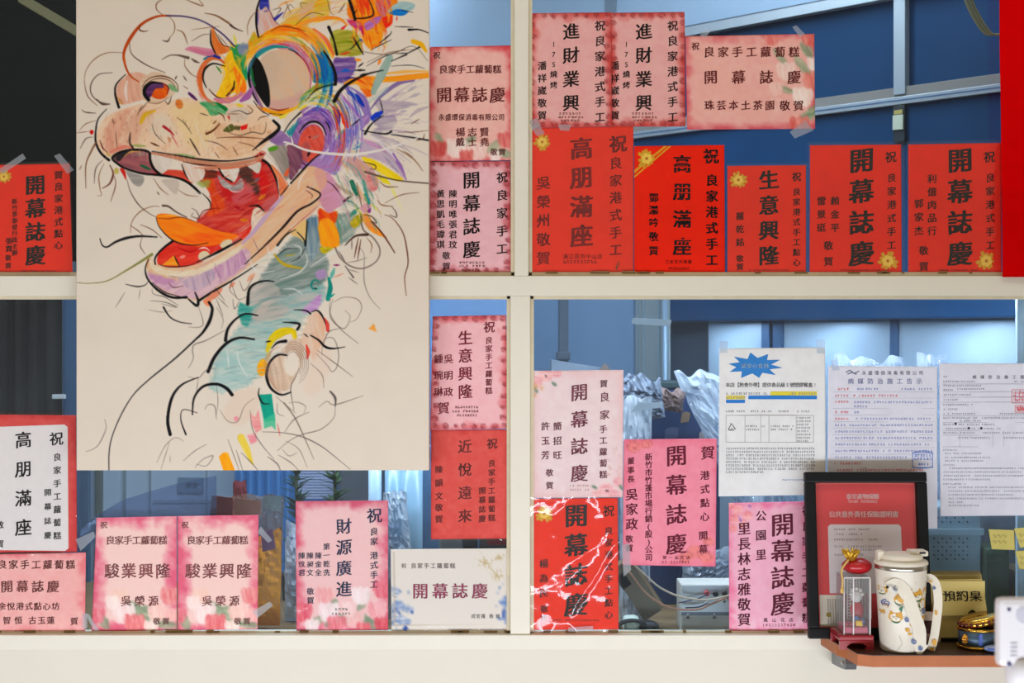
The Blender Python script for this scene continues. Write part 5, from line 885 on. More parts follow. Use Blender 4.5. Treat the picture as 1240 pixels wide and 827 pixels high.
# eyelid line work and black accents
for L, w in (([(392, 62), (400, 74), (406, 90), (406, 102)], (1.5, 3.4, 4)), ([(445, -4), (452, 18), (429, 22), (432, 12)], 2), ([(421, -6), (427, 12), (430, 24)], (3, 4, 3)), ([(405, 122), (412, 110), (424, 100), (444, 90), (464, 85)], (5, 3, 1)), ([(370, 122), (384, 108), (404, 102)], 1.6), ([(442, 162), (450, 150), (464, 140)], (3, 1.6, 1)), ([(426, 152), (436, 144)], 1.6), ([(438, 158), (456, 161), (468, 162), (474, 159)], (1, 1.4, 2.4)), ([(474, 163), (496, 166), (519, 170)], (0.8, 1.6, 2)), ([(460, 120), (464, 136)], 1.2), ([(331, 146), (338, 154), (332, 162), (318, 172), (306, 182)], (3, 5, 1)), ([(344, 160), (352, 148), (364, 136)], (1, 1.4, 2)), ([(388, 186), (376, 196), (352, 222)], (1.2, 2.4, 2)), ([(398, 33), (404, 48), (408, 66)], (4, 2, 3)), ([(428, 46), (434, 56), (440, 66)], (1, 2.4, 1)), ([(424, 60), (436, 48)], 1.4), ([(430, 85), (442, 85)], 2.6), ([(434, 81), (440, 76)], 2), ([(436, 91), (444, 89)], 2), ([(480, 65), (494, 64)], 1), ([(474, 74), (492, 66)], (0.8, 1, 2)), ([(491, 66), (508, 57)], (0.8, 1.2, 2)), ([(450, 60), (474, 48)], 1), ([(460, 52), (472, 42), (474, 38)], 1.6), ([(495, 36), (508, 36), (519, 40)], (3, 1.4, 1)), ([(478, 32), (500, 33)], 1), ([(444, 80), (466, 68), (490, 60)], 0.9), ([(474, 80), (498, 79), (514, 83)], 0.8), ([(486, 12), (500, 15)], 0.8)): S(K, L, w, a=0.9)
S((226, 216, 208), [(344, 172), (352, 174), (372, 182), (400, 186), (430, 187), (464, 181), (490, 173), (508, 166)], (2, 3.6, 1)); S((226, 216, 208), [(352, 164), (354, 174), (346, 174)], 2)
# spine folds over the neck
S(K, [(300, 368), (302, 350), (312, 342), (324, 340), (332, 341)], (4, 2.6, 1)); S((60, 60, 56), [(336, 297), (346, 285), (358, 278)], (3, 1.6, 1)); S((50, 50, 50), [(360, 281), (368, 290), (370, 297), (372, 268)], (1, 2, 1.6)); S((70, 76, 76), [(334, 312), (346, 302), (360, 301)], 1.4); S((60, 66, 70), [(352, 317), (362, 312), (370, 300)], 1.2)
S((200, 170, 50), [(332, 308), (344, 320), (366, 325)], (2, 4, 2), a=0.9); S((196, 170, 70), [(344, 310), (358, 308)], 2, a=0.8)
for L in ([(324, 298), (326, 308), (330, 312)], [(302, 312), (308, 326), (318, 330), (332, 328)], [(340, 338), (362, 330), (372, 318), (370, 306)], [(356, 297), (364, 300), (364, 310)], [(334, 299), (338, 301)], [(318, 320), (324, 322)], [(343, 350), (356, 350), (366, 356)], [(376, 323), (396, 310), (424, 297)], [(275, 424), (276, 432), (277, 446)], [(287, 424), (290, 440), (300, 456)]): S((222, 220, 214), L, 1.8, a=0.8)
for L, w in (([(273, 412), (276, 398), (286, 386), (298, 380), (312, 382)], (4, 2.4, 1.6)), ([(252, 450), (260, 432), (274, 416), (290, 409), (308, 411)], (4, 3.6, 2)), ([(206, 526), (203, 508), (208, 482), (220, 466), (240, 457)], (4, 3.4, 1)), ([(233, 502), (235, 482), (246, 468), (262, 465), (274, 470), (281, 478)], (1.4, 3, 4)), ([(239, 500), (222, 496), (219, 508), (225, 526)], (0.5, 0.8, 2)), ([(253, 366), (257, 374), (254, 388), (246, 402), (238, 410)], (3, 4, 2)), ([(239, 409), (212, 434), (180, 460), (160, 480), (143, 510), (133, 540), (132, 572)], (2, 1.1, 1)), ([(347, 430), (336, 430), (326, 440), (323, 456), (328, 470), (340, 478), (352, 475)], (2, 3.6, 1.6)), ([(329, 422), (336, 415), (346, 413)], (1, 2.6, 4)), ([(360, 399), (362, 392), (342, 390)], (3, 2.4, 0.6)), ([(376, 380), (370, 376), (356, 375)], (2, 1.6, 0.6)), ([(377, 378), (384, 376), (390, 382), (394, 392)], 2.4), ([(376, 406), (386, 412), (394, 420), (404, 422), (418, 420)], (1.4, 3, 0.6)), ([(322, 414), (328, 413)], 2), ([(368, 404), (373, 408)], 1.4), ([(314, 470), (313, 478), (318, 488), (326, 489)], 2), ([(121, 289), (124, 297), (130, 299), (140, 293), (154, 288), (170, 286), (190, 287)], (1, 3.2, 1.4)), ([(152, 344), (160, 346), (168, 347), (176, 345), (179, 341)], 1.4), ([(198, 372), (206, 384), (218, 390), (232, 392)], (2, 1.2, 0.6))): S((34, 30, 34), L, w, a=0.95)
S((150, 146, 90), [(92, 342), (108, 343), (130, 340), (152, 328), (170, 317), (184, 308)], (0.8, 1.4, 3.4))
# ginger hair
S((200, 92, 20), [(206, 19), (190, 20), (172, 29), (158, 46), (150, 64), (152, 80), (158, 92), (168, 99)], (2, 4, 1.2), (180, 76, 16)); S((100, 80, 120), [(202, 19), (224, 20), (246, 26), (268, 40), (284, 56)], (2, 1.6, 2)); S((220, 110, 40), [(150, 66), (152, 80)], 2)
# sketched brown and pencil lines
BL = [([(197, 18), (190, 12), (190, 4), (200, -3)], 1.2), ([(205, 20), (211, 28), (211, 38), (206, 45)], 0.9), ([(206, 45), (203, 50), (197, 49)], 1.8), ([(170, 30), (169, 36), (174, 38), (179, 37)], 1.4), ([(214, 36), (222, 40), (227, 53)], 1.3), ([(222, -2), (236, 4), (246, 7), (241, 0)], 1.2), ([(157, 52), (158, 62), (164, 70), (180, 80), (200, 88)], 1.1), ([(102, 100), (104, 86), (114, 72), (130, 64), (150, 64)], 0.9), ([(102, 98), (106, 116), (118, 128)], 0.8), ([(136, 88), (120, 90), (111, 100), (110, 112), (118, 122), (132, 126)], 1.1), ([(117, 120), (124, 126), (133, 126)], 2), ([(196, 72), (206, 67), (216, 67), (224, 69), (228, 70)], (0.6, 1.2, 3)), ([(224, 71), (224, 80), (232, 90), (240, 94)], 1), ([(232, 71), (236, 74), (241, 76)], (1, 2.6, 1)), ([(99, 133), (104, 136), (116, 137)], 1.4), ([(96, 158), (104, 150), (116, 146)], 0.8), ([(92, 161), (108, 159)], 0.8), ([(97, 180), (104, 168), (112, 166)], 0.9), ([(104, 228), (104, 200), (110, 184), (116, 173)], (0.6, 1.2, 2)), ([(114, 222), (116, 204), (124, 194)], 0.9), ([(126, 198), (120, 212), (121, 228), (123, 236), (118, 237)], 1), ([(133, 200), (137, 210), (133, 222), (124, 228)], (0.8, 2, 0.6)), ([(138, 212), (140, 224), (134, 244)], 0.9), ([(96, 206), (99, 200)], 0.9), ([(154, 218), (158, 232), (168, 248), (180, 258), (190, 263)], 1.2), ([(158, 282), (160, 268), (170, 256), (184, 250), (193, 250)], 1), ([(197, 249), (204, 250), (214, 257), (226, 263)], (2, 1.2, 0.8)), ([(158, 273), (168, 280), (174, 286)], 0.8), ([(170, 272), (184, 278), (196, 288)], 0.8), ([(186, 216), (194, 228), (204, 236)], 0.9), ([(216, 230), (226, 236), (240, 238)], 0.8), ([(190, 232), (193, 236)], 1.2), ([(232, 252), (238, 256), (241, 264), (232, 262), (234, 258)], 1), ([(172, 288), (170, 298), (176, 308)], 0.9), ([(151, 354), (145, 364), (140, 372)], 0.9), ([(184, 350), (186, 356), (200, 360), (216, 370)], 0.9), ([(170, 350), (168, 362)], 0.8), ([(182, 364), (200, 366), (214, 372), (196, 368)], 0.9), ([(180, 375), (196, 378), (208, 376)], 0.7), ([(240, 370), (246, 390), (242, 396), (228, 396)], 1), ([(272, 400), (250, 412), (236, 417), (233, 424), (234, 434), (228, 446)], 1), ([(262, 362), (270, 382)], 0.8), ([(264, 360), (276, 372)], 1), ([(280, 342), (288, 362), (300, 358)], 0.8), ([(290, 340), (296, 352), (306, 336)], 1.2), ([(284, 336), (278, 350), (286, 360)], 0.9), ([(260, 348), (272, 364)], 1), ([(262, 372), (270, 386), (268, 398)], 0.8), ([(282, 362), (284, 374), (290, 364)], 1), ([(228, 456), (240, 458), (250, 448), (262, 446)], 1), ([(240, 460), (238, 474)], 0.8), ([(190, 560), (200, 540), (212, 530), (222, 534)], 0.7), ([(195, 568), (205, 536)], 0.7), ([(206, 560), (206, 552)], 0.6), ([(222, 558), (236, 546), (250, 538)], 0.7), ([(236, 566), (246, 556), (258, 552), (250, 564), (238, 562)], 0.7), ([(248, 496), (252, 490), (260, 492), (262, 508)], 0.8), ([(262, 466), (264, 486), (262, 502)], 0.7), ([(266, 496), (276, 510), (288, 510), (296, 492), (308, 482)], 0.9), ([(276, 532), (290, 570)], 0.7), ([(286, 545), (294, 570)], 1), ([(292, 548), (306, 562), (314, 572)], 1), ([(303, 497), (306, 520), (318, 540), (332, 556)], 1.1), ([(318, 523), (342, 524), (366, 529), (390, 541), (414, 560), (424, 568)], 1.1), ([(336, 546), (350, 534), (366, 526), (388, 520), (404, 506), (406, 490)], 1), ([(344, 488), (356, 504), (366, 524), (380, 556)], (1.6, 1.4, 0.5)), ([(345, 523), (356, 508), (374, 499)], 1.1), ([(386, 493), (396, 486), (406, 490), (440, 479)], 1.2), ([(400, 474), (406, 482), (406, 492)], (2, 3, 1)), ([(337, 551), (352, 560), (362, 570)], 1), ([(324, 553), (336, 562), (340, 572)], 1.2), ([(346, 534), (362, 544), (372, 566)], 0.7), ([(334, 480), (348, 492), (358, 500)], 0.9), ([(356, 497), (352, 470), (358, 456), (362, 446)], 1), ([(376, 440), (390, 454), (392, 470)], 1), ([(350, 488), (360, 487), (370, 492), (368, 500)], 0.9), ([(336, 488), (336, 500), (344, 504)], 0.6), ([(342, 544), (350, 552), (360, 548)], 0.6), ([(120, 570), (126, 548), (128, 528)], 0), ([(104, 547), (118, 540), (128, 520), (127, 508)], 0.8), ([(384, 424), (406, 440), (427, 456)], 1.2), ([(383, 428), (396, 442), (402, 450), (408, 444), (410, 428), (404, 410), (392, 412), (390, 430)], 0.9), ([(400, 362), (400, 380), (412, 398), (434, 416)], 1), ([(403, 362), (400, 384), (416, 398), (424, 384), (418, 376)], 1.1), ([(404, 366), (416, 360), (432, 362), (438, 372), (432, 386), (424, 390)], 1), ([(410, 398), (398, 402), (392, 416)], 0.9), ([(406, 300), (412, 312), (424, 322), (440, 325), (456, 316), (460, 302), (452, 288), (440, 278), (437, 262)], (2, 1.6, 2)), ([(418, 297), (430, 286), (445, 284)], (1, 2, 3)), ([(434, 288), (429, 312)], 1.4), ([(437, 290), (433, 314)], 1.4), ([(420, 318), (432, 316), (444, 312)], 1), ([(426, 290), (426, 302)], 1), ([(444, 288), (450, 296), (449, 306)], 1), ([(410, 304), (418, 317)], 1.6), ([(436, 300), (441, 310), (441, 340), (448, 360), (460, 374)], 0.9), ([(418, 322), (428, 336)], (1, 1.4, 2)), ([(422, 326), (434, 330)], 1), ([(422, 336), (433, 344)], 1.2), ([(450, 268), (464, 284), (478, 306)], (1.6, 1.6, 1)), ([(466, 260), (476, 265), (488, 282), (493, 304), (494, 320), (490, 336), (492, 358)], 1.3), ([(440, 260), (450, 262), (456, 270), (450, 268)], 1.4), ([(442, 208), (462, 214), (486, 219), (519, 222)], (2, 1.4, 1.4)), ([(440, 196), (454, 200), (454, 205), (448, 204)], 1.2), ([(460, 220), (468, 226), (482, 226)], 1.4), ([(457, 242), (462, 248), (476, 250)], 1.2), ([(474, 250), (479, 256), (480, 263), (472, 260)], 1.2), ([(466, 246), (486, 236), (508, 233)], 0.7), ([(480, 180), (500, 192), (512, 207)], 1.2), ([(488, 182), (500, 190)], 0.7), ([(482, 160), (500, 160), (519, 158)], 0.7), ([(514, 162), (512, 168), (504, 170)], 1), ([(498, 150), (508, 144)], 0.9), ([(424, 60), (470, 66), (500, 56), (518, 74)], 0.6), ([(444, 76), (470, 64), (500, 60)], 0.7), ([(300, 42), (300, 30), (306, 18), (314, 12)], 0.9), ([(296, 38), (292, 28)], 0), ([(328, 38), (340, 32), (356, 34), (370, 38)], 1.1), ([(342, 22), (350, 6), (356, 10)], 0.8), ([(352, 16), (346, 2)], 0.9), ([(366, 10), (364, 4), (372, 4)], 0.7), ([(330, 12), (340, 10), (334, 20)], 0.7), ([(358, 30), (376, 16), (392, 18)], 0.7), ([(410, 16), (418, 4)], 1.4), ([(396, -2), (400, 14), (404, 18)], 0.7), ([(232, 36), (256, 33), (266, 32)], 0.6), ([(232, 50), (246, 42), (256, 42)], 0.6), ([(264, 42), (276, 56)], 0.6), ([(248, 16), (262, 19), (277, 28)], (0.6, 1.6, 2)), ([(279, 30), (284, 34), (294, 38)], (2.4, 1.4, 0.6)), ([(212, 96), (214, 92)], 1.6), ([(222, 92), (226, 98)], 1.2), ([(228, 108), (222, 104)], 0.8), ([(200, 122), (204, 126), (208, 116)], 1.4), ([(214, 142), (224, 150), (232, 162)], 0.9), ([(184, 150), (188, 162), (200, 174)], 0.8), ([(166, 140), (172, 128)], 1), ([(170, 134), (178, 124)], 1), ([(138, 150), (136, 144)], 0.8), ([(142, 180), (140, 160)], 0.6), ([(183, 173), (192, 177)], (1, 2, 1)), ([(230, 168), (236, 178), (242, 188)], (1, 1.8, 0.8)), ([(250, 162), (258, 158), (266, 150)], (2.4, 2, 1)), ([(242, 137), (252, 140)], 1.2), ([(258, 150), (262, 146)], 1.8), ([(272, 146), (270, 140), (264, 136)], 1.2), ([(262, 167), (290, 166), (320, 168)], 1), ([(276, 160), (290, 164), (306, 160), (318, 162), (322, 154), (322, 148)], 1.1), ([(288, 172), (304, 176), (312, 182)], 0.9), ([(282, 178), (288, 188)], 1.2), ([(248, 170), (264, 174), (276, 182)], 0.8), ([(280, 136), (290, 134), (300, 138), (306, 134), (300, 128)], 1), ([(276, 138), (290, 138)], 0.8), ([(312, 146), (316, 142), (326, 140)], 1), ([(260, 184), (266, 192)], 1)]
for L, w in BL:
    if w: S(random.choice([BR, UM, (90, 66, 56), (110, 90, 78)]) if L[0][1] < 300 else random.choice([(104, 92, 88), (80, 70, 70), (124, 106, 96)]), L, (tuple(k*1.15 for k in w) if isinstance(w, tuple) else w*1.15) if L[0][1] < 300 else w, a=0.92 if L[0][1] < 300 else 0.75)
for q in range(60):   # little flicks in the fur of snout and jaw
    x = random.uniform(130, 330); y = random.uniform(130, 182); S(random.choice([(170, 90, 70), UM, (200, 150, 120)]), [(x, y), (x+random.uniform(-2, 2), y+random.uniform(2, 5))], 0.9, a=0.5)
for q in range(26): a0 = 150+q*1.0; S((196, 140, 116), [(150+q*1.5, 180-q), (146+q*1.6, 160-q), (152+q*1.7, 140-q*0.4)], 0.7, a=0.35)
E((210, 40, 40), 111, 160, 2.4, 2.8); E((190, 170, 70), 141, 207, 3, 4, a=0.7); S((200, 170, 90), [(128, 184), (134, 190)], 3, a=0.7)
for q in range(18): A((190, 150, 124), 346, 446, 18+q*0.6, 32-q*0.3, 90+q*6, 190+q*4, 0.8, a=0.4)
for q in range(5): A((120, 100, 90), 355, 440, 9+2.4*q, 14+3*q, 200+q*11, 400+q*7, 0.8, a=0.6)
BASE = np.array((226, 212, 196.0)); cv.a = np.clip(BASE+(cv.a-BASE)*1.2, 4, 250)   # full-strength paint
# canvas body
PY0 = -0.064
pq = [(92.2, -28), (519.3, -28), (519.3, 569.5), (92.8, 569.5)]
p = [W(*q, PY0) for q in pq]
CN = Sheet('dragon_painting', 'large unframed canvas painted with a colourful cartoonish dragon head, hanging over the window mullions', 'painting', None, pq, PY0, cv, 0.0, M_CANVAS, 0.0006, 0.74)
tl, br_ = W(92.5, -28, PY0), W(519.3, 569.5, PY0)
MB().box((tl.x, PY0+0.0006, br_.z), (br_.x, PY0+0.034, tl.z), 0.0008).out('canvas_sides', mat('bare_canvas_edge', (216, 196, 180), 0.75, 0, 0.05, 60, 0.2, 0.2, 600), CN.o)
st = MB()
for (x0, x1, z0, z1) in ((tl.x+0.004, tl.x+0.04, br_.z+0.004, tl.z-0.004), (br_.x-0.04, br_.x-0.004, br_.z+0.004, tl.z-0.004)): st.box((x0, PY0+0.0345, z0), (x1, PY0+0.0385, z1))
st.out('stretcher_bar', mat('pine_stretcher', (190, 160, 115), 0.6), CN.o)
# ================================================================== SHELF AND WHAT STANDS ON IT
SZ = 0.857
def ell(cx, cy, r, n=28): return [(cx+r*math.cos(2*math.pi*k/n), cy+r*math.sin(2*math.pi*k/n)) for k in range(n)]
xb = W(1009, 780, -0.10).x; xf = W(1048, 800, -0.235).x; xr = 1.12
poly = [(xb-0.01, -0.031), (xb, -0.13), (xb+0.012, -0.165), (xf-0.012, -0.222), (xf+0.014, -0.235), (xr, -0.235), (xr, -0.031)]
sh = MB().prism(poly, SZ-0.0225, SZ-0.001).out('wall_shelf', mat('orange_wood_edge', (176, 96, 40), 0.45, 0, 0.2, 30, 0.4), None)
tag(sh, 'brown wooden shelf with rounded corner on the wall under the window, lower right', 'shelf')
MB().prism([(x*0.999+0.0008, y*0.997) for x, y in poly], SZ-0.001, SZ).out('dark_top', mat('dark_laminate', (62, 40, 28), 0.35, 0, 0.15, 20, 0.5), sh)
bx_, M_BR = W(1023, 800, -0.10).x, mat('grey_bracket_metal', (128, 132, 138), 0.4, 0.7, 0.1)
for dx in (0, 0.385):
    b = MB(); x0 = bx_+dx
    b.prism([(-0.032, SZ-0.023), (-0.150, SZ-0.023), (-0.156, SZ-0.034), (-0.150, SZ-0.046), (-0.11, SZ-0.052), (-0.032, SZ-0.060)], x0-0.011, x0+0.011)
    v = [(q[2], q[0], q[1]) for q in b.v]; b.v = v
    o = b.out('bracket', M_BR, sh)
    MB().lathe([(0.0001, 0), (0.004, 0.0), (0.003, 0.003), (0.0001, 0.003)], (0, 0, 0), 10).out('screw', mat('bright_screw', (210, 210, 210), 0.25, 1), o)
    so = o.children[0]; me = so.data; ctr = np.array([x0-0.0115, -0.135, SZ-0.036])-ORG[sh.name]
    base = [np.array(v.co)+ORG[sh.name] for v in me.vertices]
    for v, q in zip(me.vertices, base): v.co = Vector((ctr[0]-q[2], ctr[1]+q[0], ctr[2]+q[1]))
# --- framed certificate, leaning back against the glass
M_BLKF = mat('black_frame_lacquer', (12, 13, 16), 0.5, 0, 0.1, 40, 0.25)
fy = -0.078; bl = W(978, 773.5, fy); brr = W(1127, 773.5, fy); fw = brr.x-bl.x; fh = 0.331; lean = math.atan2(0.043, fh)
Rf = Matrix.Translation((bl.x, fy, SZ)) @ Matrix.Rotation(-lean, 4, 'X')
def ft(x, z, y=0.0): return tuple(Rf @ Vector((x, y, z)))
root = empty('certificate_frame', ft(fw/2, 0)); tag(root, 'black framed red insurance certificate standing on the shelf against the window', 'picture frame')
t = 0.0215
def fbox(x0, z0, x1, z1, y0, y1, bev=0.002): return MB().box((x0, y0, z0), (x1, y1, z1), bev, Rf)
fr = MB()
for r_ in ((0, 0, fw, t), (0, fh-t, fw, fh), (0, t, t, fh-t), (fw-t, t, fw, fh-t)):
    q = fbox(r_[0], r_[1], r_[2], r_[3], -0.016, 0.004, 0.003); fr.add(q.v, q.f)
fr.out('frame_moulding', M_BLKF, root)
fbox(t-0.002, t-0.002, fw-t+0.002, fh-t+0.002, -0.001, 0.003, 0).out('backing_sheet', mat('certificate_red_paper', (216, 66, 68), 0.5, 0, 0.04, 30, 0.3), root)
fk = fw/150.0
def fpx(px, py): return (px-977.7)*fk, fh-(py-571.5)*fk*0.995
def fpart(name, mb, col, off=0.0016, lab=None):
    v = [ft(*fpx(x, y), -off) for x, y in mb[0]]; o = obj(name, v, mb[1], mat('ink_%d_%d_%d' % tuple(col), col, 0.5, 0, 0.05, 60, 0.25), root)
    if lab: o['label'] = lab
fpart('corner_line', strokes([crom([(992, 745), (992, 598), (993, 590), (999, 586), (1106, 586), (1113, 590), (1114, 600), (1114, 690)], 2)], 0.8), (226, 120, 110), 0.0013)
fpart('white_panel', polyp([(1006, 639), (1009, 636), (1093, 636), (1096, 639), (1096, 720), (1006, 720)]), (222, 208, 208), 0.0013)
fpart('title', lay([H('泰安產物保險', 1029, 1071, 601.5, 8, 'brush', slant=0, wob=0), H('TAIAN INSURANCE'.replace(' ', '\u3000'), 1030, 1070, 607.6, 5.6, 'plain', sx=0.8), H('公共意外責任保險證明書', 1007, 1094, 623.5, 9, 'brush', slant=0, wob=0)]), (248, 224, 220), 0.0014)
fpart('small_print', scribble([(1013, 1028, 642), (1031, 1058, 642), (1013, 1024, 648), (1031, 1050, 648), (1013, 1068, 654.5), (1013, 1026, 663), (1030, 1072, 663), (1030, 1072, 667), (1013, 1026, 673), (1031, 1050, 673)], 3.0, 2.4, 51), (150, 130, 136), 0.0015)
fpart('small_card', polyp([(993.5, 722), (1022, 722), (1022, 760), (993.5, 760)]), (222, 208, 190), 0.0015)
fpart('small_card_writing', join(*[strokes([[(x+random.uniform(-.4, .4), y), (x+1, y+1.6)] for y in np.arange(727, 757, 2.6)], 1) for x in np.arange(1003, 1021, 3)]), (90, 80, 76), 0.0018)
fpart('card_flower', polyp([(1004+4*math.cos(t_)*(0.7+0.3*(k % 2)), 746+3.6*math.sin(t_)*(0.7+0.3*(k % 2))) for k, t_ in enumerate(np.linspace(0, 6.0, 12))]), (150, 130, 50), 0.0019)
fbox(t-0.002, t-0.002, fw-t+0.002, fh-t+0.002, -0.0045, -0.0035, 0).out('frame_glass', clear('picture_glass', (252, 253, 254), 0.008, (220, 225, 235), 0.03, 1.4, 0, 1, 1.0, 5), root)
hk = MB().tube([ft(fw/2+0.006*math.cos(a), fh+0.004+0.006*math.sin(a), 0.003) for a in np.linspace(0, 2*math.pi, 14)], 0.0008, 6); hk.out('hanging_ring', mat('steel', (150, 150, 150), 0.3, 1), root)
# --- acrylic display box on a red stand
y0 = -0.186; a = W(1017, 785, y0); b = W(1073, 785, y0)
stx0, stx1 = a.x, W(1058.5, 785, y0).x
root = empty('lucky_charm_display', (stx0, y0, SZ)); tag(root, 'clear acrylic box with a small red and white lucky ornament on a red lacquered stand', 'ornament')
M_RL = mat('red_lacquer', (150, 22, 34), 0.25, 0, 0.1, 30, 0.6)
s_ = MB().box((stx0, y0, SZ+0.016), (stx1, y0+0.088, SZ+0.027), 0.003)
s_.out('stand', M_RL, root); ft_ = [(0, 0), (0.016, 0), (0.013, 0.006), (0.022, 0.012), (stx1-stx0-0.022, 0.012), (stx1-stx0-0.013, 0.006), (stx1-stx0-0.016, 0), (stx1-stx0, 0), (stx1-stx0, 0.017), (0, 0.017)]
apr = MB()
for yy in (y0+0.001, y0+0.08): apr.prism([(stx0+x, SZ+z) for x, z in ft_], yy, yy+0.007, 'y')
apr.out('stand_apron', M_RL, root)
bx0, bx1, bz0, bz1 = stx0+0.010, stx1-0.006, SZ+0.0272, SZ+0.0272+0.109; by0, by1 = y0+0.008, y0+0.078
M_ACR = clear('acrylic', (246, 248, 250), 0.05, (236, 240, 245), 0.03, 1.5, 0)
bw = MB()
for q in (((bx0, by0, bz0), (bx1, by0+0.002, bz1)), ((bx0, by1-0.002, bz0), (bx1, by1, bz1)), ((bx0, by0+0.002, bz0), (bx0+0.002, by1-0.002, bz1)), ((bx1-0.002, by0+0.002, bz0), (bx1, by1-0.002, bz1)), ((bx0, by0, bz1), (bx1, by1, bz1+0.002))): bw.box(*q)
bw.out('acrylic_cover', M_ACR, root)
ed = MB()
for x in (bx0+0.018, bx1): ed.tube([(x, by0-0.0004, bz0), (x, by0-0.0004, bz1)], 0.0014, 6)
for x in (bx0,): ed.tube([(x, by0, bz0), (x, by0, bz1)], 0.0010, 6)
ed.tube([(bx0, by0, bz1+0.001), (bx1, by0, bz1+0.001)], 0.0012, 6); ed.out('polished_edges', mat('acrylic_edge', (226, 220, 220), 0.1, 0, 0.03), root)
gr = MB()
for k in range(9):
    x = bx0+0.020+k*0.0058; gr.tube([(x, by1-0.012, bz0+0.02), (x, by1-0.012, bz1-0.004)], 0.0011, 6)
for k in range(14): z = bz0+0.02+k*0.0060; gr.tube([(bx0+0.018, by1-0.0125, z), (bx1-0.006, by1-0.0125, z)], 0.0011, 6)
gr.out('beaded_lattice', mat('white_beads', (214, 206, 196), 0.4), root)
MB().box((bx0+0.003, by0+0.003, bz0), (bx1-0.003, by1-0.003, bz0+0.014), 0.002).out('pink_base', mat('pink_satin', (214, 84, 110), 0.4, 0, 0.1), root)
ch = MB().ball((bx1-0.018, by0+0.030, bz0+0.042), (0.013, 0.011, 0.020)); ch.ball((bx1-0.027, by0+0.026, bz0+0.046), (0.006, 0.005, 0.009)); ch.out('charm_body', mat('charm_red', (186, 24, 34), 0.35), root, smooth=True)
MB().ball((bx1-0.020, by0+0.028, bz0+0.069), (0.011, 0.010, 0.012)).out('charm_face', mat('charm_white', (226, 216, 206), 0.5), root, smooth=True)
gp = MB(); [gp.ball((bx1-0.020+0.011*math.cos(q), by0+0.024, bz0+0.074+0.011*math.sin(q)), 0.004, 8, 6) for q in np.linspace(0, 3.14, 5)]; gp.out('charm_petals', mat('charm_white', (226, 216, 206), 0.5), root, smooth=True)
MB().box((bx1-0.026, by0+0.006, bz0+0.014), (bx1-0.012, by0+0.016, bz0+0.027), 0.002).out('gold_ingot', mat('gold_foil', (206, 160, 50), 0.25, 0.8), root)
bp_ = MB(); bp_.ball((bx0+0.036, by0+0.016, bz0+0.022), (0.008, 0.006, 0.007), 10, 8); bp_.ball((bx0+0.027, by0+0.014, bz0+0.028), (0.005, 0.004, 0.006), 10, 8); bp_.out('blue_pebbles', mat('charm_blue', (90, 120, 180), 0.4), root, smooth=True)
rp = MB(); [rp.ball((bx0+0.008+0.006*k, by0+0.012, bz0+0.018), (0.003, 0.003, 0.004), 8, 6) for k in range(4)]; rp.out('red_beads', mat('charm_red', (186, 24, 34), 0.35), root, smooth=True)
# red pouch with gold tie resting on the box
pc = (bx0+0.032, (by0+by1)/2-0.004, bz1+0.0022)
root = empty('gift_pouch', pc); tag(root, 'small red pouch tied with a gold ruffle lying on the acrylic box', 'pouch')
pm = MB().ball((pc[0], pc[1], pc[2]+0.017), (0.029, 0.024, 0.016), 24, 14, 0.05); pm.out('pouch_body', mat('red_satin', (176, 14, 26), 0.3, 0, 0.3, 60, 0.6, 0.3, 90), root, smooth=True)
gf = MB(); random.seed(3)
for k in range(26):
    a_ = 2*math.pi*k/26; rr = 0.0135*(1+0.25*(k % 2)); gf.tube([(pc[0]-0.014+0.005*math.cos(a_), pc[1]-0.01+0.005*math.sin(a_), pc[2]+0.031), (pc[0]-0.014+rr*math.cos(a_), pc[1]-0.01+rr*math.sin(a_), pc[2]+0.045+0.003*(k % 3))], [0.003, 0.0022], 6)
gf.ball((pc[0]-0.014, pc[1]-0.01, pc[2]+0.036), (0.008, 0.008, 0.006), 12, 8); gf.out('gold_ruffle', mat('gold_cloth', (206, 160, 50), 0.3, 0.6, 0.3, 120), root, smooth=True)
gold_t = MB().tube(crom([(pc[0]-0.02, pc[1]-0.018, pc[2]+0.032), (pc[0]-0.036, pc[1]-0.03, pc[2]+0.015), (bx0-0.004, by0-0.004, bz1-0.004), (bx0-0.005, by0-0.005, bz1-0.018)], 5), 0.0021, 6); gold_t.ball((bx0-0.005, by0-0.005, bz1-0.023), (0.004, 0.004, 0.006), 8, 6); gold_t.out('tie_cord', mat('cream_gold_cord', (214, 176, 100), 0.5), root, smooth=True)
# --- white tumbler with shiba dog print and strap
cxp = 1091; cy = -0.186; cc = W(cxp, 700, cy); CX = cc.x; dT = cy-0.045-CAMY
def cz(py): return CAMZ-(py-413.5)/F*dT
R0 = (W(1122, 700, cy).x-W(1060, 700, cy).x)/2
zb, z1, z2, z3 = SZ, cz(692.5), cz(687), cz(674.5)
root = empty('insulated_tumbler', (CX, cy, SZ)); tag(root, 'white lidded tumbler with orange dog print and fabric strap on the shelf', 'tumbler')
M_TW = mat('tumbler_white', (226, 218, 204), 0.35, 0, 0.02, 20, 0.5); M_LID = mat('cream_lid', (226, 216, 198), 0.4, 0, 0.02)
Rb = R0*0.80
def rad(z): return Rb+(R0*0.985-Rb)*min(1, max(0, (z-zb)/(z1-zb)))
MB().lathe([(0.001, 0.0), (Rb-0.004, 0.0), (Rb, 0.004), (rad(zb+0.06), 0.06), (R0*0.985, z1-zb)], (CX, cy, zb), 56).out('cup_body', M_TW, root, smooth=True)
MB().lathe([(R0*0.985, 0), (R0, 0.001), (R0, z2-z1-0.001), (R0*0.985, z2-z1)], (CX, cy, z1), 56).out('steel_band', mat('brushed_steel', (190, 186, 180), 0.25, 1.0, 0.1, 200), root, smooth=True)
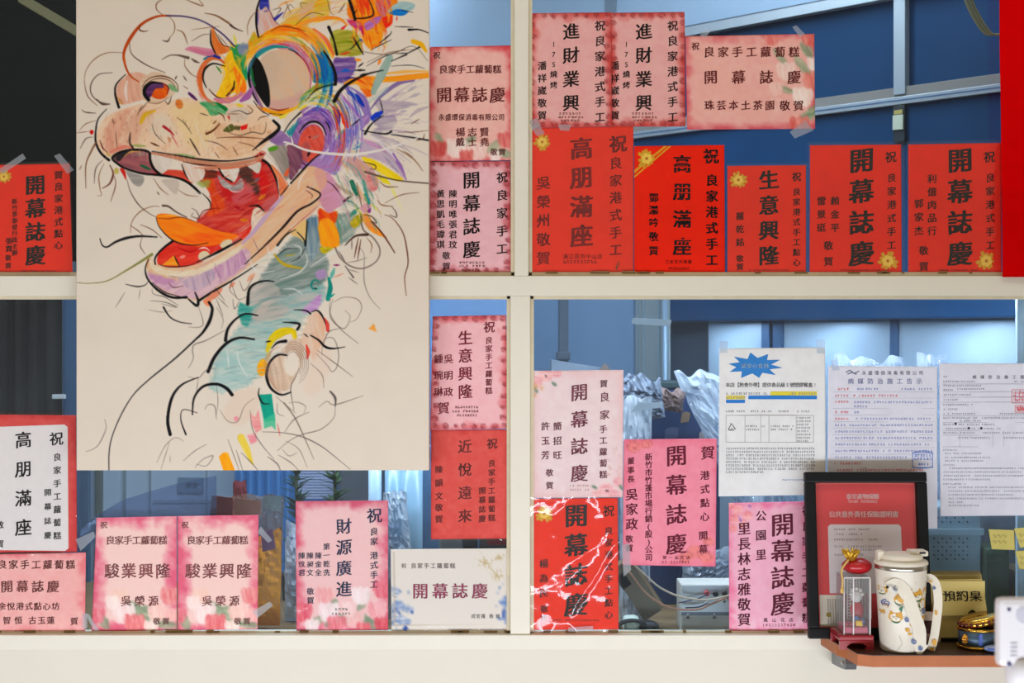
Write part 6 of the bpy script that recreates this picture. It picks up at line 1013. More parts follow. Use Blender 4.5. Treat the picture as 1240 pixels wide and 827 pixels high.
MB().lathe([(R0*0.97, 0), (R0*1.03, 0.001), (R0*1.03, 0.005), (R0*0.99, 0.0075), (R0*0.86, 0.008), (R0*0.84, 0.010), (R0*0.83, z3-z2-0.003), (R0*0.78, z3-z2), (0.001, z3-z2)], (CX, cy, z2), 56).out('lid', M_LID, root, smooth=True)
rx = W(1119, 676, cy).x; zl = z3+0.003
MB().box((CX+R0*0.28, cy-0.018, zl-0.006), (CX+R0*0.98, cy+0.018, zl+0.004), 0.003).out('spout_flap', M_LID, root); MB().box((CX+R0*0.62, cy-0.0190, zl-0.001), (CX+R0*0.86, cy-0.0182, zl+0.0025), 0.0003).out('spout_hole', M_BLKF, root)
MB().box((CX-R0*0.96, cy-0.012, z2+0.005), (CX-R0*0.70, cy+0.012, zl+0.0035), 0.003).out('lid_tab', M_LID, root)
def cyl(px, py, off=0.0006):
    z = cz(py); r_ = rad(z)+off; u = (px-cxp)/31.0*R0; u = max(-r_*0.985, min(r_*0.985, u)); return (CX+u, cy-math.sqrt(max(1e-9, r_*r_-u*u)), z)
def cpart(name, mb, col, off=0.0006): return obj(name, [cyl(x, y, off) for x, y in mb[0]], mb[1], mat('ink_%d_%d_%d' % tuple(col), col, 0.45, 0, 0.05, 60, 0.3), root)
def el(cx, cy_, rx_, ry_, rot=0, n=14): c_, s2 = math.cos(math.radians(rot)), math.sin(math.radians(rot)); return polyp([(cx+rx_*math.cos(t_)*c_-ry_*math.sin(t_)*s2, cy_+rx_*math.cos(t_)*s2+ry_*math.sin(t_)*c_) for t_ in [2*math.pi*k/n for k in range(n)]])
def tri(*P): return polyp(P)
OR, ORW, GRN, BLU = (214, 158, 60), (232, 224, 206), (40, 110, 76), (70, 98, 160)
org, wht, grn, eye = [], [], [], []
for (x, y, r_, rot) in ((1078.5, 748, 7, 0), (1082, 727, 6, 25), (1104, 722, 7, -20), (1112, 733, 6, 60), (1064, 717, 5, 0), (1086, 704+9, 4, 40), (1112, 751, 4, 0), (1068, 735, 3, 20), (1116, 718, 4, 30), (1106, 737, 4.5, -15), (1092, 716, 4, 15), (1064, 744, 3.5, 0), (1098, 757, 3.5, 10), (1119, 741, 4, 50)):
    c_, s2 = math.cos(math.radians(rot)), math.sin(math.radians(rot)); L = lambda dx, dy: (x+(dx*c_-dy*s2)*r_, y+(dx*s2+dy*c_)*r_)
    r_ *= 1.12; org += [el(x, y, r_, r_*0.72, rot), tri(L(-0.95, -0.2), L(-0.75, -1.05), L(-0.25, -0.6)), tri(L(0.95, -0.2), L(0.75, -1.05), L(0.25, -0.6))]
    wht += [el(*L(0, 0.3), r_*0.62, r_*0.38, rot)]; eye += [el(*L(-0.32, 0.0), r_*0.08, r_*0.08), el(*L(0.32, 0.0), r_*0.08, r_*0.08), el(*L(0, 0.22), r_*0.1, r_*0.07)]
    if r_ > 5: grn += [tri(L(-0.7, 0.62), L(0.7, 0.62), L(0.25, 0.95), L(-0.2, 0.95))]
cpart('dog_print', join(*org), OR, 0.0006); cpart('dog_muzzle_print', join(*wht), ORW, 0.0009); cpart('dog_scarf_print', join(*grn), GRN, 0.0009); cpart('dog_eye_print', join(*eye), (40, 30, 26), 0.0012)
def spiral(cx, cy_, r_): return [(cx+r_*(0.15+0.85*k/22)*math.cos(k*0.5), cy_+r_*(0.15+0.85*k/22)*math.sin(k*0.5)) for k in range(23)]
cpart('spiral_print', strokes([spiral(1068.5, 732, 4.5), spiral(1115, 742, 4), spiral(1097, 741, 3)], 1.2), BLU, 0.0008)
cpart('tree_line_print', strokes([[(1064, 757), (1074, 755)], [(1082, 770), (1086, 780), (1080, 790)], [(1100, 706), (1112, 700)]], 0.7), (196, 186, 166), 0.0007)
# strap: a ribbon that loops over the cup
def ribbon(name, P3, wid, mtl, prt, thick=0.0012):
    v = []; f = []; Pn = [Vector(p) for p in P3]
    for i, p in enumerate(Pn):
        t_ = (Pn[min(i+1, len(Pn)-1)]-Pn[max(i-1, 0)]).normalized(); n_ = Vector((0, -1, 0)); s2 = t_.cross(n_); s2.normalize(); n_ = s2.cross(t_)
        if n_.y > 0: n_ = -n_
        for q in (s2*wid/2+n_*thick/2, -s2*wid/2+n_*thick/2, -s2*wid/2-n_*thick/2, s2*wid/2-n_*thick/2): v.append(tuple(p+q))
    for i in range(len(Pn)-1):
        for k in range(4): f.append((i*4+k, i*4+(k+1) % 4, (i+1)*4+(k+1) % 4, (i+1)*4+k))
    f += [(0, 1, 2, 3), tuple((len(Pn)-1)*4+k for k in (3, 2, 1, 0))]
    return obj(name, v, f, mtl, prt, None, False)
def cfront(px, py, off): q = cyl(px, py, off); return q
sp = [cfront(1070, 714, 0.002), cfront(1077, 708, 0.003), cfront(1085, 713, 0.004), cfront(1092, 726, 0.004), cfront(1099, 745, 0.004), cfront(1106, 764, 0.006), tuple(W(1114, 782, -0.224)), tuple(W(1119, 788, -0.222))]
M_ST = mat('strap_cloth', (226, 218, 202), 0.7, 0, 0.06, 80, 0.2)
sps = [tuple(q) for q in crom(sp, 6)]
rb = ribbon('strap', sps, 0.0245, M_ST, root)
sp2 = crom([tuple(W(1121, 700, -0.186)), tuple(W(1128, 701, -0.20)), tuple(W(1134, 710, -0.205)), tuple(W(1136, 730, -0.205)), tuple(W(1134, 752, -0.205)), tuple(W(1131, 772, -0.205)), tuple(W(1127, 787, -0.205))], 6)
rb2 = ribbon('strap', [tuple(q) for q in sp2], 0.0165, M_ST, root)
def onpath(P3, px, py, dy):  # decoration lying on a strap
    return tuple(W(px, py, dy))
def strapart(name, mb, col, P3, off):
    P3 = [Vector(p) for p in P3]; v = []
    for x, y in mb[0]:
        best = min(P3, key=lambda q: abs((CAMZ-(y-413.5)/F*(q.y-CAMY))-q.z)); v.append(tuple(W(x, y, best.y-off)))
    obj(name, v, mb[1], mat('ink_%d_%d_%d' % tuple(col), col, 0.5), root)
strapart('strap_spiral', strokes([spiral(1084.5, 712.5, 3.4), spiral(1098.5, 750.5, 3), spiral(1107, 777, 3.6)]+[spiral(1115, 785, 3)], 1.1), BLU, sps, 0.0022)
strapart('strap_dog', join(el(1090.5, 727, 4, 2.6, 30), el(1099, 763, 3, 2.4, 20), el(1102, 768, 2.4, 1.6), tri((1087, 725), (1087, 721), (1090, 724))), OR, sps, 0.0022); strapart('strap_scarf', tri((1088, 737), (1094, 733), (1092, 742)), GRN, sps, 0.0024)
strapart('strap_eyelet', el(1074.5, 711, 1.8, 1.8), (40, 36, 34), sps, 0.0032)
strapart('strap_spiral', strokes([spiral(1131.5, 712, 2.2)], 0.9), BLU, [tuple(q) for q in sp2], 0.003); strapart('strap_dog', join(el(1131.5, 778, 3, 4), el(1128.5, 786, 2.5, 2), el(1133.5, 742, 1.8, 3), el(1127, 704, 2, 1.4, 30)), OR, [tuple(q) for q in sp2], 0.003)
# --- orange box and dark bottle behind the cup
q = W(1126, 787, -0.15)
bb = empty('dark_bottle', (W(1124, 787, -0.155).x, -0.155, SZ)); tag(bb, 'small dark maroon bottle half hidden behind the tumbler strap', 'bottle'); bx2 = W(1124, 787, -0.155).x
MB().lathe([(0.001, 0), (0.014, 0), (0.016, 0.003), (0.016, 0.040), (0.010, 0.048), (0.010, 0.052), (0.001, 0.052)], (bx2, -0.155, SZ), 24).out('bottle_body', mat('maroon_glass', (60, 18, 22), 0.2, 0, 0.1, 20, 0.6), bb, smooth=True)
MB().lathe([(0.0105, 0), (0.0115, 0.001), (0.0115, 0.014), (0.001, 0.014)], (bx2, -0.155, SZ+0.052), 20).out('bottle_cap', mat('cream_cap', (200, 180, 160), 0.5), bb, smooth=True)
MB().lathe([(0.0164, 0), (0.0164, 0.018)], (bx2, -0.155, SZ+0.010), 24).out('bottle_label', mat('pale_label', (150, 110, 90), 0.5), bb, smooth=True)
x0 = W(1117, 750, -0.115).x; x1 = W(1138, 750, -0.115).x; ob = MB().box((x0, -0.118, SZ), (x1, -0.060, SZ+0.045), 0.001).out('carton', mat('cream_card', (206, 186, 160), 0.6), None); tag(ob, 'small cream carton with an orange top band behind the tumbler', 'box')
MB().box((x0-0.0004, -0.1186, SZ+0.036), (x1+0.0004, -0.0594, SZ+0.0555), 0.001).out('orange_lid', mat('orange_card', (226, 116, 30), 0.5), ob)
# --- yellow table sign
sy = -0.105; tl_, tr_, br2, bl2 = [W(*p_, sy) for p_ in ((1136.5, 703), (1191.5, 702.5), (1196, 744), (1141, 745))]
root = empty('table_sign', ((bl2.x+br2.x)/2, sy+0.012, SZ)); tag(root, 'yellow folded table sign reading 預約桌 with a black clip', 'table sign')
bz = min(bl2.z, br2.z); hh = tl_.z-bl2.z
def sg(px, py, off=0.0): 
    w_ = W(px, py, sy); k = (w_.z-bl2.z)/hh; return (w_.x, sy-off+0.010*k, w_.z)
M_YS = mat('yellow_board', (206, 186, 112), 0.55, 0, 0.05, 30, 0.3)
vs = [sg(1136.5, 703), sg(1191.5, 702.5), sg(1196, 745), sg(1141, 745.5)]; vb = [(x, y+0.0025, z) for x, y, z in vs]
MB().add(vs+vb, [(3, 2, 1, 0), (4, 5, 6, 7), (0, 1, 5, 4), (1, 2, 6, 5), (2, 3, 7, 6), (3, 0, 4, 7)]).out('front_panel', M_YS, root)
mbt = lay([H('預約桌', 1141.5, 1191, 721, 17.5, 'brush', slant=0, wob=0)]); obj('sign_lettering', [sg(x+(y-721)*0.06, y, 0.0008) for x, y in mbt[0]], mbt[1], mat('ink_36_32_30', (36, 32, 30), 0.5), root)
bk = [W(1122, 693, -0.06), W(1190, 696, -0.06), W(1193, 706, -0.06), W(1125, 706, -0.06)]
MB().box((vs[0][0], sy+0.006, SZ), (vs[1][0]+0.004, sy+0.0085, tl_.z-0.002), 0.0004).out('back_panel', M_YS, root)
MB().box((vs[3][0]-0.001, sy-0.004, SZ), (vs[2][0]+0.001, sy+0.030, SZ+0.006), 0.001).out('sign_foot', M_BLKF, root)
cpx = W(1180, 745, sy-0.010); MB().prism([(cpx.x-0.014, bl2.z-0.012), (cpx.x+0.006, bl2.z-0.012), (cpx.x+0.009, bl2.z+0.003), (cpx.x-0.002, bl2.z+0.012), (cpx.x-0.009, bl2.z+0.007)], sy-0.012, sy-0.002, 'y').out('black_clip', M_BLKF, root)
# menu boards stacked behind the sign
root = empty('menu_board_stack', (W(1157, 760, -0.065).x, -0.065, SZ)); tag(root, 'row of pale yellow boards standing behind the table sign', 'sign boards')
for k in range(3):
    y_ = -0.078+0.012*k; a_ = W(1121+1.5*k, 696-2.2*k, y_); b_ = W(1189-k, 700-2.2*k, y_)
    MB().box((a_.x, y_, SZ), (b_.x, y_+0.004, a_.z), 0.0008).out('board', mat('board_tone_%d' % k, (176-14*k, 158-14*k, 96-10*k), 0.55, 0, 0.1), root)  # each board further back gets a darker yellow
# --- gold decorated tin and leaning jewelled lid
tx, ty = W(1184, 785, -0.165).x, -0.165; tr0 = 0.037
root = empty('gold_trinket_tin', (tx, ty, SZ)); tag(root, 'round blue tin with gold rims and raised flowers beside the white device', 'tin')
hT = 0.033; M_GD = mat('polished_gold', (214, 168, 70), 0.18, 1.0, 0.15, 60)
MB().lathe([(0.001, 0), (tr0, 0), (tr0, hT), (tr0-0.002, hT), (tr0-0.002, 0.003), (0.001, 0.003)], (tx, ty, SZ+0.004), 40).out('tin_wall', mat('blue_grey_enamel', (70, 92, 112), 0.35, 0.3, 0.3, 150), root, smooth=True)
rm = MB(); 
for zz in (SZ+0.002, SZ+0.003+hT): rm.lathe([(tr0-0.004, 0), (tr0+0.002, 0), (tr0+0.003, 0.0025), (tr0+0.002, 0.005), (tr0-0.004, 0.005), (tr0-0.004, 0)], (tx, ty, zz), 40)
rm.lathe([(0.001, 0), (tr0-0.006, 0), (tr0-0.006, 0.002)], (tx, ty, SZ), 30); rm.out('gold_rim', M_GD, root, smooth=True)
for sgn in (-0.95, 0.9):
    a_ = -math.pi/2+sgn; fx, fy2 = tx+(tr0+0.003)*math.cos(a_), ty+(tr0+0.003)*math.sin(a_); m_ = MB()
    for k in range(8): m_.ball((fx+0.006*math.cos(k*0.785)*abs(math.sin(a_)), fy2-0.001, SZ+0.021+0.007*math.sin(k*0.785)), 0.0034, 8, 6)
    m_.ball((fx, fy2-0.003, SZ+0.021), 0.004, 8, 6); m_.out('raised_flower', mat('gold_flower_metal', (210, 150, 60), 0.3, 0.9), root, smooth=True)
MB().box((tx-0.010, ty-tr0-0.0012, SZ+0.010), (tx-0.002, ty-tr0+0.002, SZ+0.034), 0.0008).out('blue_stripe', mat('royal_blue', (50, 80, 160), 0.35), root)
Ml = Matrix.Translation((tx+0.004, ty, SZ+0.004+hT+0.0155)) @ Matrix.Rotation(math.radians(-13), 4, 'Y')
root = empty('jewelled_gold_lid', (tx, ty, SZ+hT+0.007)); tag(root, 'gold lid with jewelled rim tilted on top of the blue tin', 'lid')
l_ = MB().lathe([(0.001, 0.010), (0.030, 0.010), (0.038, 0.006), (0.0395, 0.0), (0.0385, -0.004), (0.037, -0.004), (0.036, 0.004), (0.001, 0.007)], (0, 0, 0), 44); l_.v = [tuple(Ml @ Vector(v)) for v in l_.v]; l_.out('lid_shell', M_GD, root, smooth=True)
jw = MB()
for k in range(22): a_ = 2*math.pi*k/22; p_ = Ml @ Vector((0.0395*math.cos(a_), 0.0395*math.sin(a_), 0.002)); jw.ball(tuple(p_), (0.0036, 0.0036, 0.004), 8, 6)
jw.out('dark_jewels', mat('garnet', (96, 40, 30), 0.15, 0.2, 0.2), root, smooth=True)
# small blue-and-white packet
pk = W(1204, 790, -0.214); po = MB().ball((pk.x, -0.212, SZ+0.0075), (0.020, 0.011, 0.0075), 18, 10, 0.12).out('candy_packet', mat('pale_blue_wrap', (150, 166, 206), 0.25, 0, 0.15, 70, 0.5), None, smooth=True); tag(po, 'small pale blue wrapped packet at the shelf front beside the white device', 'packet')
st_ = MB().box((pk.x-0.016, -0.2235, SZ+0.006), (pk.x+0.012, -0.2215, SZ+0.010), 0.0004).out('blue_stripe', mat('royal_blue', (50, 80, 160), 0.35), po)
# --- white device close to the camera
dy = -1.15; a_ = W(1209.5, 808, dy); b_ = W(1300, 725, dy)
root = empty('white_desk_device', (a_.x+0.05, dy, 0.90)); tag(root, 'blurred white plastic device with vents at the right edge, nearest the camera', 'device')
M_DV = mat('white_plastic', (222, 218, 222), 0.4, 0, 0.02, 20, 0.4)
MB().box((a_.x, dy, a_.z), (b_.x, dy+0.022, b_.z), 0.008).out('housing', M_DV, root)
def dpos(px, py): w_ = W(px, py, dy-0.0008); return w_
def ddisc(name, L, col):
    m_ = MB()
    for px, py, r_ in L:
        c_ = dpos(px, py); n = 16; m_.add([(c_.x+r_*math.cos(2*math.pi*k/n), c_.y+0.002, c_.z+r_*math.sin(2*math.pi*k/n)) for k in range(n)]+[(c_.x+r_*math.cos(2*math.pi*k/n), c_.y, c_.z+r_*math.sin(2*math.pi*k/n)) for k in range(n)], [list(range(n, 2*n))]+[[k, (k+1) % n, n+(k+1) % n, n+k] for k in range(n)])
    m_.out(name, mat(name+'_plastic', col, 0.5), root)
ddisc('screw_hole', [(1222, 738, 0.0025), (1222.5, 804, 0.003)], (60, 62, 100)); ddisc('grey_knob', [(1241, 745, 0.011)], (190, 188, 200))
vt = MB()
for k in range(4): c_ = dpos(1228, 779+5*k); vt.box((c_.x-0.0045, c_.y, c_.z-0.0011), (c_.x+0.0045, c_.y+0.002, c_.z+0.0011), 0.0004)
vt.out('vent_slots', mat('vent_grey', (172, 170, 180), 0.5), root)
MB().lathe([(0.001, 0.03), (0.016, 0.027), (0.021, 0.014), (0.021, 0.0), (0.016, -0.01), (0.014, -0.14), (0.045, -0.146), (0.05, -0.152), (0.001, -0.152)], (W(1236, 815, dy).x+0.006, dy+0.011, a_.z-0.008-0.01), 28).out('swivel_base', M_DV, root, smooth=True)
zc = a_.z-0.018-0.152
ct = MB().box((0.50, -1.23, zc-0.03), (1.5, -1.05, zc), 0.004).out('service_counter', mat('pale_counter', (200, 190, 172), 0.4)); tag(ct, 'pale counter top carrying the white device, below the frame', 'counter')
lg = [MB().box((x, y, 0), (x+0.05, y+0.05, zc-0.03)).out('leg', mat('counter_leg', (150, 140, 125), 0.5), ct) for x in (0.52, 1.43) for y in (-1.20, -1.12)]
# ================================================================== THE ROOM BEHIND THE GLASS
KX0, KX1, KY1, KZ1 = -1.80, 1.95, 2.60, 2.85
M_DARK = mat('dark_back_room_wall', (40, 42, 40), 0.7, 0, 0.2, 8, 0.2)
structure('wall_far', MB().box((KX0, KY1, 0), (KX1, KY1+0.08, KZ1)), mat('pale_blue_wall', (130, 152, 176), 0.6, 0, 0.06, 5))
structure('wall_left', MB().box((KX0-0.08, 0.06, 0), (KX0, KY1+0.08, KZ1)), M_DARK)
structure('wall_right', MB().box((KX1, 0.06, 0), (KX1+0.08, KY1+0.08, KZ1)), mat('pale_blue_wall', (120, 150, 182)))
structure('ceiling', MB().box((KX0, -0.02, KZ1), (KX1, KY1+0.08, KZ1+0.06)), mat('grey_ceiling', (150, 162, 172), 0.7))
# diagonal exhaust hood / cabinet run, 45 degrees to the window
AX, AY = 1.087, 0.25; s2_ = math.sqrt(0.5)
def on(px, py, off=0.0):
    """point on the diagonal plane (moved off towards the window) seen at this pixel"""
    k = (px-620)/F; t_ = (AX-off*s2_-k*(AY-off*s2_-CAMY))/(1+k); y = AY-off*s2_+t_; return Vector((AX-off*s2_-t_, y, CAMZ-(py-413.5)/F*(y-CAMY)))
def tpar(px): k = (px-620)/F; return (AX-k*(AY-CAMY))/(1+k)*math.sqrt(2)
def dz(px, py): return on(px, py).z
Md = Matrix.Translation((AX, AY, 0)) @ Matrix.Rotation(math.radians(135), 4, 'Z')   # local +x runs away along the wall, local +y points behind... towards the window is -y after sign
nrm = (Md.to_3x3() @ Vector((0, 1, 0))); SG = 1 if nrm.y < 0 else -1            # direction that faces the window
def dbox(t0, t1, z0, z1, o0, o1, bev=0.0, mb=None): return (mb or MB()).box((t0, min(SG*o0, SG*o1), z0), (t1, max(SG*o0, SG*o1), z1), bev, Md)
zl = dz(1000, 133); zu = dz(1000, 8); zb_ = dz(1000, 387)
M_HB = mat('deep_blue_panel', (5, 58, 98), 0.6, 0, 0.22, 7, 0.15, 0.15, 30)
M_TRIM = mat('pale_metal_trim', (158, 166, 172), 0.35, 0.3, 0.06, 20)
tA, tB = -0.35, 2.15
root = empty('blue_range_hood', tuple(Md @ Vector((0.6, 0, zb_)))); tag(root, 'long blue hood and cabinet run with pale rails seen through the upper right pane', 'cabinet')
dbox(tA, tB, zb_, zl-0.012, 0.0, -0.30, 0.004).out('lower_panel', M_HB, root)
dbox(tA, tB, zl+0.02, zu-0.01, -0.012, -0.30, 0.004).out('upper_panel', mat('deep_blue_door', (4, 54, 92), 0.6, 0, 0.25, 6, 0.15, 0.2, 40), root)
dbox(tA, tpar(760), zl-0.012, zl+0.006, 0.012, -0.3, 0.001).out('lower_rail', M_TRIM, root)
dbox(tA, tpar(760), zl+0.006, zl+0.030, 0.004, -0.3, 0.001).out('lower_rail', mat('grey_brown_ledge', (128, 122, 116), 0.6), root)
dbox(tA, tpar(760), zl-0.004, zl-0.001, 0.0125, 0.0, 0).out('rail_groove', mat('groove_blue', (60, 92, 130), 0.5), root)
dbox(tA, tpar(830), zu-0.012, zu+0.012, 0.012, -0.3, 0.001).out('upper_rail', M_TRIM, root)
dbox(tA, tpar(830), zu+0.012, zu+0.016, 0.010, -0.3, 0).out('rail_groove', mat('groove_dark', (70, 80, 92), 0.5), root)
dbox(tpar(1098), tpar(1084), zl+0.012, zu+0.30, 0.008, -0.02, 0.001).out('door_post', M_TRIM, root)
dbox(tpar(1098), tpar(1084), dz(1090, 172), zl-0.014, 0.010, 0.0, 0.001).out('latch_plate', mat('latch_dark', (36, 46, 56), 0.4), root)
dbox(tpar(1097), tpar(1084.5), dz(1090, 158), dz(1090, 140), 0.014, 0.009, 0.001).out('latch_plate', mat('latch_ivory', (196, 200, 176), 0.4), root)
dbox(tpar(1096), tpar(1086), dz(1090, 139), dz(1090, 134), 0.013, 0.009, 0).out('latch_plate', mat('latch_yellow', (180, 160, 90), 0.4), root)
so_ = MB(); dbox(-0.35, 2.15, zu+0.016, KZ1-0.01, 0.004, -0.30, 0, so_); so_.out('soffit_panel', mat('pale_soffit', (142, 162, 182), 0.6, 0, 0.05, 5), root)
dbox(tpar(748), tpar(735), zu+0.02, KZ1-0.02, 0.010, 0.0, 0.001).out('soffit_post', mat('groove_grey', (104, 118, 132), 0.5), root)
# yellowish cable in the upper right corner, under the ceiling
cb = MB()
for k in range(3): cb.tube(crom([W(1164+4*k, -20, 0.10), W(1172+4*k, 8, 0.10), W(1190+4*k, 38, 0.10), W(1203+4*k, 42, 0.10), W(1225+3*k, 40, 0.10)], 6), 0.0028, 6)
tag(cb.out('cable_bundle', mat('olive_cable', (136, 124, 84), 0.5), None, smooth=True), 'bundle of thin olive cables drooping in the top right corner behind the glass', 'cable')
# wall below the hood: pale steel panels with posts
wl = MB(); dbox(tA, 2.6, 0, KZ1-0.02, -0.30, -0.36, 0, wl); structure('wall_diagonal', wl, mat('pale_blue_wall', (120, 150, 182)))
root = empty('steel_wall_panels', tuple(Md @ Vector((0.4, 0, 1.0)))); tag(root, 'pale blue steel wall panels with dark seams behind the plastic bags', 'wall panels')
M_STL = mat('blue_steel_sheet', (158, 180, 200), 0.38, 0.2, 0.08, 9, 0.5, 0.05, 20)
off = -0.15
tcol = tpar(815)
for (p0, p1) in ((1300, 1049), (1039, 908), (882, 816)):
    dbox(tpar(p0), tpar(p1), 0.0, zb_-0.001, off, off-0.02, 0.002).out('panel', M_STL, root)
for (p0, p1) in ((1049, 1039), (908, 896), (892, 882)): dbox(tpar(p0), tpar(p1), 0.9, zb_-0.001, off+0.006, off-0.02, 0.002).out('post', mat('blue_post', (56, 92, 132), 0.4, 0.3), root)
# matt panel and column further left (full height behind the left half of that pane)
root = empty('storage_partition', tuple(Md @ Vector((1.0, 0, 0.9)))); tag(root, 'matt light blue partition with a grey pipe column, left part of lower right pane', 'partition')
dbox(tpar(770), tpar(500), 0.9, dz(700, 340), 0.012, 0.001, 0.001).out('panel', mat('matt_blue_board', (116, 146, 180), 0.6, 0, 0.08, 5), root)
dbox(tpar(812), tpar(770), 0.9, dz(790, 345), 0.004, 0.001, 0.001).out('column', mat('grey_green_column', (138, 152, 158), 0.5, 0, 0.12, 9), root)
for p_ in (773, 781, 799, 804): dbox(tpar(p_+1.6), tpar(p_), 0.9, dz(790, 345), 0.011, 0.0, 0.001).out('column_rib', mat('rib_blue', (146, 166, 178), 0.4, 0.3), root)
dbox(tpar(809), tpar(806.5), 0.9, dz(790, 345), 0.014, 0.0, 0.001).out('column_edge', mat('bright_edge', (178, 206, 232), 0.3, 0.2), root)
pp = W(682.5, 400, 0.75); p2 = W(688.5, 400, 0.75); w_ = p2.x-pp.x
po = MB().box((pp.x-w_, 0.75, 1.0), (p2.x, 0.79, 2.2), 0.003).out('dark_post', mat('dark_blue_grey_post', (72, 86, 102), 0.5, 0.1)); tag(po, 'dark blue-grey upright post at the left of lower right pane', 'post')
MB().box((pp.x-w_*1.4, 0.742, W(680, 436, 0.75).z), (p2.x+w_*0.3, 0.80, W(680, 426, 0.75).z), 0.003).out('post_foot', mat('dark_blue_grey_post', (72, 86, 102)), po)
# counter behind the glass: everything stands on it
CZ = W(700, 768, 0.02).z-0.004
ctr_ = MB().prism([(-1.22, 0.0305), (1.05, 0.0305), (1.05, 0.25), (0.60, 0.70), (-1.22, 0.70)], CZ-0.04, CZ).out('prep_counter', mat('worn_wood_counter', (120, 96, 62), 0.6, 0, 0.25, 12)); tag(ctr_, 'worn wooden counter ledge just behind the window glass', 'counter')
for x in (-1.15, 0.5): MB().box((x, 0.1, 0), (x+0.05, 0.6, CZ-0.04)).out('leg', mat('counter_leg', (150, 140, 125)), ctr_)
for p_, pw_ in ((850, 1.0), (968, 0.9), (1150, 0.9)):
    l = bpy.data.lights.new('hood_lamp', 'AREA'); l.shape = 'RECTANGLE'; l.size = 0.10; l.size_y = 0.03; l.energy = pw_; l.color = (0.88, 0.95, 1.0)
    o = bpy.data.objects.new('hood_lamp', l); C.objects.link(o); o.location = Md @ Vector((tpar(p_), SG*(-0.05), zb_-0.004)); o.rotation_euler = (0, 0, math.radians(135))
ps = MB().box((W(1232, 0, 0.032).x, 0.032, CZ+0.0005), (W(1262, 0, 0.032).x, 0.045, W(0, 352, 0.03).z), 0.001); tag(ps.out('pale_blue_post', mat('pale_blue_post', (168, 186, 200), 0.5)), 'pale blue strip behind the glass at the right edge above the form', 'post')
def crumple(name, quad, y, dep, amp, m, label, cat, parent=None, n=22, base=True, smooth=False):
    """closed crumpled bag: outline given in pixels (top-left, top-right, bottom-right, bottom-left), front bulging to the window, flat-shaded creases"""
    q = [np.array(p_, dtype=float) for p_ in quad]; v = []; f = []; sd = random.random()*40; asp = min(4.0, np.linalg.norm(q[3]-q[0])/max(1, np.linalg.norm(q[1]-q[0]))); n = 28
    for s_ in (1, -1):
        for j in range(n+1):
            for i in range(n+1):
                u, w2 = i/n, j/n; P_ = (q[0]*(1-u)+q[1]*u)*(1-w2)+(q[3]*(1-u)+q[2]*u)*w2
                e = (1-abs(2*u-1)**2.5)*(1-abs(2*w2-1)**3.0)
                nx = vnoise(np.array([u*7+sd]), np.array([w2*7*asp+sd]))[0]; n2 = vnoise(np.array([u*15+sd+w2*4*asp]), np.array([w2*15*asp-u*5]))[0]
                yy = y-s_*dep*e*(0.75+0.5*(nx-0.5))-s_*amp*(n2-0.5)*min(1, e*3)
                k = 3.0*(nx-0.5)*(1 if 0 < j < n else 1.6); w3 = W(P_[0]+k*math.sin(w2*9), P_[1]+(4*(nx-0.5)*4*amp/0.02 if j < n*0.3 else 0), y); v.append((w3.x, yy, max(w3.z, CZ+0.001)))
    N = (n+1)*(n+1)
    for s_ in (0, 1):
        for j in range(n):
            for i in range(n):
                a_ = s_*N+j*(n+1)+i; qd = [a_, a_+1, a_+n+2, a_+n+1]
                f += [(qd[0], qd[3], qd[2]), (qd[0], qd[2], qd[1])] if s_ == 0 else [(qd[0], qd[1], qd[2]), (qd[0], qd[2], qd[3])]
    rim = list(range(n+1))+[j*(n+1)+n for j in range(1, n+1)]+[n*(n+1)+i for i in range(n-1, -1, -1)]+[j*(n+1) for j in range(n-1, 0, -1)]
    f += [(rim[k], rim[(k+1) % len(rim)], rim[(k+1) % len(rim)]+N, rim[k]+N) for k in range(len(rim))]
    o = obj(name, v, f, m, parent, None, smooth)
    if parent is None: tag(o, label, cat)
    return o
M_CLR = clear('clear_bag_film', (226, 234, 242), 0.36, (216, 226, 236), 0.14, 1.5, 0.5, 40, 1.2, 14)
M_MILK = clear('milky_bag_film', (214, 226, 236), 0.62, (214, 222, 230), 0.25, 1.45, 0.4, 40, 1.0, 14)
# supplies piled behind the lower right pane
def tall(name, px0, px1, pyt, y, dep, m, label, cat, bev=0.004):
    a_ = W(px0, pyt, y); b_ = W(px1, pyt, y); o = MB().box((a_.x, y, CZ+0.0005), (b_.x, y+dep, a_.z), bev).out(name, m); tag(o, label, cat); return o
bx = tall('storage_crate', 772, 872, 470, 0.38, 0.12, mat('navy_crate', (14, 44, 86), 0.4, 0, 0.25, 14, 0.4), 'dark navy crate behind the rose pink card, patches of brown paper on it', 'crate')
for (x0, y0_, x1, y1_, col) in ((806, 482, 822, 496, (120, 96, 72)), (824, 498, 836, 512, (120, 84, 70)), (846, 520, 862, 533, (140, 128, 130)), (804, 517, 822, 533, (60, 72, 104))):
    a_ = W(x0, y1_, 0.3795); b_ = W(x1, y0_, 0.3795); m_ = (a_.x+b_.x)/2
    MB().prism([(a_.x, a_.z), (b_.x-0.004, a_.z+0.003), (b_.x, b_.z-0.004), (m_, b_.z), (a_.x+0.003, b_.z-0.006)], 0.3775, 0.3795, 'y').out('paper_scrap', mat('scrap_%d' % col[0], col, 0.7, 0, 0.3, 60), bx)
MB().box((W(772, 468, 0.38).x-0.004, 0.374, W(772, 470, 0.38).z), (W(872, 470, 0.38).x+0.004, 0.506, W(772, 462, 0.38).z), 0.003).out('crate_lid', mat('dark_green_lid', (34, 56, 62), 0.5, 0, 0.3, 20), bx)
crumple('clear_plastic_bag', [(816, 453), (905, 452), (905, 640), (868, 560)], 0.24, 0.030, 0.02, M_CLR, 'crumpled shiny clear plastic bag just left of the starburst notice', 'plastic bag')
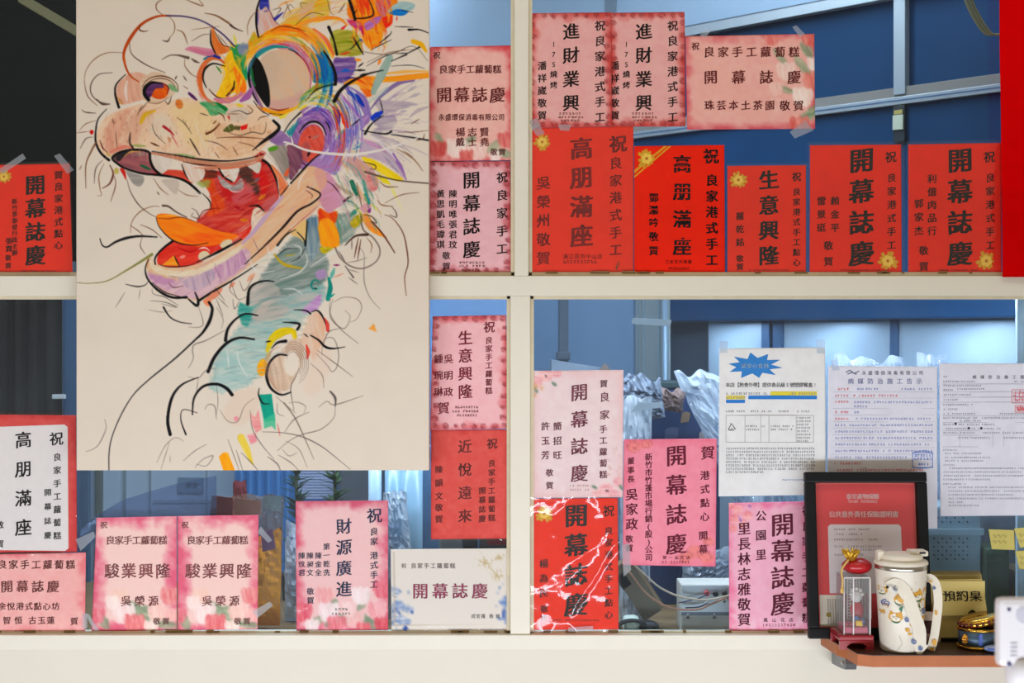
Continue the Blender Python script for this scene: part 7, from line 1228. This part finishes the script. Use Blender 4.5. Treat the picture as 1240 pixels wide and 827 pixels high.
crumple('white_plastic_bag', [(752, 480), (790, 482), (786, 790), (750, 790)], 0.15, 0.03, 0.014, M_MILK, 'milky white bag between the pale pink card and the navy crate', 'plastic bag')
crumple('bundled_wrap', [(748, 450), (800, 462), (806, 505), (750, 515)], 0.24, 0.03, 0.02, mat('blue_brown_wrap', (110, 120, 136), 0.35, 0, 0.35, 22, 0.5), 'crumpled grey-blue wrap heaped above the white bag', 'wrapping')
crumple('brown_wrap', [(780, 466), (830, 474), (826, 500), (792, 496)], 0.31, 0.022, 0.014, mat('brown_red_wrap', (128, 104, 100), 0.4, 0, 0.4, 30, 0.4), 'small brownish wrap lying at the crate top', 'wrapping')
for (q_, lab) in (((900, 452, 970, 790), 'clear bag of glistening film between the two left notices'), ((1000, 432, 1100, 790), 'tall crinkled clear bag above the middle notice')):
    crumple('clear_plastic_bag', [(q_[0]+10, q_[1]), (q_[2]-6, q_[1]+4), (q_[2], q_[3]), (q_[0], q_[3])], 0.20, 0.035, 0.022, M_CLR, lab, 'plastic bag')
for (q_, lab) in (((1106, 424, 1150, 790), 'narrow clear bag standing above the gap between the two right notices'), ((1056, 438, 1102, 790), 'small crinkled clear bag peeking over the middle notice')):
    crumple('clear_plastic_bag', [(q_[0]+4, q_[1]), (q_[2]-3, q_[1]+6), (q_[2], q_[3]), (q_[0], q_[3])], 0.255 if q_[0] > 1100 else 0.11, 0.022, 0.014, M_CLR, lab, 'plastic bag')
gb = MB(); a_ = W(665, 470, 0.55); 
gb.prism([(W(668, 436, 0.55).x, W(668, 436, 0.55).z), (W(742, 448, 0.55).x, W(742, 448, 0.55).z), (W(742, 700, 0.55).x, CZ+0.001), (W(668, 700, 0.55).x, CZ+0.001)], 0.55, 0.68, 'y'); tag(gb.out('grey_bin', mat('grey_blue_plastic', (136, 152, 170), 0.5)), 'grey-blue bin with sloping top behind the pale pink card', 'bin')
pt = MB().prism([(W(728, 447, 0.50).x, W(728, 447, 0.50).z), (W(733, 440, 0.50).x, W(733, 440, 0.50).z), (W(739, 447, 0.50).x, W(739, 447, 0.50).z), (W(739, 500, 0.50).x, CZ+0.001), (W(728, 500, 0.50).x, CZ+0.001)], 0.50, 0.54, 'y'); tag(pt.out('cardboard_carton', mat('kraft_card', (132, 116, 108), 0.7)), 'cardboard carton tip peeking over the pale pink card', 'carton')
# white tape strip stuck on the inside of the glass
tp = MB().prism([(W(766, 387.5, 0.007).x, W(766, 385.5, 0.007).z), (W(768, 0, 0.007).x, W(766, 384.8, 0.007).z), (W(812, 0, 0.007).x, W(812, 387, 0.007).z), (W(813, 0, 0.007).x, W(812, 389, 0.007).z), (W(811, 0, 0.007).x, W(812, 395, 0.007).z), (W(767, 0, 0.007).x, W(766, 392.5, 0.007).z), (W(764.5, 0, 0.007).x, W(766, 390, 0.007).z)], 0.0045, 0.0052, 'y')
tag(tp.out('white_tape', mat('white_paper_tape', (226, 228, 230), 0.6, 0, 0.1, 200)), 'short white paper tape stuck high on the glass of the lower right pane', 'tape')
tp = MB().prism([(W(762, 500, 0.008).x, W(762, 500, 0.008).z), (W(772, 487, 0.008).x, W(772, 487, 0.008).z), (W(800, 487, 0.008).x, W(800, 487, 0.008).z), (W(803, 493, 0.008).x, W(803, 493, 0.008).z), (W(780, 496, 0.008).x, W(780, 496, 0.008).z)], 0.0045, 0.0055, 'y')
tag(tp.out('white_tape', mat('white_paper_tape', (226, 228, 230))), 'torn white tape across the crate beside the pale pink card', 'tape')
# amplifier with sockets
ay = 0.05; a0, a1 = W(825, 758, ay), W(990, 708, ay)
root = empty('audio_amplifier', ((a0.x+a1.x)/2, ay, CZ)); tag(root, 'grey amplifier with coloured sockets and cables at the bottom of lower right pane', 'amplifier')
MB().box((a0.x, ay, CZ+0.0005), (a1.x, ay+0.09, a1.z), 0.003).out('amplifier_case', mat('amplifier_grey', (206, 202, 192), 0.45, 0.0, 0.05), root)
MB().box((a0.x, ay-0.0008, a0.z+0.022), (a1.x, ay+0.001, a0.z+0.029), 0).out('warning_strip', mat('strip_grey', (112, 112, 116), 0.5), root)
def jack(px, py, col): c_ = W(px, py, ay); m_ = MB().lathe([(0.0055, 0), (0.0055, 0.010), (0.0035, 0.010), (0.0035, 0.004), (0.001, 0.004)], (0, 0, 0), 18); m_.v = [(c_.x+v[0], ay-v[2], c_.z+v[1]) for v in m_.v]; m_.out('socket', mat('socket_%d' % col[0], col, 0.4), root, smooth=True)
for (px, py, col) in ((855.5, 718, (200, 70, 74)), (866, 718.5, (40, 40, 44)), (877, 718.5, (46, 44, 44)), (856, 730, (210, 206, 200)), (877, 727, (190, 184, 170))): jack(px, py, col)
tr3 = MB()
for px in (833, 865): c_ = W(px, 746, ay); tr3.prism([(c_.x-0.007, c_.z-0.006), (c_.x+0.007, c_.z-0.006), (c_.x, c_.z+0.008)], ay-0.0016, ay-0.0006, 'y')
tr3.out('warning_triangle', mat('triangle_pale', (196, 190, 180), 0.5), root)
tr3 = MB()
for px in (833, 865): c_ = W(px, 746.5, ay); tr3.prism([(c_.x-0.004, c_.z-0.004), (c_.x+0.004, c_.z-0.004), (c_.x, c_.z+0.0045)], ay-0.0024, ay-0.0014, 'y')
tr3.out('warning_triangle_fill', mat('triangle_dark', (96, 84, 80), 0.5), root)
top = tall('navy_bag', 826, 905, 668, 0.285, 0.08, mat('navy_nylon', (20, 40, 72), 0.35, 0, 0.3, 12, 0.5, 0.4, 25), 'dark navy nylon bag lying behind the amplifier', 'bag', 0.03)
crumple('clear_plastic_bag', [(826, 672), (884, 664), (884, 712), (828, 790)], 0.195, 0.018, 0.012, M_CLR, 'limp clear bag draped above the amplifier', 'plastic bag')
# tilted cardboard box
Mt = Matrix.Translation(W(790, 744, 0.075)) @ Matrix.Rotation(math.radians(-33), 4, 'Y'); 
def tilt(mb_): mb_.v = [tuple(Mt @ Vector(v)) for v in mb_.v]; return mb_
root = tilt(MB().box((-0.022, 0, -0.003), (0.022, 0.045, 0.125), 0.001)).out('tilted_carton', mat('olive_kraft', (116, 100, 74), 0.7, 0, 0.15, 30)); tag(root, 'brown cardboard box leaning diagonally behind the window between cards', 'carton')
tilt(MB().box((0.0225, 0.002, -0.001), (0.030, 0.043, 0.123), 0.001)).out('carton_flap', mat('tan_kraft', (150, 122, 88), 0.7), root); tilt(MB().box((0.0300, 0.004, 0.0), (0.0315, 0.041, 0.121))).out('carton_edge', mat('dark_kraft', (84, 66, 50), 0.7), root); tilt(MB().box((-0.024, 0.01, 0.075), (0.0, 0.0, 0.11), 0.002)).out('dark_label', mat('dark_grey_label', (70, 72, 74), 0.5, 0, 0.2), root)
# plug adapter with coiled black lead
pc_ = W(772, 757, 0.045); pz = CZ
root = empty('power_adapter', (pc_.x, 0.045, CZ)); tag(root, 'pale green plug adapter wrapped in black lead on the counter by the red card', 'adapter')
MB().box((pc_.x-0.030, 0.032, CZ+0.001), (pc_.x+0.004, 0.075, CZ+0.036), 0.010).out('adapter_body', mat('pale_green_plastic', (196, 210, 196), 0.35), root, smooth=True)
MB().ball((pc_.x+0.022, 0.050, CZ+0.014), (0.024, 0.02, 0.0135), 16, 10, 0.05).out('black_plug', M_BLKF, root, smooth=True)
ld = MB()
for k in range(3): ld.tube(crom([(pc_.x-0.012+0.026*math.cos(a2)*(1+0.08*k), 0.028+0.003*k, CZ+0.017+(0.012+0.0015*k)*math.sin(a2)) for a2 in np.linspace(0, 6.0, 12)], 4), 0.0022, 6)
ld.tube(crom([(pc_.x+0.03, 0.04, CZ+0.004), (pc_.x+0.07, 0.035, CZ+0.003), (pc_.x+0.10, 0.04, CZ+0.008)], 6), 0.003, 6); ld.out('black_lead', M_BLKF, root, smooth=True)
for (P_, col, lab) in (([(755, 688, .02), (763, 694, .02), (780, 716, .022), (800, 731, .022), (820, 737.5, .024), (845, 738, .024), (858, 733, .026), (872, 727, .028), (890, 720, .028), (920, 716, .04)], (172, 116, 84), 'orange-brown speaker cable looping in front of the amplifier'), ([(766, 682, .03), (780, 695, .03), (797, 710, .028), (816, 720, .028), (836, 725, .028), (860, 726, .027), (890, 719.5, .018), (925, 714, .018)], (190, 166, 138), 'cream speaker cable sagging above the orange-brown one')):
    m_ = MB().tube(crom([W(x, y, d_) for x, y, d_ in P_], 5), 0.0021, 8); tag(m_.out('speaker_cable', mat('cable_%d' % col[0], col, 0.5), None, smooth=True), lab, 'cable', 'speaker cables')
m_ = MB().tube(crom([W(x, y, 0.036) for x, y in ((822, 730), (835, 727), (850, 723), (856, 719))], 5), 0.0015, 6).tube(crom([W(x, y, 0.036) for x, y in ((830, 736), (846, 735), (856, 731))], 5), 0.0015, 6); tag(m_.out('audio_lead', mat('dark_violet_lead', (64, 56, 84), 0.5), None, smooth=True), 'thin dark leads plugged into the red and white sockets', 'cable')
# perforated basket and green bag
by = 0.075; a0, a1 = W(1124, 703, by), W(1188, 614, by)
root = empty('perforated_basket', ((a0.x+a1.x)/2, by, CZ)); tag(root, 'pale blue plastic basket with leaf-shaped holes, right of the black frame', 'basket')
M_BK = mat('basket_plastic', (146, 164, 168), 0.5, 0, 0.05)
MB().box((a0.x-0.003, by, CZ+0.001), (a1.x, by+0.14, a1.z), 0.004).out('basket_wall', M_BK, root)
hl = MB(); r_ = random.Random(2)
for i in range(9):
    for j in range(11):
        if j in (2, 3): continue
        c_ = W(1131+i*5.05, 627+j*5.0, by); d_ = 0.0021; hl.prism([(c_.x-d_*(1 if (i+j) % 2 else -1), c_.z+d_), (c_.x+d_*0.5, c_.z+d_*0.6), (c_.x+d_*(1 if (i+j) % 2 else -1), c_.z-d_), (c_.x-d_*0.5, c_.z-d_*0.6)], by-0.0006, by+0.0004, 'y')
hl.out('leaf_holes', mat('hole_dark', (44, 58, 68), 0.7), root)
b0, b1 = W(1124, 648, by), W(1191, 640, by); MB().box((b0.x-0.003, by-0.004, b0.z), (b1.x, by+0.002, b1.z), 0.001).out('basket_rim', M_BK, root)
tall('green_cloth_sack', 1194, 1224, 664, 0.05, 0.10, mat('dark_green_cloth', (48, 66, 48), 0.8, 0, 0.4, 30, 0.2, 0.6, 60), 'dark green cloth sack under the left sticky note', 'sack', 0.012)
tall('brown_paper_sack', 1227, 1275, 690, 0.055, 0.10, mat('olive_brown_paper', (78, 68, 50), 0.8, 0, 0.3, 30, 0.2, 0.5, 60), 'olive brown sack behind the lowest sticky note', 'sack', 0.01)
tall('grey_files', 1190, 1262, 622, 0.17, 0.06, mat('grey_blue_files', (112, 118, 130), 0.6, 0, 0.3, 25), 'grey-blue files standing above the green sack', 'files', 0.004)
# ---- behind the left panes
a0, a1 = W(-75, 600, 0.95), W(284, 600, 0.95)
root = empty('sliding_partition', ((a0.x+a1.x)/2, 0.95, CZ-0.03)); tag(root, 'blue-grey panelled partition with seams behind the twin cards', 'partition')
MB().box((W(86, 0, 0.95).x, 0.95, 0), (a1.x, 0.98, 2.2), 0.002).out('panel', mat('slate_blue_board', (166, 184, 202), 0.6, 0, 0.06, 6), root)
sm = MB(); [sm.box((W(p_, 0, 0.95).x, 0.945, 0), (W(p_+w2, 0, 0.95).x, 0.952, 2.2)) for p_, w2 in ((150, 3), (181, 2), (250, 1))]; sm.out('seams', mat('olive_seam', (126, 142, 148), 0.6), root)
MB().box((W(117, 0, 0.95).x, 0.935, 0), (W(125, 0, 0.95).x, 0.953, 2.2), 0.003).out('edge_post', mat('olive_post', (96, 104, 100), 0.6), root); MB().box((W(95, 0, 0.95).x, 0.938, 0), (W(110, 0, 0.95).x, 0.953, 2.2), 0.004).out('edge_post', mat('navy_post', (80, 110, 138), 0.6), root)
z0 = W(0, 609, 0.95).z; MB().box((W(186, 0, 0.95).x, 0.944, z0), (a1.x, 0.952, z0+0.008), 0).out('seams', mat('olive_seam', (126, 142, 148)), root)
l0, l1 = W(216, 597, 0.945), W(246, 578, 0.945); lb = MB().box((l0.x, 0.940, l0.z), (l1.x, 0.945, l1.z), 0.001).out('door_label', mat('blue_grey_label', (104, 128, 150), 0.5), root)
mbt = lay([H('清潔', 224, 240, 587.5, 8, 'bold', slant=0)]); obj('label_lettering', [tuple(W(x, y, 0.939)) for x, y in mbt[0]], mbt[1], mat('ink_70_90_112', (70, 90, 112), 0.5), root)
# dark curtain behind the left edge, upper and lower
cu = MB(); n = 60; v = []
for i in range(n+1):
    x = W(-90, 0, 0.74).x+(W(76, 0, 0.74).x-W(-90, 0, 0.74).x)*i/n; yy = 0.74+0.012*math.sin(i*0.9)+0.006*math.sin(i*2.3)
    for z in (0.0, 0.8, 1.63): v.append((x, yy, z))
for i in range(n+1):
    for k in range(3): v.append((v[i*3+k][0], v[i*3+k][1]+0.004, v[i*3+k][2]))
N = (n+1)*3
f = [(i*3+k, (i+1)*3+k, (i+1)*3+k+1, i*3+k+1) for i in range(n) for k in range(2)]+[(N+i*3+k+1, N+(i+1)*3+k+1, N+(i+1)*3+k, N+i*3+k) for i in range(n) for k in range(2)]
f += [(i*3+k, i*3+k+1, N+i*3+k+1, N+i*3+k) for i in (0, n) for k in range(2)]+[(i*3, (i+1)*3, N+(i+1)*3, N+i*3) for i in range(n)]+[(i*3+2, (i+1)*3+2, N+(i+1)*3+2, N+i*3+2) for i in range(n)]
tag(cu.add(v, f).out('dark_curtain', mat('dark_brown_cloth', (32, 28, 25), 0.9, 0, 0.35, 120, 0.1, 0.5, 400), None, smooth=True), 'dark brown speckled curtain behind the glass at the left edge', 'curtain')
db = MB().box((W(-120, 0, 0.84).x, 0.82, 1.66), (W(150, 0, 0.84).x, 0.84, 2.84)); tag(db.out('dark_room_sheet', mat('room_darkness', (15, 17, 16), 0.8, 0, 0.2, 20, 0.1)), 'added near-black sheet standing in for the unlit room, upper left corner behind glass', 'board')  # sheet coloured near-black to give the darkness of the unlit room
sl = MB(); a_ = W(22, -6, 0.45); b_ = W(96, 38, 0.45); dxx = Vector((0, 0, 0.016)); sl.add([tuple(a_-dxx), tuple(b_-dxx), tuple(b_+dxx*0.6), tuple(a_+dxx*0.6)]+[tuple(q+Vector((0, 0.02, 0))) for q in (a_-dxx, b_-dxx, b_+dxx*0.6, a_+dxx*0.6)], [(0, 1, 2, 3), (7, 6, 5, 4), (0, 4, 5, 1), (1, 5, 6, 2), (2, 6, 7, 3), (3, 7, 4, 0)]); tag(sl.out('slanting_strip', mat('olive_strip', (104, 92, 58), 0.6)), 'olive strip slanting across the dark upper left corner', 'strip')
st4 = MB().box((W(76, 0, 0.77).x, 0.77, 0.0), (W(95, 0, 0.77).x, 0.79, 1.62), 0.003); tag(st4.out('blue_post', mat('mid_blue_post', (52, 84, 116), 0.5)), 'blue upright strip beside the brown curtain, left of the canvas', 'post')
wt = W(70, 481, 0.4); wb = MB().box((W(63, 0, 0.71).x, 0.708, W(0, 483, 0.71).z), (W(79, 0, 0.71).x, 0.718, W(0, 477.5, 0.71).z), 0.002); tag(wb.out('white_tag', mat('white_tag_card', (196, 200, 200), 0.5)), 'small white tag hanging in front of the brown curtain', 'tag')
# stripe of navy curtain behind the orange bag
v = []; n = 50; xa, xc = W(284, 0, 0.8).x, W(400, 0, 0.8).x; cu = MB()
for k2 in (0, 0.004):
    for i in range(n+1):
        x = xa+(xc-xa)*i/n; yy = 0.8+k2+0.014*math.sin(i*1.3)
        for z in (0.001, 1.9): v.append((x, yy, z))
N = (n+1)*2; f = [(i*2, (i+1)*2, (i+1)*2+1, i*2+1) for i in range(n)]+[(N+i*2+1, N+(i+1)*2+1, N+(i+1)*2, N+i*2) for i in range(n)]+[(i*2+k, (i+1)*2+k, N+(i+1)*2+k, N+i*2+k) for i in range(n) for k in (0, 1)]+[(i*2, i*2+1, N+i*2+1, N+i*2) for i in (0, n)]
tag(cu.add(v, f).out('navy_curtain', mat('navy_cloth', (40, 92, 142), 0.6, 0, 0.12, 20), None, smooth=True), 'pleated navy curtain behind the orange bag under the canvas', 'curtain')
M_RB = mat('dull_red_bag', (120, 44, 48), 0.5, 0, 0.15, 20)
crumple('red_bag', [(282, 583), (298, 580), (306, 800), (284, 800)], 0.30, 0.015, 0.006, M_RB, 'dull red bag corner behind the clear orange bag', 'bag')
M_OB = clear('orange_bag_film', (252, 228, 206), 0.14, (226, 190, 176), 0.12, 1.5, 0.5, 40, 1.2, 14)
root = crumple('orange_snack_bag', [(256, 601), (345, 600), (338, 758), (262, 758)], 0.10, 0.03, 0.008, M_OB, 'clear bag of orange snacks behind the right twin card', 'snack bag')
crumple('orange_contents', [(272, 662), (341, 640), (339, 757), (268, 757)], 0.088, 0.020, 0.008, mat('orange_snack', (250, 150, 24), 0.5, 0, 0.25, 40), '', '', root)
def flat(name, P_, y, dep, m, parent): return MB().prism([(W(x, yy, y).x, W(x, yy, y).z) for x, yy in P_], y-dep, y, 'y').out(name, m, parent)
flat('printed_top', [(258, 600), (282, 603), (282, 624), (254, 624)], 0.068, 0.001, mat('faded_red_print', (166, 88, 84), 0.4, 0, 0.2, 40), root); flat('printed_top', [(284, 603), (316, 606), (316, 622), (284, 624)], 0.066, 0.001, mat('faded_orange_print', (206, 140, 116), 0.4, 0, 0.2, 40), root); flat('silver_window', [(318, 602), (341, 600), (340, 619), (318, 619)], 0.066, 0.001, mat('silver_foil', (190, 196, 196), 0.2, 0.7, 0.4, 160), root); flat('purple_fold', [(316, 646), (330, 640), (334, 664), (318, 668)], 0.064, 0.001, mat('dusty_purple', (140, 84, 110), 0.5), root)
crumple('white_plastic_bag', [(346, 634), (392, 628), (392, 760), (344, 760)], 0.18, 0.04, 0.012, M_MILK, 'milky white bag between the orange bag and the tulip card', 'plastic bag')
# plants and blinds
bl_ = MB()
for k in range(14): z = W(0, 604-3.4*k, 0.72).z; bl_.box((W(360, 0, 0.72).x, 0.715, z), (W(405, 0, 0.72).x, 0.73, z+0.0055), 0.001)
tag(bl_.out('slatted_blind', mat('lavender_slats', (158, 168, 200), 0.5)), 'pale lavender slats between two dark green plants', 'blind')
for (px, lab, col, hgt) in ((358, 'dark green leafy plant left of the pale slats', (52, 82, 58), 540), (405, 'dark green leafy plant right of the pale slats', (60, 92, 44), 556)):
    root = empty('potted_plant', tuple(W(px, 640, 0.45))); root.location.z = CZ; ORG[root.name] = np.array(root.location); tag(root, lab, 'plant'); r_ = random.Random(px); x_c = W(px, 0, 0.45).x; zt_ = W(0, hgt, 0.45).z
    MB().lathe([(0.001, 0), (0.03, 0), (0.036, 0.06), (0.038, 0.062), (0.034, 0.062), (0.001, 0.055)], (x_c, 0.45, CZ), 24).out('pot', mat('dark_pot', (60, 54, 50), 0.6), root, smooth=True)
    MB().tube(crom([(x_c, 0.45, CZ+0.05), (x_c+0.004, 0.45, CZ+0.15), (x_c, 0.45, zt_-0.03)], 5), 0.004, 6).out('stem', mat('plant_stem', (70, 80, 50), 0.6), root, smooth=True)
    lf = MB()
    for k in range(80):
        z = CZ+0.07+(zt_-CZ-0.09)*r_.random(); an = r_.random()*6.28; Lh = 0.030+0.022*r_.random(); wd_ = 0.008; d_ = Vector((math.cos(an), math.sin(an), 0.25+0.5*r_.random())).normalized(); s3 = d_.cross(Vector((0, 0, 1))).normalized(); c_ = Vector((x_c, 0.45, z)); up = s3.cross(d_)*0.002
        P_ = [c_, c_+d_*Lh*0.35+s3*wd_+up, c_+d_*Lh, c_+d_*Lh*0.35-s3*wd_+up]; P2 = [q-up*0.5 for q in P_]; lf.add([tuple(q) for q in P_+P2], [(0, 1, 2, 3), (7, 6, 5, 4), (0, 4, 5, 1), (1, 5, 6, 2), (2, 6, 7, 3), (3, 7, 4, 0)])
    lf.out('foliage', mat('leaf_%d' % col[0], col, 0.45, 0, 0.3, 40), root)
mb_ = MB().box((W(412, 0, 0.62).x, 0.62, CZ+0.0005), (W(448, 0, 0.62).x, 0.70, W(0, 560, 0.62).z), 0.004); tag(mb_.out('grey_cabinet', mat('mauve_grey', (84, 88, 98), 0.6, 0, 0.15, 12)), 'mauve-grey cabinet side left of the pale blue rolls', 'cabinet')
for k, (p0, p1, pt_, lab, col) in enumerate(((446, 462, 548, 'pale blue upright roll, leftmost and brightest of three', (186, 214, 232)), (463, 484, 556, 'pale blue upright roll, middle of three', (140, 176, 200)), (486, 512, 552, 'pale blue upright roll, right of three beside the red card', (150, 186, 208)))):
    x0, x1 = W(p0, 0, 0.16).x, W(p1, 0, 0.16).x; r_ = (x1-x0)/2; root = empty('plastic_roll', ((x0+x1)/2, 0.16+0.06*(k == 1), CZ)); tag(root, lab, 'roll', 'upright plastic rolls'); h_ = W(0, pt_, 0.16).z-CZ
    MB().lathe([(r_*0.35, 0.0005), (r_, 0.0005), (r_*0.99, h_*0.5), (r_, h_), (r_*0.35, h_), (r_*0.35, 0.0005)], ((x0+x1)/2, 0.16+0.06*(k == 1), CZ), 28).out('film', mat('pale_film_%d' % k, col, 0.25, 0, 0.12, 12, 0.6), root, smooth=True)
    MB().lathe([(r_*0.2, 0.0005), (r_*0.33, 0.0005), (r_*0.33, h_+0.004), (r_*0.2, h_+0.004), (r_*0.2, 0.0005)], ((x0+x1)/2, 0.16+0.06*(k == 1), CZ), 18).out('core', mat('kraft_core', (150, 124, 92), 0.7), root, smooth=True)
crumple('white_plastic_bag', [(464, 597), (492, 595), (500, 700), (466, 700)], 0.075, 0.03, 0.012, M_MILK, 'milky bag in front of the pale blue rolls', 'plastic bag')
tall('blue_binder', 512, 580, 540, 0.235, 0.05, mat('mid_blue_binder', (78, 112, 146), 0.5, 0, 0.15, 14), 'dusty blue binder behind the faded red card', 'binder')
for (p0, p1, pt_, col, lab) in ((532, 560, 642, (160, 164, 160), 'small grey carton peeking under the faded red card'), (561, 578, 646, (40, 40, 42), 'small black box peeking under the faded red card'), (580, 616, 640, (96, 96, 92), 'olive grey tub peeking at the mullion under the red card')): tall('small_carton', p0, p1, pt_, 0.06, 0.05, mat('carton_%d' % col[0], col, 0.6, 0, 0.2, 40), lab, 'carton', 0.003)
MB_ = MB(); tag(MB_.box((W(590, 0, 0.045).x, 0.045, W(0, 660, 0.045).z), (W(617, 0, 0.045).x, 0.055, W(0, 645, 0.045).z), 0.002).out('red_packet', mat('red_packet_card', (176, 36, 40), 0.5)), 'small red packet in the gap above the white landscape card', 'packet')
a_ = W(540, 380, 0.3); bd = MB().box((W(500, 0, 0.3).x, 0.30, CZ+0.0005), (W(640, 0, 0.3).x, 0.32, W(0, 300, 0.3).z), 0.002); tag(bd.out('blue_cabinet_door', mat('bright_blue_board', (62, 98, 138), 0.5, 0, 0.08, 8)), 'mid blue cabinet door behind the cards right of the canvas', 'cabinet door')
# translucent film draped on the inside of the left pane
fm = MB(); v = []; P_ = [((93, 645), (93, 668)), ((120, 622), (130, 648)), ((150, 605), (160, 640)), ((185, 594), (200, 632)), ((220, 584), (240, 626)), ((262, 576), (262, 624))]
for k2 in (0, 0.0006):
    for t_, b2 in P_:
        for j in range(5): w_ = W(t_[0]+(b2[0]-t_[0])*j/4, t_[1]+(b2[1]-t_[1])*j/4, 0.02+0.004*math.sin(j*1.4+t_[0]*0.05)); v.append((w_.x, w_.y+k2, w_.z))
N = 30; f = [(i*5+j, i*5+j+1, (i+1)*5+j+1, (i+1)*5+j) for i in range(5) for j in range(4)]; f += [(N+q[0], N+q[3], N+q[2], N+q[1]) for q in f]
tag(fm.add(v, f).out('plastic_film', clear('lilac_film', (222, 226, 240), 0.16, (176, 186, 214), 0.15, 1.4, 0.3, 30, 1.0, 12), None, smooth=True), 'lilac translucent film slanting above the twin cards behind the glass', 'film')
